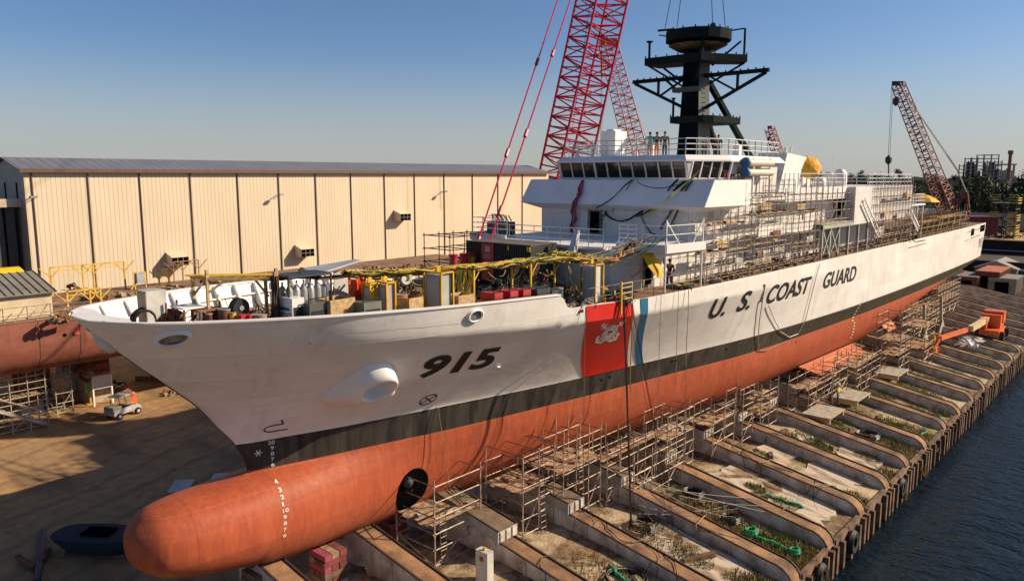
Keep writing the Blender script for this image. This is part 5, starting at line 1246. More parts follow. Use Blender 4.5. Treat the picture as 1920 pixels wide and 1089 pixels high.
EX = [(-2.4, -.9, 'just aft of the bow hose coil'), (-1.0, -1.5, 'under the forward end of the wooden trestle'), (.3, -1.6, 'behind the white topped table'), (2.6, -3.2, 'behind the white fronted machine'), (4.4, -2.6, 'behind the dark generator'), (5.6, -2.2, 'behind the olive generator'), (7.0, -3.9, 'between the pinkish box and the tall cabinet'), (8.4, -2.6, 'behind the tall framed cabinet'), (9.8, -3.2, 'behind the yellowish crate'), (11.2, -3.6, 'behind the first red welder'), (12.4, -3.9, 'behind the third red welder'), (14.2, -3.6, 'behind the pale cabinet'), (15.6, -4.2, 'between the pale cabinet and the deckhouse'), (16.9, -3.0, 'in front of the black container corner')]
for k, (x, y, wl) in enumerate(EX):
    heap(x, y, 16 if x > 0 else 9, .95, 1.35 if x > 0 else .9, 'tall jumble of dark machines, reels and hoses '+wl, ms=[CLM[1], CLM[0], CLM[k % 8], CLM[(k+3) % 8]])
    t = thing('loose_cables', 'loops of cable strung over the gear '+wl, 'cables', (x, y, ZD))
    for m in (CBLK, CYEL if k % 2 else WOOD):
        mb = MB()
        for _ in range(7):
            a = Vector((x+rnd.uniform(-1.2, 1.2), y+rnd.uniform(-.9, .9), ZD+rnd.uniform(.7, 1.9))); b_ = a+Vector((rnd.uniform(-1.2, 1.2), rnd.uniform(-.8, .8), rnd.uniform(-.8, .3))); mb.sag(a, b_, rnd.uniform(.1, .5), .022, 6, wob=.05)
        mb.build('cable', m, t)
# dark rubble skirt on the cut-out deck edge
for i, (x, y) in enumerate([(14.3, -6.9), (15.5, -7.0), (18.3, -7.4)]): heap(x, y, 16, .7, .35, 'tangle of brown hose ends on the deck edge, %s from the step in the bulwark' % ['first', 'second', 'third'][i], tb=.2)
t = thing('tyre', 'round pale tyre lying on the far side of the foredeck', 'tyre', (11, 4.5, ZD)); q = spoty(760, 510, 2.0); MB().lathe((q.x, q.y, q.z-.3), [(.22, -.12), (.4, -.14), (.48, 0), (.4, .14), (.22, .12), (.22, -.12)], 16, 'y', cap=False).build('tyre_body', LGREY, t, smooth=True); t.location = (0, 0, 0)
for ch in t.children: ch.data.transform(Matrix.Translation(ORG[t.name]))
t.location = (0, 0, 0)
# container with the EFO door panel
ef = thing('shipping_container', 'black corrugated container with a red EFO panel on the foredeck', 'container', (19.4, 1.5, ZD))
x0_, x1_, y0_, y1_, z1_ = 18.4, 20.9, -1.15, 4.15, 13.62
CB = mat('container_black', (.028,.03,.025), .6, var=.4, scale=1.5)
mb = MB(); n = 30
pts = []
for i in range(n): a_, b_ = y0_+(y1_-y0_)*i/n, y0_+(y1_-y0_)*(i+.5)/n; pts += [(x0_+.06, a_), (x0_+.06, b_-.02), (x0_, b_), (x0_, a_+(y1_-y0_)/n-.02)]
for (a, b_) in zip(pts[:-1], pts[1:]): mb.quad((a[0], a[1], ZD+.15), (b_[0], b_[1], ZD+.15), (b_[0], b_[1], z1_), (a[0], a[1], z1_))
mb.quad((x0_, y0_, ZD), (x1_, y0_, ZD), (x1_, y0_, z1_), (x0_, y0_, z1_)); mb.quad((x0_, y1_, ZD), (x1_, y1_, ZD), (x1_, y1_, z1_), (x0_, y1_, z1_)); mb.quad((x1_, y0_, ZD), (x1_, y1_, ZD), (x1_, y1_, z1_), (x1_, y0_, z1_)); mb.build('container_wall', CB, ef)
MB().box2(x0_-.03, x1_+.03, y0_-.03, y1_+.03, z1_, z1_+.05).build('container_roof', mat('container_roof', (.12,.12,.10), .7, var=.3), ef)
MB().box2(x0_-.06, x0_-.02, 1.75, 2.75, ZD+.3, z1_-.05).build('red_panel', RED, ef)
MB().box2(x0_-.08, x0_-.065, 2.05, 2.45, z1_-.55, z1_-.2).build('logo', mat('logo_pink', (.55,.3,.3), .5), ef)
def flat_text(name, s, org, ux, uz, h, m, parent, bold=.02):
    cu = bpy.data.curves.new('t', 'FONT'); cu.body = s; cu.offset = bold; t = bpy.data.objects.new('t', cu); COL.objects.link(t); bpy.context.view_layer.update()
    me = t.evaluated_get(bpy.context.evaluated_depsgraph_get()).to_mesh(); vs = [v.co.copy() for v in me.vertices]; fs = [tuple(p.vertices) for p in me.polygons]
    bpy.data.objects.remove(t); bpy.data.curves.remove(cu)
    y1m = max(v.y for v in vs) or 1; k = h/y1m; mb = MB(); mb.v = [tuple(Vector(org)+Vector(ux)*(v.x*k)+Vector(uz)*(v.y*k)) for v in vs]; mb.f = fs; mb.mi = [0]*len(fs)
    return mb.build(name, m, parent, fix=False)
flat_text('lettering', 'EFO', (x0_-.075, 2.62, z1_-.95), (0, -1, 0), (0, 0, 1), .26, mat('logo_pink', (.55,.3,.3), .5), ef)
for y in (-1.1, -.95, .55): MB().box((x0_-.06, y if y > -1.05 else -1.1, z1_-.2), (.05, .1, .3)).build('corner_marker', YEL, ef)
lf = thing('safety_barrels', 'red and yellow air movers beside the dark container', 'air movers', (18, 5, ZD))
for px, py, m in ((850, 486, RED), (870, 484, RED), (884, 490, YEL), (886, 481, RED)):
    q = spoty(px, py, 3.5); MB().lathe(q, [(.2, -.45), (.28, -.4), (.24, 0), (.3, .3)], 10).build('air_mover', m, lf, smooth=True)
    MB().bar((q.x, q.y, ZD), (q.x, q.y, q.z-.4), .12).build('stand', BLACK, lf)
# person builder ------------------------------------------------------------
def skin_mesh(name, verts, edges, radii, m, parent, sub=1):
    me = bpy.data.meshes.new(name); me.from_pydata([tuple(v) for v in verts], edges, []); me.materials.append(m)
    ob = bpy.data.objects.new(name, me); COL.objects.link(ob); ob.parent = parent
    bm = bmesh.new(); bm.from_mesh(me); lay = bm.verts.layers.skin.verify()
    for i, v in enumerate(bm.verts):
        rr = radii[i]; v[lay].radius = rr if isinstance(rr, tuple) else (rr, rr); v[lay].use_root = (i == 0)
    bm.to_mesh(me); bm.free()
    s = ob.modifiers.new('s', 'SKIN'); s.use_smooth_shade = True; sb = ob.modifiers.new('d', 'SUBSURF'); sb.levels = sb.render_levels = sub
    return ob
def person(loc, rz, label, shirt, pants, hat=None, arms='down', stride=.12, scale=1.0, group=None, hair=(.03,.02,.015)):
    t = thing('person', label, 'person', tuple(loc), group); t.rotation_euler = (0, 0, rz); t.scale = (scale,)*3
    # faces +y
    hipz, shz = .93, 1.43
    if arms == 'hips': AR = [((.23, 0, 1.40), (.40, -.05, 1.16), (.24, .06, .98)), ((-.23, 0, 1.40), (-.40, -.05, 1.16), (-.24, .06, .98))]
    elif arms == 'front': AR = [((.21, 0, 1.40), (.27, .08, 1.14), (.12, .32, 1.12)), ((-.21, 0, 1.40), (-.27, .08, 1.14), (-.1, .34, 1.08))]
    elif arms == 'up': AR = [((.21, 0, 1.42), (.34, .12, 1.5), (.28, .3, 1.72)), ((-.21, 0, 1.40), (-.28, 0, 1.14), (-.26, .1, .9))]
    else: AR = [((.21, 0, 1.40), (.27, -.02, 1.12), (.27, .06, .86)), ((-.21, 0, 1.40), (-.27, -.02, 1.12), (-.27, .08, .86))]
    V = [(0, 0, hipz), (0, 0, 1.15), (0, 0, 1.38), (0, .01, 1.49), (0, .02, 1.60), (0, .03, 1.72)]
    Rr = [(.13, .10), (.13, .095), (.16, .10), .055, (.085, .10), (.075, .085)]
    Ed = [(0, 1), (1, 2), (2, 3), (3, 4), (4, 5)]
    for s, A in zip((1, -1), AR):
        i = len(V); hnd = Vector(A[2])+(Vector(A[2])-Vector(A[1])).normalized()*.09
        V += [A[0], A[1], A[2], tuple(hnd)]; Rr += [.06, .045, .033, .038]; Ed += [(2, i), (i, i+1), (i+1, i+2), (i+2, i+3)]
        for f in range(5):
            off = Vector(((f-2)*.018, .01*(f % 2), -.0)); tip = hnd+(hnd-Vector(A[2])).normalized()*(.07 if f else .04)+off; V.append(tuple(tip)); Rr.append(.010); Ed.append((i+3, len(V)-1))
    legs = []
    for s in (1, -1):
        i = len(V); st = s*stride; V += [(s*.09, 0, .86), (s*.10, st*.5+.03, .48), (s*.10, st, .09), (s*.11, st+.14, .05)]; Rr += [.085, .06, .042, .04]; Ed += [(0, i), (i, i+1), (i+1, i+2), (i+2, i+3)]; legs.append(V[i:i+4])
    body = skin_mesh('body', V, Ed, Rr, SKIN, t)
    # clothing
    V2 = [(0, 0, .95), (0, 0, 1.15), (0, 0, 1.39)]; R2 = [(.15, .12), (.15, .115), (.18, .12)]; E2 = [(0, 1), (1, 2)]
    for A in AR: i = len(V2); V2 += [A[0], A[1], tuple(Vector(A[1]).lerp(Vector(A[2]), .6))]; R2 += [.078, .06, .05]; E2 += [(2, i), (i, i+1), (i+1, i+2)]
    skin_mesh('shirt', V2, E2, R2, shirt, t)
    V3 = [(0, 0, .98), (0, 0, .90)]; R3 = [(.145, .12), (.15, .12)]; E3 = [(0, 1)]
    for L in legs: i = len(V3); V3 += [L[0], L[1], L[2]]; R3 += [.1, .078, .062]; E3 += [(1, i), (i, i+1), (i+1, i+2)]
    skin_mesh('trousers', V3, E3, R3, pants, t)
    for L in legs: mb = MB(); mb.loft([[(L[3][0]+.05*math.cos(a), L[3][1]-.06+.13*math.sin(a), z) for a in [i*math.pi/4 for i in range(8)]] for z in (0, .06, .1)]); o = mb.build('boot', BLACK, None); o.parent = t
    hm = MB(); hm.lathe((0, .03, 1.70), [(.115, -.01), (.118, .03), (.10, .09), (.05, .13), (.0, .135)] if hat else [(.095, -.06), (.1, .0), (.09, .06), (.05, .09), (0, .095)], 12)
    if hat: hm.box((0, .13, 1.695), (.16, .09, .015))
    o = hm.build('hard_hat' if hat else 'hair', hat or mat('hair', hair, .8), None, smooth=True); o.parent = t
    fc = MB()
    for s in (-1, 1): fc.box((s*.035, .118, 1.655), (.02, .012, .012))
    fc.box((0, .122, 1.585), (.05, .01, .01)); fc.box((0, .13, 1.62), (.018, .03, .03)); o = fc.build('face', mat('face_dark', (.1,.05,.035), .7), None); o.parent = t
    return t
TEAL = mat('shirt_teal', (.10,.38,.36), .8, var=.15); NAVY = mat('cloth_navy', (.02,.03,.06), .8, var=.2); KHAKI = mat('cloth_khaki', (.35,.27,.17), .85, var=.2); DARKC = mat('cloth_dark', (.03,.025,.025), .85, var=.2); ORC = mat('cloth_orange', (.65,.2,.03), .8, var=.2); WHH = mat('hat_white', (.75,.73,.7), .4); YH = mat('hat_yellow', (.7,.5,.03), .4)
for (px, py, x, lab, sh, pa, ht, ar) in ((1218, 290, 34.2, 'person in a teal shirt with hands on hips on the bridge roof', TEAL, KHAKI, None, 'hips'), (1231, 290, 34.4, 'person in a dark shirt and orange trousers on the bridge roof, second from left', DARKC, ORC, None, 'front'), (1246, 290, 34.3, 'person in black standing apart on the bridge roof, third from left', DARKC, NAVY, None, 'down'),
        (1341, 290, 40.4, 'person in dark clothes on the bridge roof just right of the mast foot', DARKC, NAVY, WHH, 'front'), (1346, 290, 40.9, 'person in navy on the bridge roof, farthest right of the group', NAVY, DARKC, None, 'down')):
    q = U(px, py, 'x', x); person((q.x, q.y, 19.06), R(-60), lab, sh, pa, ht, ar, scale=1.02)
person((24.3, -7.0, ZD), R(100), 'dark dressed person under the yellow umbrella on the port deck', DARKC, DARKC, None, 'up')
def umbrella(c, r, m, lab, tilt, tz, pole=1.9):
    t = thing('umbrella', lab, 'umbrella', tuple(c)); M = Matrix.Rotation(tz, 3, 'Z') @ Matrix.Rotation(tilt, 3, 'X'); mb = MB(); n = 8
    rings = [[Vector((rr*r*math.cos(2*math.pi*i/n), rr*r*math.sin(2*math.pi*i/n), h*r)) for i in range(n)] for rr, h in ((.04, 0), (.4, -.06), (.75, -.2), (1, -.4))]
    mb.loft([[Vector(c)+M @ p for p in g] for g in rings], cap=False); mb.quad(*[Vector(c)+M @ p for p in rings[0]]); mb.build('canopy', m, t)
    MB().tube(Vector(c)+M @ Vector((0, 0, .1)), Vector(c)+M @ Vector((0, 0, -pole)), .03, 6).build('pole', GREY, t)
    rb = MB()
    for i in range(n): rb.tube(Vector(c)+M @ Vector((0, 0, -.02)), Vector(c)+M @ (rings[3][i]+Vector((0, 0, -.01))), .012, 4)
    rb.build('rib', GREY, t); return t
UMY = mat('umbrella_yellow', (.70,.40,.02), .7, var=.12)
umbrella(U(1233, 488, 'y', -7.0), 1.05, UMY, 'yellow umbrella tilted on its side on the port deck below the bridge wing', R(55), R(20))
umbrella(U(1519, 309, 'y', -5.2), 1.15, mat('umbrella_orange', (.72,.36,.015), .7, var=.12), 'orange octagonal umbrella facing the camera beside the funnel', R(62), R(-52), 1.2)
umbrella(U(1730, 364, 'y', -6.0), 2.0, UMY, 'flat yellow umbrella shading the after end of the upper works', R(4), 0, 2.4)
# ropes and hoses over the bridge front
fh = thing('hose_tangle', 'tangle of thin crimson hoses hanging down the bridge front', 'hoses', (28, 2.5, 15)); mb = MB()
for k in range(14):
    P = [U(1093+rnd.uniform(-3, 3), 338, 'x', 28.6)]
    for (px, py) in ((1088, 352), (1086, 366), (1078, 380), (1074, 395), (1077, 410), (1072, 425), (1073, 440), (1070, 455)):
        x = 28.6-(py-338)*.028 if py < 385 else 28.8
        P.append(U(px+rnd.uniform(-5, 5), py+rnd.uniform(-3, 3), 'x', min(x, 28.8)-.1))
    mb.rope(P, .022, 4)
mb.build('hose', mat('hose_crimson', (.30,.02,.05), .5, var=.2), fh)
bc = thing('draped_cables', 'black cables draped from the wheelhouse windows down the bridge front', 'cables', (28, -4, 15)); mb = MB(); my = MB()
def fx(px, py):
    return U(px, py, 'x', 28.55 if py < 345 else (27.5 if py < 392 else 28.8))
for (p0, p1, dr, k) in (((1185, 338), (1118, 392), .3, 2), ((1192, 338), (1150, 398), .2, 1), ((1192, 338), (1275, 345), .35, 1), ((1270, 336), (1210, 400), .4, 4), ((1285, 338), (1195, 405), .5, 4), ((1290, 340), (1240, 430), .3, 3), ((1297, 340), (1262, 425), .2, 3), ((1135, 395), (1205, 395), .7, 5), ((1140, 400), (1120, 425), .2, 3), ((1205, 396), (1230, 440), .2, 2)):
    for _ in range(k):
        j = lambda q: (q[0]+rnd.uniform(-3, 3), q[1]+rnd.uniform(-2, 2)); a, b_ = fx(*j(p0)), fx(*j(p1)); mid = a.lerp(b_, .5); 
        P = [a.lerp(b_, i/8)+Vector((-.35 if 0 < i < 8 else 0, 0, -dr*4*(i/8)*(1-i/8))) for i in range(9)]; mb.rope(P, .028, 4)
for k in range(5):
    P = [fx(1320-k*3, 318+k*4)+Vector((-.5, 0, 0)), fx(1297, 340)+Vector((-.5, 0, 0)), fx(1265, 365+k)+Vector((-.5, 0, 0)), fx(1240-k*2, 392)+Vector((-.5, 0, 0)), fx(1210, 405)+Vector((-.4, 0, 0))]; my.rope(P, .025, 4)
mb.build('cable', CBLK, bc); my.build('cable', mat('cable_lime', (.5,.48,.12), .5), bc)
tl = thing('draped_lines', 'teal and brown lines fanning from the wing platform to the cable run', 'lines', (20, -4, 13))
for m, k0 in ((CTEAL, 6), (WOOD, 8), (CBLK, 5)):
    mb = MB()
    for k in range(k0):
        a = U(rnd.uniform(1170, 1255), rnd.uniform(440, 452), 'x', 22.4); b_ = spot(rnd.uniform(1060, 1150), rnd.uniform(482, 492), 2.5); mb.sag(a, b_, rnd.uniform(.1, .6), .02, 6)
    mb.build('line', m, tl)
# white wrapped bundle leaning on the rail
q0, q1 = U(1083, 432, 'x', 21.2), U(1072, 478, 'x', 20.8); t = thing('wrapped_bundle', 'upright bundle wrapped in pale plastic leaning on the platform rail', 'bundle', tuple(q1))
mb = MB(); mb.tube(q1, q0, .32, 8, .16); mb.build('plastic_wrap', mat('plastic_wrap', (.6,.58,.6), .3, var=.25, scale=4), t, smooth=True)
# work platform at the starboard wing
t = thing('wing_gear', 'yellow-green tripod frames and dark box on the starboard wing platform', 'gear', (24.5, 6.5, 13.55)); mb = MB()
for i in range(4): mb.bar((23.4+.5*i, 5.2+.8*i, 13.6), (23.8+.4*i, 5.6+.8*i, 15.0), .06); mb.bar((24.2+.5*i, 5.2+.8*i, 13.6), (23.8+.4*i, 5.6+.8*i, 15.0), .06); mb.bar((23.4+.4*i, 5.0+.8*i, 15.0), (24.4+.4*i, 5.6+.8*i, 14.6), .07)
mb.build('tripod_frame', mat('olive_frame', (.22,.22,.05), .6, var=.3), t); MB().box2(23.6, 24.8, 5.6, 7.2, 13.53, 14.5).build('dark_box', DKGREY, t)
# ------------------------------------------------------------------ scaffolding
def scaffold(lab, x0, x1, y0, y1, zf, z1, nx, ny, lift, decks=(), m=None, mw=None, r=.034, jitter=.0, brace=True, over=.0, group='tube scaffolds under the hull', board=.9, cat='scaffold'):
    m = m or TUBE; mw = mw or WOOD
    gz = zf if callable(zf) else (lambda x, y: zf)
    t = thing('scaffold', lab, cat, ((x0+x1)/2, (y0+y1)/2, gz((x0+x1)/2, (y0+y1)/2)), group)
    X = [x0+(x1-x0)*i/nx for i in range(nx+1)]; Y = [y0+(y1-y0)*j/ny for j in range(ny+1)]
    st = MB(); ld = MB(); br = MB(); foot = MB()
    zmin = min(gz(x, y) for x in (x0, x1) for y in (y0, y1)); Z = []; z = zmin+.25
    while z < z1-.05: Z.append(z); z += lift
    for i, x in enumerate(X):
        for j, y in enumerate(Y):
            zb = gz(x, y); top = z1+(over*rnd.random() if over else 0)
            st.tube((x, y, zb), (x+rnd.uniform(-jitter, jitter), y, top), r, 5); foot.box((x, y, zb+.02), (.15, .15, .03))
    for z in Z:
        for y in Y: ld.tube((x0-.1, y, z+rnd.uniform(-.02, .02)), (x1+.1, y, z+rnd.uniform(-.02, .02)), r*.9, 4)
        for x in X: ld.tube((x, y0-.1, z+.03), (x, y1+.1, z+.03), r*.9, 4)
    if brace:
        for k, x in enumerate(X[:-1]):
            if (k % 2 == 0) and len(Z) > 1: br.tube((x, Y[0], Z[0]), (X[k+1], Y[0], Z[min(len(Z)-1, 2)]), r*.9, 4)
        for k, x in enumerate((X[0], X[-1])):
            if len(Z) > 1: br.tube((x, Y[0], Z[k % 2]), (x, Y[-1], Z[min(len(Z)-1, 1+k % 2)]), r*.9, 4)
    st.build('upright', m, t); ld.build('crossbar', m, t)
    if br.v: br.build('diagonal_brace', m, t)
    foot.build('base_plate', m, t)
    for (zd, a0, a1, b0, b1) in decks:
        n = max(1, int(abs(b1-b0)/.24)); mb = MB()
        for k in range(n):
            if rnd.random() < .04: continue
            mb.box(((a0+a1)/2+rnd.uniform(-.15, .15), b0+(b1-b0)*(k+.5)/n, zd+rnd.uniform(0, .03)), (abs(a1-a0)+rnd.uniform(-.2, .25), .22, .045), rz=rnd.uniform(-.01, .01))
        mb.build('deck_board', mw, t)
        if abs(a1-a0) > 1.2:
            mb = MB()
            for _ in range(7): mb.box((rnd.uniform(a0, a1), rnd.uniform(b0, b1), zd+.08), (rnd.uniform(.1, .5), rnd.uniform(.05, .3), rnd.uniform(.04, .15)), rz=rnd.uniform(0, 3))
            mb.build('loose_gear', rnd.choice([WOODB, RUST, LGREY, CLM[0]]), t)
    return t
def ladder(lab, a, b, w_=.4, m=None):
    a, b = Vector(a), Vector(b); mb = MB(); d = (b-a).normalized(); s = d.cross(Vector((0, 1, 0))).normalized()*w_/2
    mb.tube(a-s, b-s, .025, 4); mb.tube(a+s, b+s, .025, 4); n = int((b-a).length/.32)
    for i in range(1, n): q = a.lerp(b, i/n); mb.tube(q-s, q+s, .018, 4)
    return tag(mb.build('ladder', m or TUBE), lab, 'ladder')
G = lambda x, y: slip_z(y)
WB = mat('tan_plank', (.42,.29,.18), .85, var=.45, scale=3, dirt=(.16,.09,.05))  # tan wood with darker blotches
scaffold('square scaffold tower with plank deck beside the bow thruster opening', 7.7, 10.9, -4.1, -1.3, G, 3.35, 1, 1, .8, [(1.0, 7.6, 11.0, -4.0, -1.4)], mw=WB, r=.04)
ladder('pale ladder on the thruster scaffold', (8.3, -4.15, slip_z(-4)), (8.3, -4.0, 1.6))
scaffold('scaffold with a dark plank platform just aft of the thruster tower', 12.6, 15.2, -5.5, -2.9, G, 3.6, 2, 1, .85, [(1.45, 12.5, 15.3, -5.4, -2.95)], mw=WB)
ladder('ladder against the second scaffold from the bow', (14.0, -5.8, slip_z(-5)), (14.0, -5.6, 2.2))
scaffold('scaffold carrying the widest sunlit plank platform near the middle of the red hull', 15.5, 19.0, -5.9, -3.0, G, 3.9, 3, 2, .85, [(1.8, 15.4, 19.1, -5.8, -3.1)], mw=WB, over=.5)
ladder('tall ladder between the two platforms below the red stripe', (16.9, -6.2, slip_z(-6)), (16.9, -6.0, 3.3))
scaffold('long low scaffold gangway running aft under the blue stripe', 19.1, 24.6, -6.3, -4.3, G, 2.7, 4, 1, .7, [(1.5, 19.0, 24.7, -6.1, -5.2)], mw=WB)
scaffold('open scaffold frame with several bare rails at the foot of the hanging hoses', 20.2, 26.2, -7.4, -6.4, G, 1.9, 3, 1, .75, [], mw=WB)
scaffold('scaffold with planks tight against the bilge below the letter U', 24.8, 28.2, -6.9, -5.2, G, 3.0, 3, 1, .75, [(1.4, 24.8, 28.2, -6.8, -5.3)], mw=WB)
scaffold('scaffold tower with a square platform below the letter S', 30.0, 33.2, -7.4, -5.6, G, 2.7, 2, 1, .75, [(1.15, 29.9, 33.3, -7.3, -5.7)], mw=WB)
scaffold('narrow tall scaffold tower beside a pale pillar below COAST', 33.9, 35.6, -7.7, -6.4, G, 2.9, 1, 1, .85, [], mw=WB)
scaffold('two level scaffold tower below the word COAST', 37.2, 40.3, -7.6, -6.0, G, 2.6, 2, 1, .9, [(1.3, 37.2, 40.3, -7.5, -6.1), (.2, 37.2, 40.3, -7.5, -6.1)], mw=WB)
scaffold('scaffold gangway leading up to the bilge keel', 43.2, 50.2, -8.9, -7.3, G, 2.0, 4, 1, .85, [(1.0, 43.2, 50.2, -8.8, -7.4)], mw=WB)
scaffold('light scaffold frame against the red bilge keel', 47.6, 51.0, -9.3, -8.4, G, 2.9, 1, 1, .9, [(1.5, 47.6, 51.0, -9.2, -8.5)], mw=WB)
scaffold('scaffold with many ledgers aft of the bilge keel', 52.5, 59.5, -9.6, -7.8, G, 2.2, 5, 1, .7, [(1.2, 52.5, 59.5, -9.5, -7.9)], mw=WB)
scaffold('high scaffold tower around the stabiliser fin, forward one', 62.6, 66.4, -10.4, -8.2, G, 4.4, 2, 1, .8, [(2.0, 62.5, 66.5, -10.3, -8.3), (.6, 62.5, 66.5, -10.3, -8.3)], mw=WB, over=.4)
scaffold('high scaffold tower around the stabiliser fin, after one', 68.4, 72.4, -11.2, -8.8, G, 4.4, 2, 1, .75, [(2.6, 68.3, 72.5, -11.1, -8.9), (.4, 68.3, 72.5, -11.1, -8.9)], mw=WB, over=.4)
scaffold('dense scaffold wall under the rising stern, forward part', 78, 92, -7.6, -4.8, G, 2.6, 8, 2, .55, [(1.0, 78, 92, -7.5, -4.9), (2.0, 80, 90, -7.5, -4.9)], m=TUBE, mw=WB, r=.04)
scaffold('dense scaffold wall under the rising stern, after part', 93, 106, -6.8, -4.0, G, 4.0, 8, 2, .55, [(1.4, 93, 106, -6.7, -4.1), (3.0, 95, 106, -6.7, -4.1)], m=TUBE, mw=WB, r=.04)
# pale post braces near the stern
for x, l_ in ((80, 'forward'), (88, 'after')):
    t = thing('shoring_post', 'pale steel shoring post with triangular foot near the stern, %s one' % l_, 'shoring post', (x, -8.6, slip_z(-8.6))); MB().bar((x, -8.6, slip_z(-8.6)), (x, -8.3, 3.2), .3).build('post', mat('post_cream', (.42,.38,.28), .6, var=.2), t)
    MB().hexa([(x-1.6, -8.7, -1.2), (x+1.6, -8.7, -1.2), (x+1.6, -8.5, -1.2), (x-1.6, -8.5, -1.2), (x-.2, -8.7, .3), (x+.2, -8.7, .3), (x+.2, -8.5, .3), (x-.2, -8.5, .3)]).build('foot', mat('post_cream', (.42,.38,.28), .6), t)
# scaffold wall along the house, standing on the port deck
DKB = mat('deck_plank', (.40,.28,.17), .85, var=.4, scale=3)
gsc = 'tube scaffolds standing on the port side deck'
scaffold('tall dense scaffold screen on the port deck just aft of the wing post', 27.0, 33.5, -7.9, -6.7, ZD, 15.2, 6, 1, .72, [(14.6, 28, 33.4, -7.8, -7.0), (12.9, 27.2, 33, -7.8, -7.2)], m=TUBED, mw=DKB, r=.024, over=.7, group=gsc)
scaffold('tall dense scaffold screen on the port deck reaching the bridge deck', 33.8, 40.2, -8.0, -6.8, ZD, 17.2, 6, 1, .74, [(15.1, 34, 40, -7.9, -7.1), (13.0, 34, 40, -7.9, -7.2), (11.6, 34, 40, -7.9, -7.2)], m=TUBED, mw=DKB, r=.024, over=.6, group=gsc)
scaffold('dense scaffold screen in front of the side gallery', 40.4, 46.0, -8.05, -7.6, ZD, 16.8, 5, 1, .72, [(15.0, 40.5, 46, -8.0, -7.65), (12.4, 40.5, 46, -8.0, -7.65)], m=TUBED, mw=DKB, r=.024, over=.9, group=gsc)
scaffold('scaffold above the steel support frame, against the curved screen', 46.4, 53.3, -7.95, -7.6, 13.9, 16.6, 6, 1, .7, [], m=TUBED, mw=DKB, r=.024, over=.9, group=gsc)
scaffold('pale scaffold covering the port side of the hangar', 58.5, 71.4, -8.55, -8.35, ZD, 16.9, 12, 1, .75, [(13.4, 59, 71, -8.55, -8.3), (15.4, 61, 71, -8.55, -8.3), (12.2, 59, 71, -8.55, -8.3)], m=TUBE, mw=DKB, r=.024, over=.7, group=gsc)
scaffold('brown scaffold with yellow uprights on the after deck', 72.5, 84, -8.4, -7.0, ZD, 13.4, 9, 1, .8, [(12.6, 73, 84, -8.3, -7.1)], m=mat('tube_ochre', (.35,.22,.06), .6, var=.5), mw=DKB, r=.035, over=.8, group=gsc)
scaffold('brown scaffold with yellow uprights on the flight deck right aft', 84.5, 100, -8.3, -6.0, ZD, 13.2, 10, 1, .9, [(12.7, 85, 99, -8.2, -6.1)], m=mat('tube_ochre', (.35,.22,.06), .6), mw=DKB, r=.04, over=1.0, group=gsc)
scaffold('black scaffold frame on the far side of the foredeck beside the dark container', 18.0, 22.0, 5.2, 7.6, ZD, 14.0, 3, 1, .85, [], m=mat('tube_black', (.05,.035,.03), .6), group=gsc)
for i, (x, y, h) in enumerate([(74, -6.0, 1.3), (80, -5.5, 1.2), (86, -5, 1.3), (92, -4, 1.1), (98, -5.6, 1.1), (70, -7.3, .6)]):
    heap(x, y, 20, 2.4, h, 'heap of timber, boxes and hoses on the after deck, %s from the hangar' % ['second', 'third', 'fourth', 'fifth', 'sixth', 'first'][i])
for i, x in enumerate([25, 28.5, 31, 34, 37.5, 41, 44.5, 49, 55, 61, 66]):
    heap(x, -7.4 if x < 45 else -7.0, 10, .8, .28, 'low litter of planks and hoses along the port deck edge, %s from the bow' % ['first','second','third','fourth','fifth','sixth','seventh','eighth','ninth','tenth','eleventh'][i], tb=.6)
for i, (x, z, w_, c_) in enumerate([(29.5, 13.4, 1.6, WOODB), (32, 12.1, 1.2, LGREY), (36, 15.6, 1.8, WOODB), (38.2, 13.6, 1.2, RUST), (42.5, 15.4, 1.6, WOODB), (44.6, 12.8, 1.3, LGREY), (35.4, 12.2, 1.0, RUST), (62, 14.2, 1.5, WOODB), (66, 13.8, 1.2, LGREY), (69, 15.9, 1.5, WOODB)]):
    tag(MB().box((x, -7.75 if x < 50 else -8.5, z), (w_, .12, .45), ry=rnd.uniform(-.1, .1)).build('toe_board', c_), 'board tied to the port scaffold, %s counted from the bow' % ['first', 'second', 'fourth', 'fifth', 'sixth', 'seventh', 'third', 'eighth', 'ninth', 'tenth'][i], 'board')
# stanchion rails on port deck edge
t = thing('temporary_rail', 'thin temporary rail of posts and wire along the port deck edge', 'rail', (24, -8.1, ZD)); mb = MB()
for x in [15.2+1.9*i for i in range(44)]:
    y = -(bhull(x, 11.0)-.12)
    if x > 100: break
    mb.tube((x, y, ZD), (x, y, ZD+1.05), .028, 4)
    y2 = -(bhull(x+1.9, 11.0)-.12)
    for z in (.55, 1.03): mb.tube((x, y, ZD+z), (x+1.9, y2, ZD+z), .014, 3, cap=False)
mb.build('rail_wire', TUBED, t)
t = thing('access_gate', 'yellow and cream ladder gate at the deck edge above the red stripe', 'gate', (18, -8, ZD)); mb = MB()
for s in (0, 1.0): mb.bar((17.6+s, -8.0, ZD), (17.6+s, -8.0, ZD+1.1), .06)
for z in (.25, .55, .85, 1.08): mb.bar((17.6, -8.0, ZD+z), (18.6, -8.0, ZD+z), .05)
mb.build('gate_frame', mat('gate_cream', (.55,.4,.2), .6), t); MB().bar((17.5, -8.05, ZD-.5), (17.5, -8.05, ZD+1.2), .09).build('yellow_post', YEL, t)
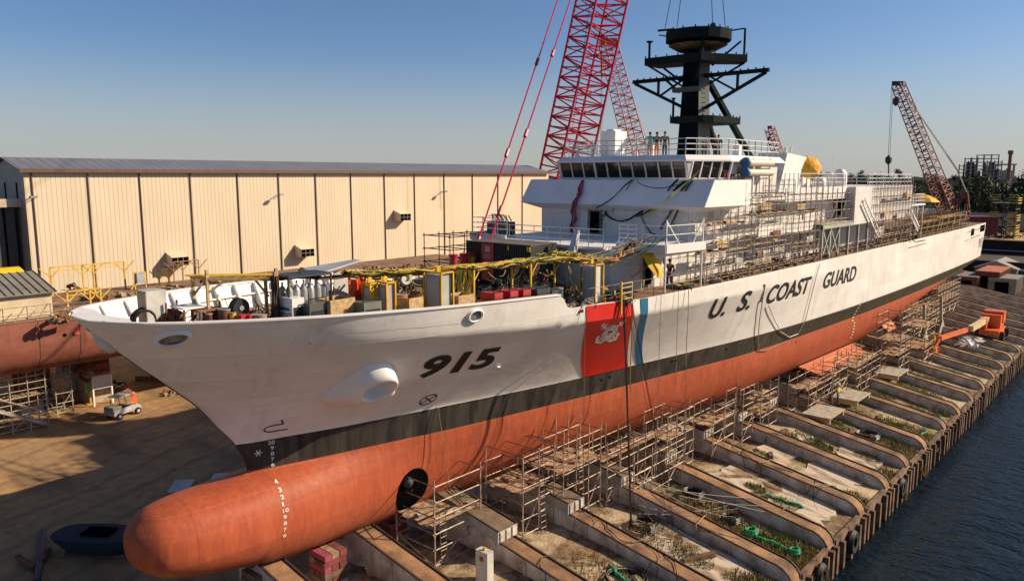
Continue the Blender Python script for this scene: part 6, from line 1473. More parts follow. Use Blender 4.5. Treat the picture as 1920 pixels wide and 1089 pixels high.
# ---- ropes and hoses hanging down the side
def sideline(x, z0, z1, r, m, lab, out=.12, n=1, foot=None, cat='rope', spread=.0):
    t = thing('hanging_line', lab, cat, (x, -8, z0)); mb = MB()
    for k in range(n):
        P = []; ox = rnd.uniform(-spread, spread)
        yb = -(max(bhull(x, z0), bhull(x, 10.9) if z0 > 10 else 0)+out)
        for i in range(9):
            z = z0+(z1-z0)*i/8; P.append(Vector((x+ox+rnd.uniform(-.02, .02)+(foot[0]*i/8 if foot else 0)*rnd.uniform(.9, 1.1), yb+(foot[1]*i/8 if foot else 0)-rnd.uniform(0, .04), z)))
        mb.rope(P, r, 5)
    mb.build('line', m, t); return t
sideline(17.75, 11.3, -1.6, .03, mat('hose_black_brown', (.06,.042,.03), .6, var=.4), 'thick black hose bundle hanging from the deck across the red stripe to the ground', n=5, spread=.07, foot=(.3, -.6), cat='hoses')
sideline(18.2, 11.2, -1.8, .011, CBLK, 'thin dark lines fanning out beside the thick black hose bundle', n=4, spread=.35, foot=(1.6, -2.2), cat='lines')
sideline(18.5, 11.2, 6.0, .03, CYEL, 'short yellow hose hanging over the right side of the red stripe', cat='hose')
sideline(14.7, 11.2, 1.5, .016, WOOD, 'thin tan rope at the left edge of the red stripe')
sideline(9.3, 6.3, 2.0, .018, TUBE, 'thin pale rope from the dark band down to the thruster scaffold', foot=(.2, -.6))
sideline(21.2, 11.2, -1.2, .016, GREY, 'thin grey line just aft of the blue stripe'); sideline(24.1, 11.2, -1.2, .022, TUBED, 'brown line hanging below the deck wing post'); sideline(23.0, 11.2, 3, .015, TUBED, 'faint brown line between the blue stripe and the wing post')
for (pts, lab, m) in (([(1430, 560), (1424, 600), (1421, 640), (1424, 657), (1437, 657), (1452, 650), (1475, 640)], 'dark hose loop hanging from the C of COAST', WOOD), ([(1441, 573), (1452, 600), (1464, 622), (1480, 632), (1496, 626), (1510, 600), (1520, 560), (1530, 520), (1537, 495)], 'pale hose hanging in a wide U below COAST GUARD', mat('hose_pale', (.55,.48,.42), .5))):
    t = thing('hanging_hose', lab, 'hose', (40, -8.8, 8)); P = []
    for (px, py) in pts:
        q = U(px, py, 'y', -8.3)
        for _ in range(3): q = U(px, py, 'y', -(bhull(q.x, max(1, min(11, q.z)))+.12))
        P.append(q)
    MB().rope(P, .035, 5).build('hose', m, t)
t = thing('hull_panel', 'small grey panel hanging in front of the C of COAST', 'panel', tuple(U(1430, 560, 'y', -8.6))); q0, q1 = U(1427, 566, 'y', -8.1), U(1433, 533, 'y', -8.3)
for _ in range(4): q0 = U(1427, 566, 'y', -(bhull(q0.x, q0.z)+.05)); q1 = U(1433, 533, 'y', -(bhull(q1.x, q1.z)+.05))
MB().bar(q0, q1, .2, .04).build('panel_sheet', LGREY, t)
# hoses on the hull side lying on slipway
# ------------------------------------------------------------------ slipway litter
def gz(x, y): return slip_z(y)
for i, (x, y, R0, lab) in enumerate([(18.4, -9.2, .75, 'black hose coil on the bright soil below the red stripe'), (13.4, -11.3, .95, 'large black hose coil on the pale slab near the bottom of the picture'), (24.0, -9.2, .6, 'loose black hose coil aft of the hose bundle'), (44.0, -13.2, .8, 'scribble of black hose on a far pale slab'), (23.2, -12.0, .5, 'tangled brown hose in the straw grass')]):
    t = thing('hose_coil', lab, 'hose coil', (x, y, gz(x, y))); MB().coil((x, y, gz(x, y)+.1), R0, .035, 6).build('hose', CBLK, t)
for i, (pts, lab) in enumerate([([(12.3, -13.2), (12.9, -12.3), (13.4, -11.6), (13.6, -10.6), (14, -9.9)], 'thick green hose lying across the pale slab at the bottom'), ([(22.8, -13.0), (22.9, -13.9), (23.1, -14.8), (22.9, -15.6), (23.3, -16.0)], 'bright green knotted hose on the grassy strip'), ([(28.0, -12.0), (28.3, -13.2), (28.6, -14.4)], 'green hose at the foot of a slipway beam'), ([(53.8, -15.9), (54.6, -16.0), (55.2, -15.4)], 'short mint green hose near the quay edge'), ([(48.6, -15.8), (49.6, -16.0), (50.6, -15.5)], 'pale green hose on the farther grass strip'), ([(88.5, -15.0), (89.5, -15.6), (90.6, -15.4)], 'green sheet near the wheels of the orange lift')]):
    t = thing('green_hose', lab, 'hose', (*pts[0], gz(*pts[0]))); mb = MB(); P = []
    for (a, b_) in zip(pts[:-1], pts[1:]):
        for k in range(5): P.append(Vector((a[0]+(b_[0]-a[0])*k/5+rnd.uniform(-.06, .06), a[1]+(b_[1]-a[1])*k/5, gz(0, a[1]+(b_[1]-a[1])*k/5)+.16+rnd.uniform(-.03, .05))))
    mb.rope(P, .11 if i < 2 else .09, 7)
    if i == 1: mb.coil(P[2], .3, .09, 2, 6); mb.coil(P[-3], .25, .09, 2, 6)
    mb.build('hose', GREEN, t, smooth=True)
t = thing('loose_hoses', 'thin dark hoses snaking over the slipway beams and soil', 'hoses', (20, -11, -1))
for k in range(26):
    x, y = rnd.uniform(11, 36), rnd.uniform(-14, -7.5); P = []; a = rnd.uniform(0, 6.28)
    for i in range(12):
        wx = min(abs(x-w_) for w_ in WX); z = way_z(y)+.08 if wx < .75 else gz(x, y)+.06
        P.append(Vector((x, y, z))); a += rnd.uniform(-.7, .7); x += math.cos(a)*.35; y += math.sin(a)*.35; y = max(-15.5, min(-7, y))
    MB().rope(P, rnd.choice([.018, .025, .03]), 4).build('hose', rnd.choice([CBLK, CBLK, RUST, WOOD]), t)
t = thing('ground_cables', 'dark cables sagging from the hose bundle out over the slipway', 'cables', (19, -9, 0)); mb = MB()
for k in range(12): a = Vector((18.2+rnd.uniform(-.2, .2), -9.0, rnd.uniform(-1, 2.2))); b_ = Vector((19+rnd.uniform(0, 9), -10-rnd.uniform(0, 4), -1.3)); mb.sag(a, b_, rnd.uniform(.1, .8), .018, 8)
mb.build('cable', CBLK, t)
for i, (x, y) in enumerate([(23.4, -17.1), (18.3, -17.3), (28.5, -17.1), (38.8, -17.05), (13.4, -17.3)]):
    t = thing('tyre_fender', 'worn black tyre fender at the quay edge, ' + ['third from the near end', 'second from the near end, under straw grass', 'fourth from the near end', 'farthest of the five', 'nearest of the five'][i], 'tyre fender', (x, y, -3.2))
    MB().lathe((x, y, -3.3), [(.32, -.16), (.6, -.2), (.72, 0), (.6, .2), (.32, .16), (.32, -.16)], 18, 'y', cap=False).build('tyre', BLACK, t, smooth=True); MB().sag((x, y, -2.7), (x, y+.4, -2.2), .1, .03).build('rope', WOOD, t)
# timbers and blocks on the slip
TIM = mat('old_timber', (.16,.09,.055), .9, var=.5, scale=3)
for i, (x, y, l_) in enumerate([(18.3, -12.6, 2.0), (33.8, -9.9, .9), (43.9, -12.1, 1.6), (49.3, -12.6, 1.3), (23.6, -10.0, .5), (38.7, -8.8, 1.0)]):
    tag(MB().box((x, y, gz(x, y)+.15), (l_, .28, .24), rz=rnd.uniform(-.6, .6)).build('timber_baulk', TIM), 'loose brown timber baulk on the ground in slip bay %s from the bow' % ['four', 'seven', 'nine', 'ten', 'five', 'eight'][i], 'timber')
# plank platforms on the slip
for i, (x, y) in enumerate([(50.0, -10.0), (43.8, -9.9), (61, -10.2)]):
    t = thing('pallet', 'flat grey plank platform on the slipway %s' % ['below the bilge keel', 'forward of the bilge keel', 'aft of the bilge keel'][i], 'platform', (x, y, gz(x, y))); pk = MB()
    for k in range(8): pk.box((x, y-1.0+.28*k, -.55 if i < 2 else -.6), (3.4, .25, .07))
    pk.build('plank', mat('grey_plank', (.42,.37,.3), .85), t); b = MB()
    for s in (-1.5, 1.5): b.box((x+s, y, -.8), (.2, 2.1, .4))
    b.build('bearer', WOODB, t)
# block stacks ------------------------------------------------------------
PNK = mat('block_magenta', (.30,.06,.10), .8, var=.3); BLK2 = mat('block_maroon', (.20,.05,.045), .85, var=.4); BRN2 = mat('block_brown', (.20,.13,.08), .9, var=.45); CON2 = mat('block_concrete', (.42,.34,.25), .9, var=.4, scale=2)
def blocks(x, y, z0, rows, w_, lab, base=1.3, d=None, group='keel block stacks'):
    d = d or w_; t = thing('block_stack', lab, 'block stack', (x, y, z0), group)
    if base: MB().box((x, y, z0+base/2), (w_*1.02, d*1.02, base)).build('concrete_base', CON2, t)
    z = z0+base
    for k in range(rows):
        n = 3; h = .3
        for j in range(n):
            m = rnd.choice([PNK, BLK2, BRN2, BLK2, WOOD])
            off = (j-1)*w_/3
            if k % 2 == 0: MB().box((x+off, y+rnd.uniform(-.05, .05), z+h/2), (w_/3-.05, d, h-.03)).build('timber_block', m, t)
            else: MB().box((x+rnd.uniform(-.05, .05), y+(j-1)*d/3, z+h/2), (w_, d/3-.05, h-.03)).build('timber_block', m, t)
        z += h
    return t
blocks(.6, -.4, YZ, 5, 1.2, 'block stack with magenta and brown timbers directly under the bulb, nearer the tip', base=.55)
blocks(3.6, -1.2, slip_z(-1), 5, 1.25, 'block stack on a dirty white base under the bulb, nearer the ways', base=.35)
for i, x in enumerate([8.5, 13, 18, 23, 28, 33, 38, 43, 50, 58]): blocks(x, 0, slip_z(0), 3, 1.1, 'block stack under the keel, %s from the bow' % ['first', 'second', 'third', 'fourth', 'fifth', 'sixth', 'seventh', 'eighth', 'ninth', 'tenth'][i], base=.5)
for i, (x, zt) in enumerate([(82, 2.6), (88, 3.4), (94, 4.2), (100, 4.9), (106, 5.5)]):
    blocks(x, -2.8, YZ+.4, int((zt-YZ-.4)/.3), 1.3, 'tall timber crib under the rising stern, %s from forward' % ['first', 'second', 'third', 'fourth', 'fifth'][i], base=.3)
# cabinet near bottom centre
p = U(903, 1089, 'z', slip_z(-5.8)); t = thing('electric_cabinet', 'white electrical cabinet with a small red label between the beams at the bottom', 'electric cabinet', tuple(p))
MB().box((p.x+.1, p.y-.1, p.z+.7), (.42, .75, 1.7)).build('cabinet_body', mat('cab_white', (.55,.54,.5), .5, var=.2), t); MB().box((p.x-.12, p.y-.1, p.z+1.2), (.02, .22, .22)).build('red_label', RED, t); MB().bar((p.x+.1, p.y-.1, p.z+1.5), (p.x+.1, p.y-.1, p.z+1.68), .12).build('top_lug', YEL, t)
# ------------------------------------------------------------------ left yard under the bow
t = thing('work_boat', 'small dark blue decked boat with a black hatch on the shaded yard beside the bulb', 'boat', (-2.2, 11.2, YZ)); c = Vector((-1.9, 10.6, YZ)); rz = R(-55); M = Matrix.Rotation(rz, 3, 'Z')
def bo(px, py, s, z): return c+M @ Vector((px*s, py*s, z))
prof = [(-2.5, .25), (-2.35, .6), (-1.9, .88), (-1, 1.02), (0, 1.06), (.9, .98), (1.6, .78), (2.15, .45), (2.45, .12)]
out_ = [(a, b_) for a, b_ in prof]+[(a, -b_) for a, b_ in reversed(prof)]
MB().loft([[bo(a, b_, .7, .25) for a, b_ in out_], [bo(a, b_, .95, .75) for a, b_ in out_], [bo(a, b_, 1.03, 1.1) for a, b_ in out_], [bo(a, b_, .98, 1.14) for a, b_ in out_]]).build('boat_hull', mat('boat_blue', (.018,.026,.04), .8, var=.2), t)
MB().loft([[bo(a, b_, 1, 1.15) for a, b_ in ((-.9, -.45), (.6, -.45), (.6, .45), (-.9, .45))], [bo(a, b_, 1, 1.25) for a, b_ in ((-.9, -.45), (.6, -.45), (.6, .45), (-.9, .45))]]).build('hatch', HOLE, t); MB().box(c+Vector((0, 0, .14)), (3.6, 1.0, .28), rz=rz).build('cradle', TIM, t)
PIPEB = mat('pipe_blue', (.04,.05,.10), .5, var=.3)
for i, (a, b_, m, lab) in enumerate([((80, 995), (70, 1088), PIPEB, 'dark blue steel pipe lying at the bottom left corner'), ((34, 1043), (64, 1064), RUST, 'short rusty pipe to the left of the blue pipe'), ((92, 1030), (74, 1055), RUST, 'short brown pipe leaning over the blue pipe')]):
    p, q = U(*a, 'z', YZ+.25), U(*b_, 'z', YZ+.25); tag(MB().tube(p, q, .16, 12).build('steel_pipe', m, smooth=True), lab, 'pipe')
for (px, py, w_, l_, lab) in ((340, 912, 1.9, 1.2, 'pale panel on the shaded ground just above the bulb, left of two'), (411, 896, 1.4, .9, 'pale panel on the shaded ground just above the bulb, right of two')):
    p = U(px, py, 'z', YZ+.45); t = thing('steel_table', lab, 'table', (p.x, p.y, YZ)); MB().box((p.x, p.y, YZ+.5), (w_, l_, .06), rz=.9).build('tabletop', mat('pale_blue_panel', (.42,.46,.5), .5, var=.15), t); MB().box((p.x, p.y, YZ+.22), (w_*.8, l_*.8, .44), rz=.9).build('frame', DKGREY, t)
# golf cart
p = U(232, 779, 'z', YZ); cz = R(18)
t = thing('utility_cart', 'small white utility cart with an orange canopy flap parked under the bow', 'utility cart', (0, 0, 0))
MB().loft([[(-1.3, -.55, .35), (-1.3, .55, .35), (1.35, .5, .35), (1.35, -.5, .35)], [(-1.35, -.6, .6), (-1.35, .6, .6), (1.3, .52, .62), (1.3, -.52, .62)], [(-1.2, -.55, .8), (-1.2, .55, .8), (.95, .5, .85), (.95, -.5, .85)]]).build('cart_body', mat('cart_grey', (.4,.4,.4), .4, var=.2), t)
MB().box((-.1, 0, .75), (.5, 1.0, .35)).build('seat', BLACK, t); MB().box((-.95, 0, .9), (.8, 1.05, .3)).build('cargo_box', mat('cart_box', (.3,.28,.25), .7, var=.4), t)
rm = MB(); rm.hexa([(-.9, -.6, 1.72), (.75, -.6, 1.78), (.75, .6, 1.78), (-.9, .6, 1.72), (-.85, -.55, 1.8), (.7, -.55, 1.88), (.7, .55, 1.88), (-.85, .55, 1.8)]); rm.build('roof', LGREY, t)
fm = MB(); 
for s in (-.5, .5): fm.bar((.75, s, .8), (.5, s, 1.8), .04); fm.bar((-.7, s, .8), (-.75, s, 1.75), .04)
fm.build('roof_post', BLACK, t); MB().quad((.6, -.6, 1.85), (.6, .6, 1.85), (1.15, .65, 1.95), (1.15, -.65, 1.35)).build('canopy_flap', mat('flap_orange', (.75,.12,.03), .7), t); MB().quad((.3, -.62, 1.78), (.8, -.62, 1.8), (.85, -.62, 1.0), (.35, -.62, .95)).build('canopy_flap', mat('flap_orange', (.75,.12,.03), .7), t)
for sx_ in (-.85, .9):
    for s in (-.58, .58): w_ = MB().lathe((sx_, s, .26), [(.12, -.09), (.26, -.1), (.28, 0), (.26, .1), (.12, .09)], 14, 'y').build('wheel', BLACK, t, smooth=True); MB().lathe((sx_, s, .26), [(.13, -.1), (.13, .1)], 10, 'y').build('hub', LGREY, w_)
t.location = p; t.rotation_euler = (0, 0, cz); ORG[t.name] = p
# neighbouring red hull
def hull2_mat():
    k = NB('old_red_hull', .75); n = k.noise(.5, 7, stretch=(1, 1, 2)); s_ = k.noise(1.5, 5, stretch=(1, 1, .1))
    c = k.mix(k.ramp(s_, [(.5, (0,0,0)), (.7, (.7,.7,.7))]), k.ramp(n, [(.3, (.18,.055,.035)), (.7, (.29,.105,.07))]), (.11,.04,.025))
    fx = k.math('FRACT', k.math('MULTIPLY', k.x(), .36)); c = k.mix(k.math('LESS_THAN', fx, .025), c, (.05,.02,.015)); c = k.mix(k.math('GREATER_THAN', n, .7), c, (.09,.04,.03))
    k.col(c); k.bump(n, .3, .1); return k.m
h2 = thing('second_hull', 'unfinished rust red hull with a cluttered brown deck standing on blocks behind the bow', 'ship hull', (10, 40, YZ))
sec = [(33.0, 7.1), (32.9, 5.5), (33.1, 4.3), (33.9, 3.4), (35.6, 2.9), (47, 2.7), (47, 7.1)]
xx = [-70, -30, 0, 30, 52, 58, 62]; rings = []
for x in xx:
    k = 0 if x < 40 else (x-40)/22; rings.append([(x, 33+(y-33)+k*k*6*(1 if y < 40 else -1), z+(k*k*2.5 if z < 6 else 0)) for y, z in sec])
MB().loft(rings).build('hull', hull2_mat(), h2, smooth=True)
dk2 = NB('old_deck', .9); dk2.col(dk2.ramp(dk2.noise(.9, 8), [(.3, (.13,.075,.045)), (.6, (.27,.16,.10)), (.8, (.36,.24,.16))])); dk2.bump(dk2.noise(4), .4, .08)
MB().quad((-70, 33.1, 7.13), (56, 33.1, 7.13), (56, 46.9, 7.13), (-70, 46.9, 7.13)).build('deck', dk2.m, h2)
MB().box(U(144, 624, 'y', 32.85), (.35, .1, .25)).build('orange_box', mat('box_orange', (.75,.12,.05), .5), h2)
MB().lathe(U(121, 628, 'y', 32.95), [(.14, -.06), (.14, .06)], 10, 'y').build('vent_hole', HOLE, h2)
ZH = 7.14
def Pd(px, py): q = U(px, py, 'z', ZH); return q
# cabin on second hull
t = thing('deck_cabin', 'low cream cabin with grey ribbed roof on the deck of the second hull', 'cabin', (2, 37, ZH))
a = U(100, 600, 'z', ZH); 
cx1 = U(100, 590, 'y', 34.6).x; y0c, y1c = 34.6, 38.6
MB().box2(-12, cx1, y0c, y1c, ZH, 9.0).build('wall', mat('cabin_cream', (.62,.52,.36), .6, var=.12), t)
rf = MB(); rf.hexa([(-12.3, y0c-.4, 8.95), (cx1+.3, y0c-.4, 8.95), (cx1+.3, y1c+.4, 10.1), (-12.3, y1c+.4, 10.1), (-12.3, y0c-.4, 9.05), (cx1+.3, y0c-.4, 9.05), (cx1+.3, y1c+.4, 10.2), (-12.3, y1c+.4, 10.2)])
for i in range(34): x = -12+i*.52; 
rf.build('roof', mat('cabin_roof', (.24,.22,.18), .6, var=.2), t); rb = MB()
x = cx1+.2
while x > -12: rb.bar((x, y0c-.42, 9.07), (x, y1c+.42, 10.22), .06); x -= .55
rb.build('roof_rib', mat('cabin_roof_dark', (.06,.055,.05), .6), t)
mb = MB(); rail(mb, [(-10, 33.4, ZH), (cx1+1, 33.4, ZH)], post=1.6, rails=2, h=1.1, r=.03); 
for i in range(6): mb.bar((cx1-1.5*i, 33.4, ZH), (cx1-1.5*i+1, 33.9, ZH+1.1), .05)
mb.build('guard_rail', TUBED, t)
q = D(6, 528, 75); q = U(6, 545, 'y', 44); t = thing('storage_tank', 'bright yellow rounded tank behind the cabin at the left edge', 'tank', (q.x, q.y, ZH)); MB().lathe((q.x-.6, 44, ZH+1.4), [(0, -2.4), (1.1, -2.3), (1.6, -1.9), (1.6, 1.9), (1.1, 2.3), (0, 2.4)], 18, 'x').build('tank_shell', mat('tank_yellow', (.8,.5,.01), .4, var=.08), t, smooth=True); MB().box((q.x-.6, 44, ZH+.2), (3.6, 1.6, .4)).build('saddle', TIM, t)
YF = mat('frame_yellow', (.68,.42,.06), .6, var=.3)
def yframe(lab, pts, ztop, braces=True, m=YF, w_=.13):
    t = thing('yellow_gantry', lab, 'gantry frame', (pts[0][0], pts[0][1], ZH), 'yellow frames on the second hull')
    for (x, y) in pts: MB().bar((x, y, ZH), (x, y, ztop), w_).build('post', m, t)
    b = MB()
    for (a, c) in zip(pts[:-1], pts[1:]): b.bar((a[0], a[1], ztop), (c[0], c[1], ztop), w_); b.bar((a[0], a[1], ztop-.35), (c[0], c[1], ztop-.3), w_*.5); 
    for (x, y) in pts:
        if braces: b.bar((x, y, ztop-.9), (x+.9, y, ztop), w_*.7); b.bar((x, y, ztop-.9), (x-.9, y, ztop), w_*.7)
    b.build('crossbeam', m, t); return t
def yp(px, y): return (U(px, 545, 'y', y).x, y)
yframe('long yellow gantry frame farthest back on the second hull deck', [yp(98, 45), yp(158, 45), yp(178, 45), yp(236, 45)], 9.7)
yframe('lower yellow gantry frame near the bow of the ship', [yp(125, 38), yp(168, 38), yp(188, 38)], 8.4)
yframe('short yellow gantry frame to the right of the yellow cabinet', [yp(300, 45), yp(318, 45)], 8.6); yframe('rust brown frame beside the short yellow one', [yp(328, 44), yp(345, 44), yp(375, 44)], 9.4, m=mat('frame_brown', (.3,.17,.08), .7, var=.3), w_=.09)
q = U(262, 512, 'y', 44); t = thing('control_box', 'grey control box in a yellow stand on the second hull', 'control box', (q.x, 44, ZH)); MB().box((q.x, 44, q.z-.45), (.75, .4, 1.0)).build('box_body', mat('ctl_grey', (.35,.38,.42), .5), t); b = MB()
for s in (-.5, .5): b.bar((q.x+s, 44, ZH), (q.x+s, 44, q.z+.1), .1)
b.bar((q.x-.5, 44, q.z+.1), (q.x+.5, 44, q.z+.1), .1); b.bar((q.x-.9, 44, ZH), (q.x-.1, 44, ZH+1.2), .1); b.build('stand', YF, t)
for i, (px, py, n, rr) in enumerate([(180, 562, 12, 1.5), (225, 560, 14, 2.0), (140, 545, 8, 1.0), (320, 545, 12, 1.8), (400, 535, 12, 2.0), (470, 525, 12, 2.2), (560, 520, 14, 2.4), (120, 600, 8, 1.0), (700, 510, 12, 2.6), (780, 505, 12, 2.6), (250, 575, 12, 1.2)]):
    q = Pd(px, py); heap(q.x, q.y, n, rr, .7, 'scrap and gear on the deck of the second hull, heap %s from the left' % ['third', 'fifth', 'second', 'seventh', 'eighth', 'ninth', 'tenth', 'first', 'eleventh', 'twelfth', 'sixth'][i], ZH, [CLM[2], CLM[4], rnd.choice(CLM)])
# blocks below second hull
for i, (px, py, rows, b_, w_) in enumerate([(188, 752, 7, 1.9, 1.9), (160, 730, 4, 1.5, 1.5), (62, 776, 7, .9, 1.6), (80, 752, 6, .8, 1.6), (128, 700, 5, .6, 1.2)]):
    p = U(px, py, 'z', YZ); blocks(p.x, p.y+.8, YZ, int((2.75-YZ-b_)/.3), w_, ['tall stack of magenta ended blocks behind the white door frame', 'lower block stack left of the tallest one', 'block stack behind the stair scaffold, nearest the left edge', 'block stack just right of the one behind the stair scaffold', 'shaded block stack in the middle under the second hull'][i], base=b_)
p = U(192, 757, 'z', YZ); t = thing('door_frame', 'white door frame with a notice panel standing before the block stack', 'frame', tuple(p)); b = MB()
for s in (-.75, .75): b.bar((p.x+s, p.y-.3, YZ), (p.x+s, p.y-.3, YZ+2.5), .12)
b.bar((p.x-.75, p.y-.3, YZ+2.5), (p.x+.75, p.y-.3, YZ+2.5), .12); b.bar((p.x-.75, p.y-.3, YZ+1.5), (p.x+.75, p.y-.3, YZ+1.5), .1); b.build('frame_post', WHITE, t); MB().box((p.x, p.y-.28, YZ+2.0), (1.4, .04, .8)).build('notice_panel', mat('notice', (.6,.6,.58), .5, var=.15), t)
p = U(170, 757, 'z', YZ); t = thing('sign_stand', 'green notice board on a small yellow stand by the blocks', 'sign', tuple(p)); MB().box((p.x, p.y, YZ+1.45), (.55, .06, .7)).build('board', mat('sign_green', (.1,.3,.08), .5), t); MB().box((p.x, p.y+.04, YZ+1.45), (.65, .04, .82)).build('frame', LGREY, t); MB().bar((p.x, p.y, YZ), (p.x, p.y, YZ+1.1), .08).build('stand', YEL, t); MB().box((p.x, p.y, YZ+.04), (.7, .5, .06)).build('foot', YEL, t)
heap(*U(215, 728, 'z', YZ)[:2], 14, 1.2, .8, 'pile of gear with a yellow bucket right of the white door frame', YZ, [YEL, CLM[0], LGREY]); heap(*U(322, 737, 'z', YZ)[:2], 10, .9, .3, 'broken pallet pile on the sunlit ground under the stem', YZ, [WOOD, CLM[2], CLM[3]])
p = U(255, 712, 'z', YZ); q = U(315, 712, 'z', YZ); tag(MB().box((p+q)/2+Vector((0, 0, .2)), ((q-p).length, .35, .4), rz=math.atan2((q-p).y, (q-p).x)).build('timber_baulk', WOOD), 'long pale timber lying in the sun behind the cart', 'timber')
for px, py in ((345, 740), (365, 745)): pass
# stair scaffold at left edge
p = U(10, 795, 'z', YZ); q = U(105, 768, 'z', YZ)
scaffold('scaffold stair tower of pale tubes at the left edge of the yard', -1.2, 3.6, 35.2, 37.2, YZ, 3.0, 4, 1, .5, [(1.0, -1, 3.5, 35.3, 37.1)], m=mat('tube_pale', (.52,.48,.40), .5, .2, var=.3), r=.04, group='scaffolds in the left yard')
scaffold('narrow scaffold tower beside the stair tower, on its right', 5.0, 6.2, 37.5, 39.5, YZ, 2.6, 1, 1, .8, [], m=mat('tube_pale', (.52,.48,.40), .5), r=.04, group='scaffolds in the left yard')
t = thing('scaffold_stair', 'pale sloping stair flight inside the scaffold tower at the left edge', 'stair', (1, 35, YZ)); b = MB()
for s in (35.1, 35.9): b.bar((-2.5, s, 2.0), (3.4, s, YZ+.3), .12, .2); b.bar((-2.5, s, 2.9), (3.4, s, YZ+1.3), .06)
for i in range(14): b.box((-2.5+5.9*i/13, 35.5, 2.0-(1.7-YZ)*i/13), (.3, .8, .05))
b.build('stair_flight', mat('tube_pale', (.52,.48,.40), .5), t)
p = U(64, 772, 'z', YZ); person((p.x, p.y, YZ), R(200), 'worker in blue shirt and orange trousers by the left stair tower', mat('shirt_blue', (.03,.08,.35), .8), ORC, YH, 'front')
p = U(1538, 742, 'z', slip_z(-9)); 
for (x, y, lab, sh) in ((47.0, -9.9, 'worker in a white hat and yellow vest on the slip below the bilge keel', mat('vest', (.6,.6,.1), .8)),): person((x, y, way_z(y)+.05), R(180), lab, sh, mat('denim', (.06,.09,.16), .8), WHH, 'front')
person((118, -3.0, slip_z(-3)), R(200), 'worker in a pale shirt beside the red containers', mat('shirt_pale', (.6,.6,.55), .8), NAVY, WHH, 'down')
# ------------------------------------------------------------------ boom lift
LO = mat('lift_orange', (.68,.13,.03), .4, var=.15); LC = mat('lift_cream', (.62,.50,.26), .45, var=.15)
bl = thing('boom_lift', 'orange boom lift with cream lower boom parked on the ways near the water', 'boom lift', (90.5, -13.4, -1.6)); bx_, by_ = 90.3, -13.6; bz = way_z(-13.6)
MB().loft([[(bx_-2.2, by_-1.1, bz+.55), (bx_-2.2, by_+1.1, bz+.55), (bx_+2.2, by_+1.1, bz+.55), (bx_+2.2, by_-1.1, bz+.55)], [(bx_-2.1, by_-1.0, bz+1.1), (bx_-2.1, by_+1.0, bz+1.1), (bx_+2.1, by_+1.0, bz+1.1), (bx_+2.1, by_-1.0, bz+1.1)]]).build('chassis', LO, bl)
for sx_ in (-1.6, 1.6):
    for s in (-1.25, 1.25):
        w_ = MB().lathe((bx_+sx_, by_+s, bz+.5), [(.25, -.2), (.5, -.22), (.56, 0), (.5, .22), (.25, .2)], 16, 'y').build('wheel', BLACK, bl, smooth=True); MB().lathe((bx_+sx_, by_+s, bz+.5), [(.26, -.2), (.26, .2)], 12, 'y').build('rim', LC, w_)
MB().box((bx_+1.2, by_+.2, bz+1.9), (2.4, 1.9, 1.5)).build('engine_cover', LO, bl); MB().box((bx_-1.0, by_+.8, bz+1.8), (1.6, .8, 1.2)).build('tank_cover', LO, bl); MB().box((bx_+1.9, by_+.2, bz+2.3), (1.6, 2.1, 1.3)).build('counterweight', LO, bl)
J0, J1, J2, J3, J4 = U(1868, 588, 'y', -13.2), U(1868, 608, 'y', -13.2), U(1820, 616, 'y', -12.6), U(1762, 634, 'y', -11.2), U(1748, 655, 'y', -10.8)
MB().bar(J0+Vector((1.2, 0, .2)), J0+Vector((.4, 0, -2.2)), .55).build('mast_link', LC, bl); MB().bar(J0, J2, .55, .6).build('lower_boom', LC, bl); MB().bar(J2.lerp(J0, .3)-Vector((0, 0, .25)), J3, .42, .42).build('upper_boom', LO, bl); MB().bar(J3, J4, .3).build('jib', LO, bl)
b = MB(); cbx = J4+Vector((-.3, 0, -.6))
for sx_ in (-.9, .9):
    for s in (-.45, .45): b.bar(cbx+Vector((sx_, s, -.2)), cbx+Vector((sx_, s, .9)), .07)
for z in (.1, .5, .9):
    for s in (-.45, .45): b.bar(cbx+Vector((-.9, s, z)), cbx+Vector((.9, s, z)), .06)
b.box(cbx+Vector((0, 0, -.2)), (1.8, .9, .08)); b.build('basket', LO, bl)
q = U(1748, 640, 'y', -10.6); tag(MB().lathe(q+Vector((0, 0, -1.2)), [(.55, 0), (.45, 1.0), (.08, 2.4), (.0, 2.45)], 10).build('yellow_cone', YEL), 'tall yellow cone shaped cover beside the lift basket', 'cone')
t = thing('plastic_sheet', 'crumpled white plastic sheeting on the ways in front of the orange lift', 'plastic sheet', (83, -12, -1.5)); mb = MB()
for i in range(26):
    a = rnd.uniform(0, 3); x, y = 80.5+rnd.uniform(0, 5), -11.6-rnd.uniform(0, 2.4); mb.quad((x, y, -1.3+rnd.uniform(0, .3)), (x+rnd.uniform(.3, .9), y+rnd.uniform(-.3, .3), -1.2+rnd.uniform(0, .4)), (x+rnd.uniform(.2, .8), y+rnd.uniform(.3, .7), -1.2+rnd.uniform(0, .5)), (x-.1, y+.5, -1.3))
mb.build('sheet', mat('white_plastic', (.7,.68,.66), .35, var=.2), t)
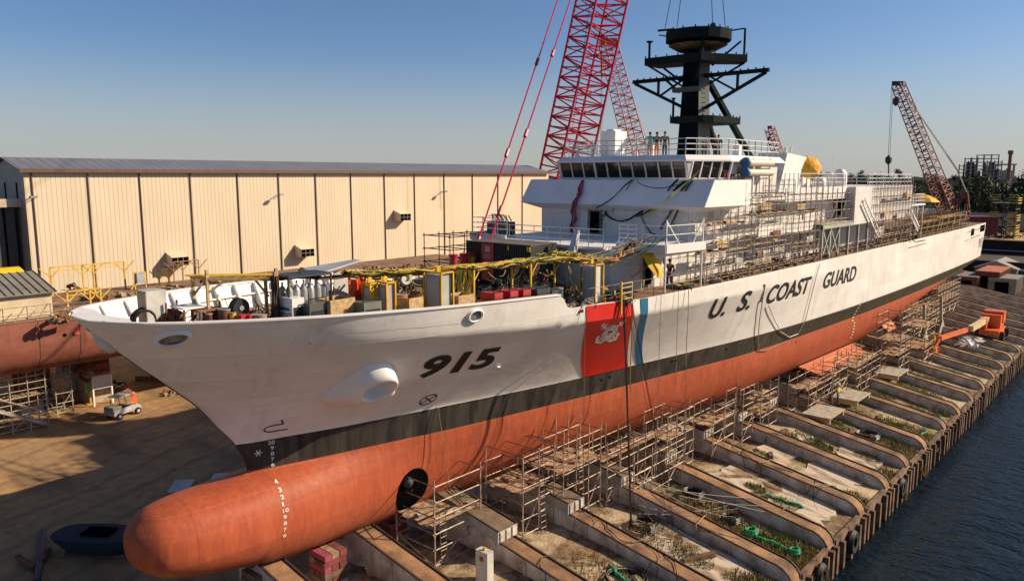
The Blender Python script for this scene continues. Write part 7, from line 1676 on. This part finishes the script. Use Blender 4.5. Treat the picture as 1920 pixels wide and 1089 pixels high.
# ------------------------------------------------------------------ right background yard
def cont(x, y, w_, l_, h_, m, lab, rz=0, z=YZ, rm=None, open_=False):
    t = thing('shipping_container', lab, 'container', (0, 0, 0), 'containers beyond the stern'); mb = MB(); mb.box((0, 0, h_/2+.1), (l_, w_, h_)); mb.build('container_wall', m, t)
    rb = MB(); n = int(l_/.35)
    for i in range(n):
        for s in (-1, 1): rb.box((-l_/2+.2+i*l_/n, s*(w_/2+.02), h_/2+.1), (.12, .05, h_*.92))
    n = int(w_/.35)
    for i in range(n): rb.box((-l_/2-.02, -w_/2+.2+i*w_/n, h_/2+.1), (.05, .12, h_*.92))
    rb.build('corrugation', m, t); MB().box((0, 0, h_+.13), (l_+.06, w_+.06, .06)).build('container_roof', rm or m, t)
    if open_: MB().box((-l_/2-.06, 0, h_*.45), (.03, w_*.5, h_*.75)).build('open_door', HOLE, t)
    t.location = (x, y, z); t.rotation_euler = (0, 0, rz); ORG[t.name] = Vector((x, y, z)); return t
CM = mat('cont_maroon', (.14,.045,.035), .7, var=.4); CO = mat('cont_orange', (.50,.15,.07), .7, var=.25); CG = mat('cont_grey', (.22,.20,.17), .7, var=.35); CB3 = mat('cont_navy', (.04,.04,.05), .7, var=.3)
def onz(px, py, z=YZ): q = U(px, py, 'z', z); return q.x, q.y
x_, y_ = onz(1822, 556); cont(x_+5, y_+1.2, 3.2, 7.5, 2.9, CM, 'maroon container with grey roof, left end of the container row', R(0), rm=CG, open_=True)
x_, y_ = onz(1845, 556); cont(x_+7.5, y_+.2, 3.4, 10, 3.7, CM, 'maroon container with a bright orange roof in the middle of the row', R(0), rm=CO, open_=True)
x_, y_ = onz(1880, 558); cont(x_+5.0, y_+.5, 3.9, 7, 2.8, CG, 'grey container with dark doors at the right end of the row', R(0), rm=mat('cont_roof_grey', (.26,.24,.21), .7), open_=True)
for i, (px, py, h) in enumerate([(1800, 560, .9), (1840, 562, .8), (1905, 545, .6), (1795, 572, .7)]):
    x_, y_ = onz(px, py); heap(x_, y_, 12, 1.6, h, 'yard clutter in front of the containers, heap %s' % ['beside the worker', 'by the middle container', 'right of the grey container', 'nearest the stern scaffold'][i], slip_z(y_) if y_ < 1 else YZ)
# dark dock wall / barge beyond
BKW = mat('dark_wall', (.018,.014,.014), .8, var=.4)
x_, y_ = onz(1815, 522); 
t = thing('retaining_wall', 'long black wall behind the containers', 'wall', (150, 8, YZ)); MB().box2(148, 149, -16, 60, YZ, 2.2).build('wall_face', BKW, t)
TZ = 1.8
SAND = mat('yard_sand_far', (.40,.27,.14), .95, var=.35, scale=.08)
struct(MB().box2(207, 900, -60, 1, YZ-.5, TZ).build('raised_yard', SAND)); struct(MB().box2(207, 900, 1, 300, YZ-.5, TZ).build('raised_yard', SAND))
t = thing('dock_wall', 'black wall with pale stripe below the far tan yard beyond the stern', 'wall', (206.5, 0, YZ)); MB().box2(206.2, 206.9, -60, 80, YZ, TZ+.1).build('wall_face', BKW, t); MB().box2(206.05, 206.15, -60, 40, YZ+1.0, YZ+1.2).build('stripe', LGREY, t); MB().box2(206.0, 207.2, -60, 80, TZ+.1, TZ+.35).build('coping', WOODB, t)
tag(MB().box2(149.2, 206, -70, 60, YZ, YZ+.3).build('paved_apron', mat('apron', (.06,.042,.03), .9, var=.4)), '', '')
o = bpy.data.objects['paved_apron']; del o['label']; del o['category']; o.name = 'dark_apron'; struct(o)
def shedb(x, y, l_, w_, h_, rh, mw, mr, lab, rz=0, z=YZ):
    t = thing('yard_shed', lab, 'shed', (0, 0, 0)); MB().box((0, 0, h_/2), (l_, w_, h_)).build('wall', mw, t); MB().loft([[(-l_/2-.3, -w_/2-.3, h_), (-l_/2-.3, w_/2+.3, h_), (-l_/2-.3, 0, h_+rh)], [(l_/2+.3, -w_/2-.3, h_), (l_/2+.3, w_/2+.3, h_), (l_/2+.3, 0, h_+rh)]]).build('roof', mr, t); MB().box((-l_/2-.03, 0, h_*.4), (.05, w_*.3, h_*.75)).build('door', HOLE, t)
    t.location = (x, y, z); t.rotation_euler = (0, 0, rz); ORG[t.name] = Vector((x, y, z)); return t
q = U(1868, 503, 'z', 1.2); shedb(q.x+4, q.y, 9, 6.5, 2.6, 1.4, mat('shed_grey', (.16,.15,.14), .8), mat('shed_roof_grey', (.28,.26,.22), .7), 'grey shed with a low pitched roof just off the stern', z=q.z-2.6)
q = U(1910, 503, 'z', 1.2); shedb(q.x+4, q.y-2, 9, 7, 1.6, .5, mat('shed_dark', (.1,.09,.08), .8), WHITE, 'flat white roofed shed right of the grey shed', z=q.z-2)
TQ = U(1880, 446, 'z', TZ)
# yellow scaffold caisson towers
for i, (px, py, h, w_, l_) in enumerate([(1890, 470, 19, 9, 'tall'), (1880, 410, 9, 7, 'far')]):
    q = U(px, py, 'z', 4.3 if i == 0 else YZ); 
scaffold('tall dark work tower with bright yellow railings on the far tan yard', TQ.x-2.5, TQ.x+3.5, TQ.y-2.6, TQ.y+2.6, TZ, 12.2, 2, 2, 2.4, [(6.6, TQ.x-3, TQ.x+4, TQ.y-3, TQ.y+3), (10.8, TQ.x-3, TQ.x+4, TQ.y-3, TQ.y+3)], m=mat('tower_dark', (.03,.035,.05), .6), mw=mat('tower_deck', (.12,.12,.13), .8), r=.13, group=None)
mb = MB()
for z in (12.6, 8.2, 5.6, 3.9):
    for (a, c) in (((TQ.x-2.8, TQ.y-3, z), (TQ.x-2.8, TQ.y-1.0, z)), ((TQ.x-2.8, TQ.y+.8, z), (TQ.x-2.8, TQ.y+3, z)), ((TQ.x-2.6, TQ.y-3, z-.8), (TQ.x+3, TQ.y-3, z-.8))):
        for dz in (0, .7, 1.3): mb.bar((a[0], a[1], a[2]+dz-1), (c[0], c[1], c[2]+dz-1), .17)
tag(mb.build('yellow_railing', mat('rail_yellow', (.6,.42,.02), .6)), 'stacked bright yellow guard rails on the dark work tower', 'railing')
SAND = mat('yard_sand_far', (.45,.31,.17), .95, var=.3, scale=.05)
# vehicles and sheds scattered on the far yard
CARC = [('white', (.7,.7,.7)), ('silver', (.4,.4,.42)), ('dark blue', (.03,.05,.12)), ('red', (.4,.03,.03)), ('black', (.02,.02,.02)), ('tan', (.4,.33,.22))]
def car_proto(nm, c):
    t = thing('parked_car', nm+' parked car', 'car', (0, 0, 0)); m = mat('car_'+nm.replace(' ', '_'), c, .35, .2, var=.05)
    MB().loft([[(-2.2, s*.0+y, z) for y, z in ((-.85, .35), (-.88, .75), (.88, .75), (.85, .35))] for s in (0,)]+[[(x, y, z*k+(.02)) for y, z in ((-.85, .35), (-.88, .8), (.88, .8), (.85, .35))] for x, k in ((-1.0, 1.15), (1.0, 1.15), (2.1, .95))]).build('body', m, t)
    MB().loft([[(-1.7, -.8, .88), (-1.7, .8, .88), (1.1, .8, .9), (1.1, -.8, .9)], [(-1.2, -.68, 1.42), (-1.2, .68, 1.42), (.4, .68, 1.42), (.4, -.68, 1.42)]]).build('cabin', m, t); 
    MB().loft([[(-1.62, -.815, .95), (-1.62, .815, .95), (1.0, .815, .95), (1.0, -.815, .95)], [(-1.25, -.72, 1.35), (-1.25, .72, 1.35), (.5, .72, 1.35), (.5, -.72, 1.35)]]).build('window', GLASS, t)
    for sx_ in (-1.35, 1.35):
        for s in (-.85, .85): MB().lathe((sx_, s, .33), [(.15, -.1), (.33, -.1), (.33, .1), (.15, .1)], 10, 'y').build('wheel', BLACK, t)
    return t
protos = [car_proto(*c) for c in CARC]
spots_ = []
for k in range(34):
    px, py = rnd.uniform(1838, 1925), rnd.uniform(384, 438); q = U(px, py, 'z', TZ)
    if q.x < 212: continue
    spots_.append((q.x, q.y))
for k, (x, y) in enumerate(spots_):
    pr_ = protos[k % 6]
    lab = '%s car parked in the far yard behind the stern' % CARC[k % 6][0]
    if k < 6: o = pr_; o.location = (x, y, TZ); ORG[o.name] = Vector((x, y, TZ)); o.rotation_euler = (0, 0, rnd.uniform(0, 3)); o['label'] = lab; o['group'] = CARC[k % 6][0]+' cars in the far yard'
    else: dup(pr_, (x, y, TZ), rnd.uniform(0, 3), lab, CARC[k % 6][0]+' cars in the far yard')
for k in range(len(spots_), 6):
    protos[k].location = (300+10*k, 60, YZ)
for k in range(14):
    q = U(rnd.uniform(1840, 1925), rnd.uniform(400, 446), 'z', TZ); heap(q.x, q.y, 10, 2.5, 1.6, 'pile of yard material on the far tan yard, '+['nearest', 'second', 'third', 'fourth', 'fifth', 'sixth', 'seventh', 'eighth', 'ninth', 'tenth', 'eleventh', 'twelfth', 'thirteenth', 'last'][k]+' of the scattered piles', TZ, cat='material pile', name='material_pile')
# trees ---------------------------------------------------------------------
def leafmat(nm, c): 
    k = NB(nm, .8); k.col(k.ramp(k.noise(.35, 4), [(.3, tuple(q*.55 for q in c)), (.7, tuple(min(1, q*1.5) for q in c))])); return k.m
LF = [leafmat('foliage_dark', (.03,.045,.016)), leafmat('foliage_mid', (.055,.08,.025)), leafmat('foliage_olive', (.085,.09,.03))]
BARK = mat('bark', (.09,.06,.04), .9)
def tree_proto(i, h, w_, m, nleaf=900, ls=.55, kind='broadleaf'):
    t = thing('tree', 'tree', 'tree', (0, 0, 0)); tr_ = MB(); tr_.tube((0, 0, 0), (rnd.uniform(-.3, .3), 0, h*.45), h*.028, 6, h*.016)
    blobs = []
    for k in range(9 if kind != 'pine' else 6):
        a = rnd.uniform(0, 6.28); rr = w_*.32*rnd.random()**.5; z = h*(rnd.uniform(.38, .85) if kind != 'pine' else .6+.06*k); c = Vector((rr*math.cos(a), rr*math.sin(a), z)); blobs.append((c, w_*rnd.uniform(.16, .28)*(1 if kind != 'pine' else .7))); tr_.tube((0, 0, h*.35), c, h*.012, 4, h*.004)
    tr_.build('trunk', BARK, t); lf = MB()
    for k in range(nleaf):
        c, rr = rnd.choice(blobs); v = Vector((rnd.gauss(0, 1), rnd.gauss(0, 1), rnd.gauss(0, .75))).normalized()*rr*rnd.uniform(.55, 1.15); q = c+v
        u = Vector((rnd.gauss(0, 1), rnd.gauss(0, 1), rnd.gauss(0, 1))).normalized(); w2 = u.cross(v.normalized()+Vector((.01, 0, 0))).normalized(); s = ls*rnd.uniform(.5, 1.2)
        lf.quad(q-u*s*.5-w2*s*.3, q+u*s*.5-w2*s*.3, q+u*s*.4+w2*s*.4, q-u*s*.5+w2*s*.3)
    lf.build('crown', m, t, fix=False); return t
TP = [tree_proto(0, 13, 12, LF[0]), tree_proto(1, 11, 12, LF[1]), tree_proto(2, 14, 11, LF[0]), tree_proto(3, 10, 11, LF[2]), tree_proto(4, 17, 8, LF[0], 600, .6, 'pine')]
KN = ['broad dark green tree', 'rounded mid green tree', 'tall dark green tree', 'low olive green tree', 'slender pine tree']
first = [True]*5
def plant(k, x, y, s, where_):
    lab = '%s in the tree belt %s' % (KN[k], where_); gp = KN[k]+'s '+where_
    if first[k]: o = TP[k]; first[k] = False; o.location = (x, y, YZ); o.scale = (s,)*3; o['label'] = lab; o['group'] = gp
    else: dup(TP[k], (x, y, YZ), rnd.uniform(0, 6.28), lab, gp, s)
for k in range(46):
    px = rnd.uniform(1815, 1945); d = rnd.uniform(300, 400); q = D(px, 345, d); plant(rnd.choice([0, 1, 2, 0, 3]), q.x, q.y, rnd.uniform(.9, 1.35), 'right of the plant')
for k in range(26):
    px = rnd.uniform(1838, 1945); d = rnd.uniform(285, 320); q = D(px, 345, d); plant(rnd.choice([0, 1, 2, 0, 2]), q.x, q.y, rnd.uniform(1.0, 1.5), 'just behind the far yard')
for k in range(60):
    px = rnd.uniform(1640, 1830); d = rnd.uniform(420, 560); q = D(px, 345, d); plant(rnd.choice([0, 1, 2, 3, 0, 4 if rnd.random() < .5 else 0]), q.x, q.y, rnd.uniform(.9, 1.25), 'beyond the stern')
for k in range(60):
    px = rnd.uniform(1380, 1950); d = rnd.uniform(640, 900); q = D(px, 345, d); plant(rnd.choice([0, 2, 4, 1]), q.x, q.y, rnd.uniform(1.1, 1.7), 'far behind on the skyline')
for k in range(16):
    px = rnd.uniform(1790, 1880); d = rnd.uniform(240, 275); q = D(px, 400, d); plant(3 if k % 2 else 1, q.x, q.y, rnd.uniform(.35, .55), 'low behind the far yard')
wd = MB()
for k in range(260):
    a = R(rnd.uniform(-20, 75)); d = rnd.uniform(1000, 2200); x, y = CAM.x+d*math.cos(a), CAM.y+d*math.sin(a); s = rnd.uniform(8, 26); h = rnd.uniform(12, 20)
    wd.lathe((x, y, YZ), [(s, 0), (s*1.1, h*.5), (s*.8, h*.8), (s*.4, h)], 7)
tag(struct(wd.build('far_woodland', LF[0])), '', ''); o = bpy.data.objects['far_woodland']; del o['label']; del o['category']; o['kind'] = 'stuff'; tag(o, 'hazy line of far woodland along the horizon', 'woodland')
# houses between trees
for i, (px, py, l_, lab, mr) in enumerate([(1795, 352, 30, 'long low building with dark roof among the trees', mat('roof_dark', (.07,.075,.09), .7)), (1845, 382, 24, 'cream roofed building with small gables behind the far yard', mat('roof_cream', (.55,.45,.34), .7)), (1700, 385, 22, 'pale roofed low building just beyond the stern', mat('roof_pale', (.5,.46,.4), .7)), (1760, 345, 12, 'small white roofed house among the trees', WHITE), (1900, 395, 20, 'dark warehouse at the right edge behind the yellow tower', mat('wh_dark', (.05,.035,.035), .8))]):
    q = D(px, py, [430, 290, 300, 520, 270][i]); t = thing('house', lab, 'building', (q.x, q.y, YZ)); l2 = l_
    MB().box((0, 0, 3), (10, l_, 6)).build('wall', mat('house_wall', (.45,.35,.25), .8, var=.2), t); MB().loft([[(-5.5, -l_/2-.5, 6), (5.5, -l_/2-.5, 6), (0, -l_/2-.5, 8.4)], [(-5.5, l_/2+.5, 6), (5.5, l_/2+.5, 6), (0, l_/2+.5, 8.4)]]).build('roof', mr, t)
    for ch in t.children: ch.data.transform(Matrix.Translation((q.x, q.y, YZ)))
    for k in range(4):
        MB().box((-5.03, -l_/2+l_*(k+.6)/4.4, 3.2), (.06, 1.6, 1.8)).build('window', GLASS, None).parent = t
for ob in [o for o in bpy.data.objects if o.name.startswith('house')]:
    pass
# industrial plant
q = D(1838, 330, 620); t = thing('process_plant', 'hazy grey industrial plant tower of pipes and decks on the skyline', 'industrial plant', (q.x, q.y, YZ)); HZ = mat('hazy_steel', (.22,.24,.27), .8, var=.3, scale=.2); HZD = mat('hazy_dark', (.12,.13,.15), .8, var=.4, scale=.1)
M = Matrix.Rotation(AZ-R(90), 3, 'Z')
def pb(mb, cx, cz, w_, h_, d=6, oy=0): mb.box(Vector((q.x, q.y, 0))+M @ Vector((cx, oy, cz)), (w_, d, h_), rz=AZ-R(90))
mb = MB(); sk = MB()
for (cx, w_, top) in ((-5, 8, 30), (-9.5, 6, 25.5), (4, 10, 32), (9, 5, 28)):
    z = 10
    while z < top: pb(sk, cx, z, w_, .5, 8); z += 2.4
    for s in (-.5, 0, .5): pb(sk, cx+s*w_, (top+6)/2, .5, top-6, .6, -4); pb(sk, cx+s*w_, (top+6)/2, .5, top-6, .6, 4)
for _ in range(26): cx = rnd.uniform(-11, 10); h_ = rnd.uniform(6, 20); mb.lathe(Vector((q.x, q.y, 8))+M @ Vector((cx, rnd.uniform(-3, 3), 0)), [(rnd.uniform(.6, 1.4), 0), (1, h_*.9), (.3, h_)], 8)
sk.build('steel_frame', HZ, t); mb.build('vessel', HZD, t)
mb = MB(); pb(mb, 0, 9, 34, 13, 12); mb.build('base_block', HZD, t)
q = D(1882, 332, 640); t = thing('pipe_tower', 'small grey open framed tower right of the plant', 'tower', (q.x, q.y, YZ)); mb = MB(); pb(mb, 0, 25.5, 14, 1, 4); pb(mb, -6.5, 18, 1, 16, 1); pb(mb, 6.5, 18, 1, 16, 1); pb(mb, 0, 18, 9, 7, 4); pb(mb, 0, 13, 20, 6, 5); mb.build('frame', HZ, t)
q = D(1891, 330, 600); t = thing('chimney', 'slim brown chimney on the skyline near the right edge', 'chimney', (q.x, q.y, YZ)); MB().lathe((q.x, q.y, YZ), [(1.4, 0), (1.0, 30), (1.0, 33), (1.6, 33.2), (1.6, 35.4), (1.0, 35.6)], 12).build('stack', mat('chimney_brown', (.16,.08,.07), .8), t)
for i in range(16):
    q = D(rnd.uniform(1900, 1930) if i < 6 else rnd.uniform(1560, 1900), 330, 700); t = thing('mast_pole', 'thin pole or antenna standing above the skyline trees', 'pole', (q.x, q.y, YZ), 'thin poles on the skyline'); h = rnd.uniform(20, 27); MB().tube((q.x, q.y, YZ), (q.x, q.y, YZ+h), .35, 4, .2).build('pole', HZ, t)
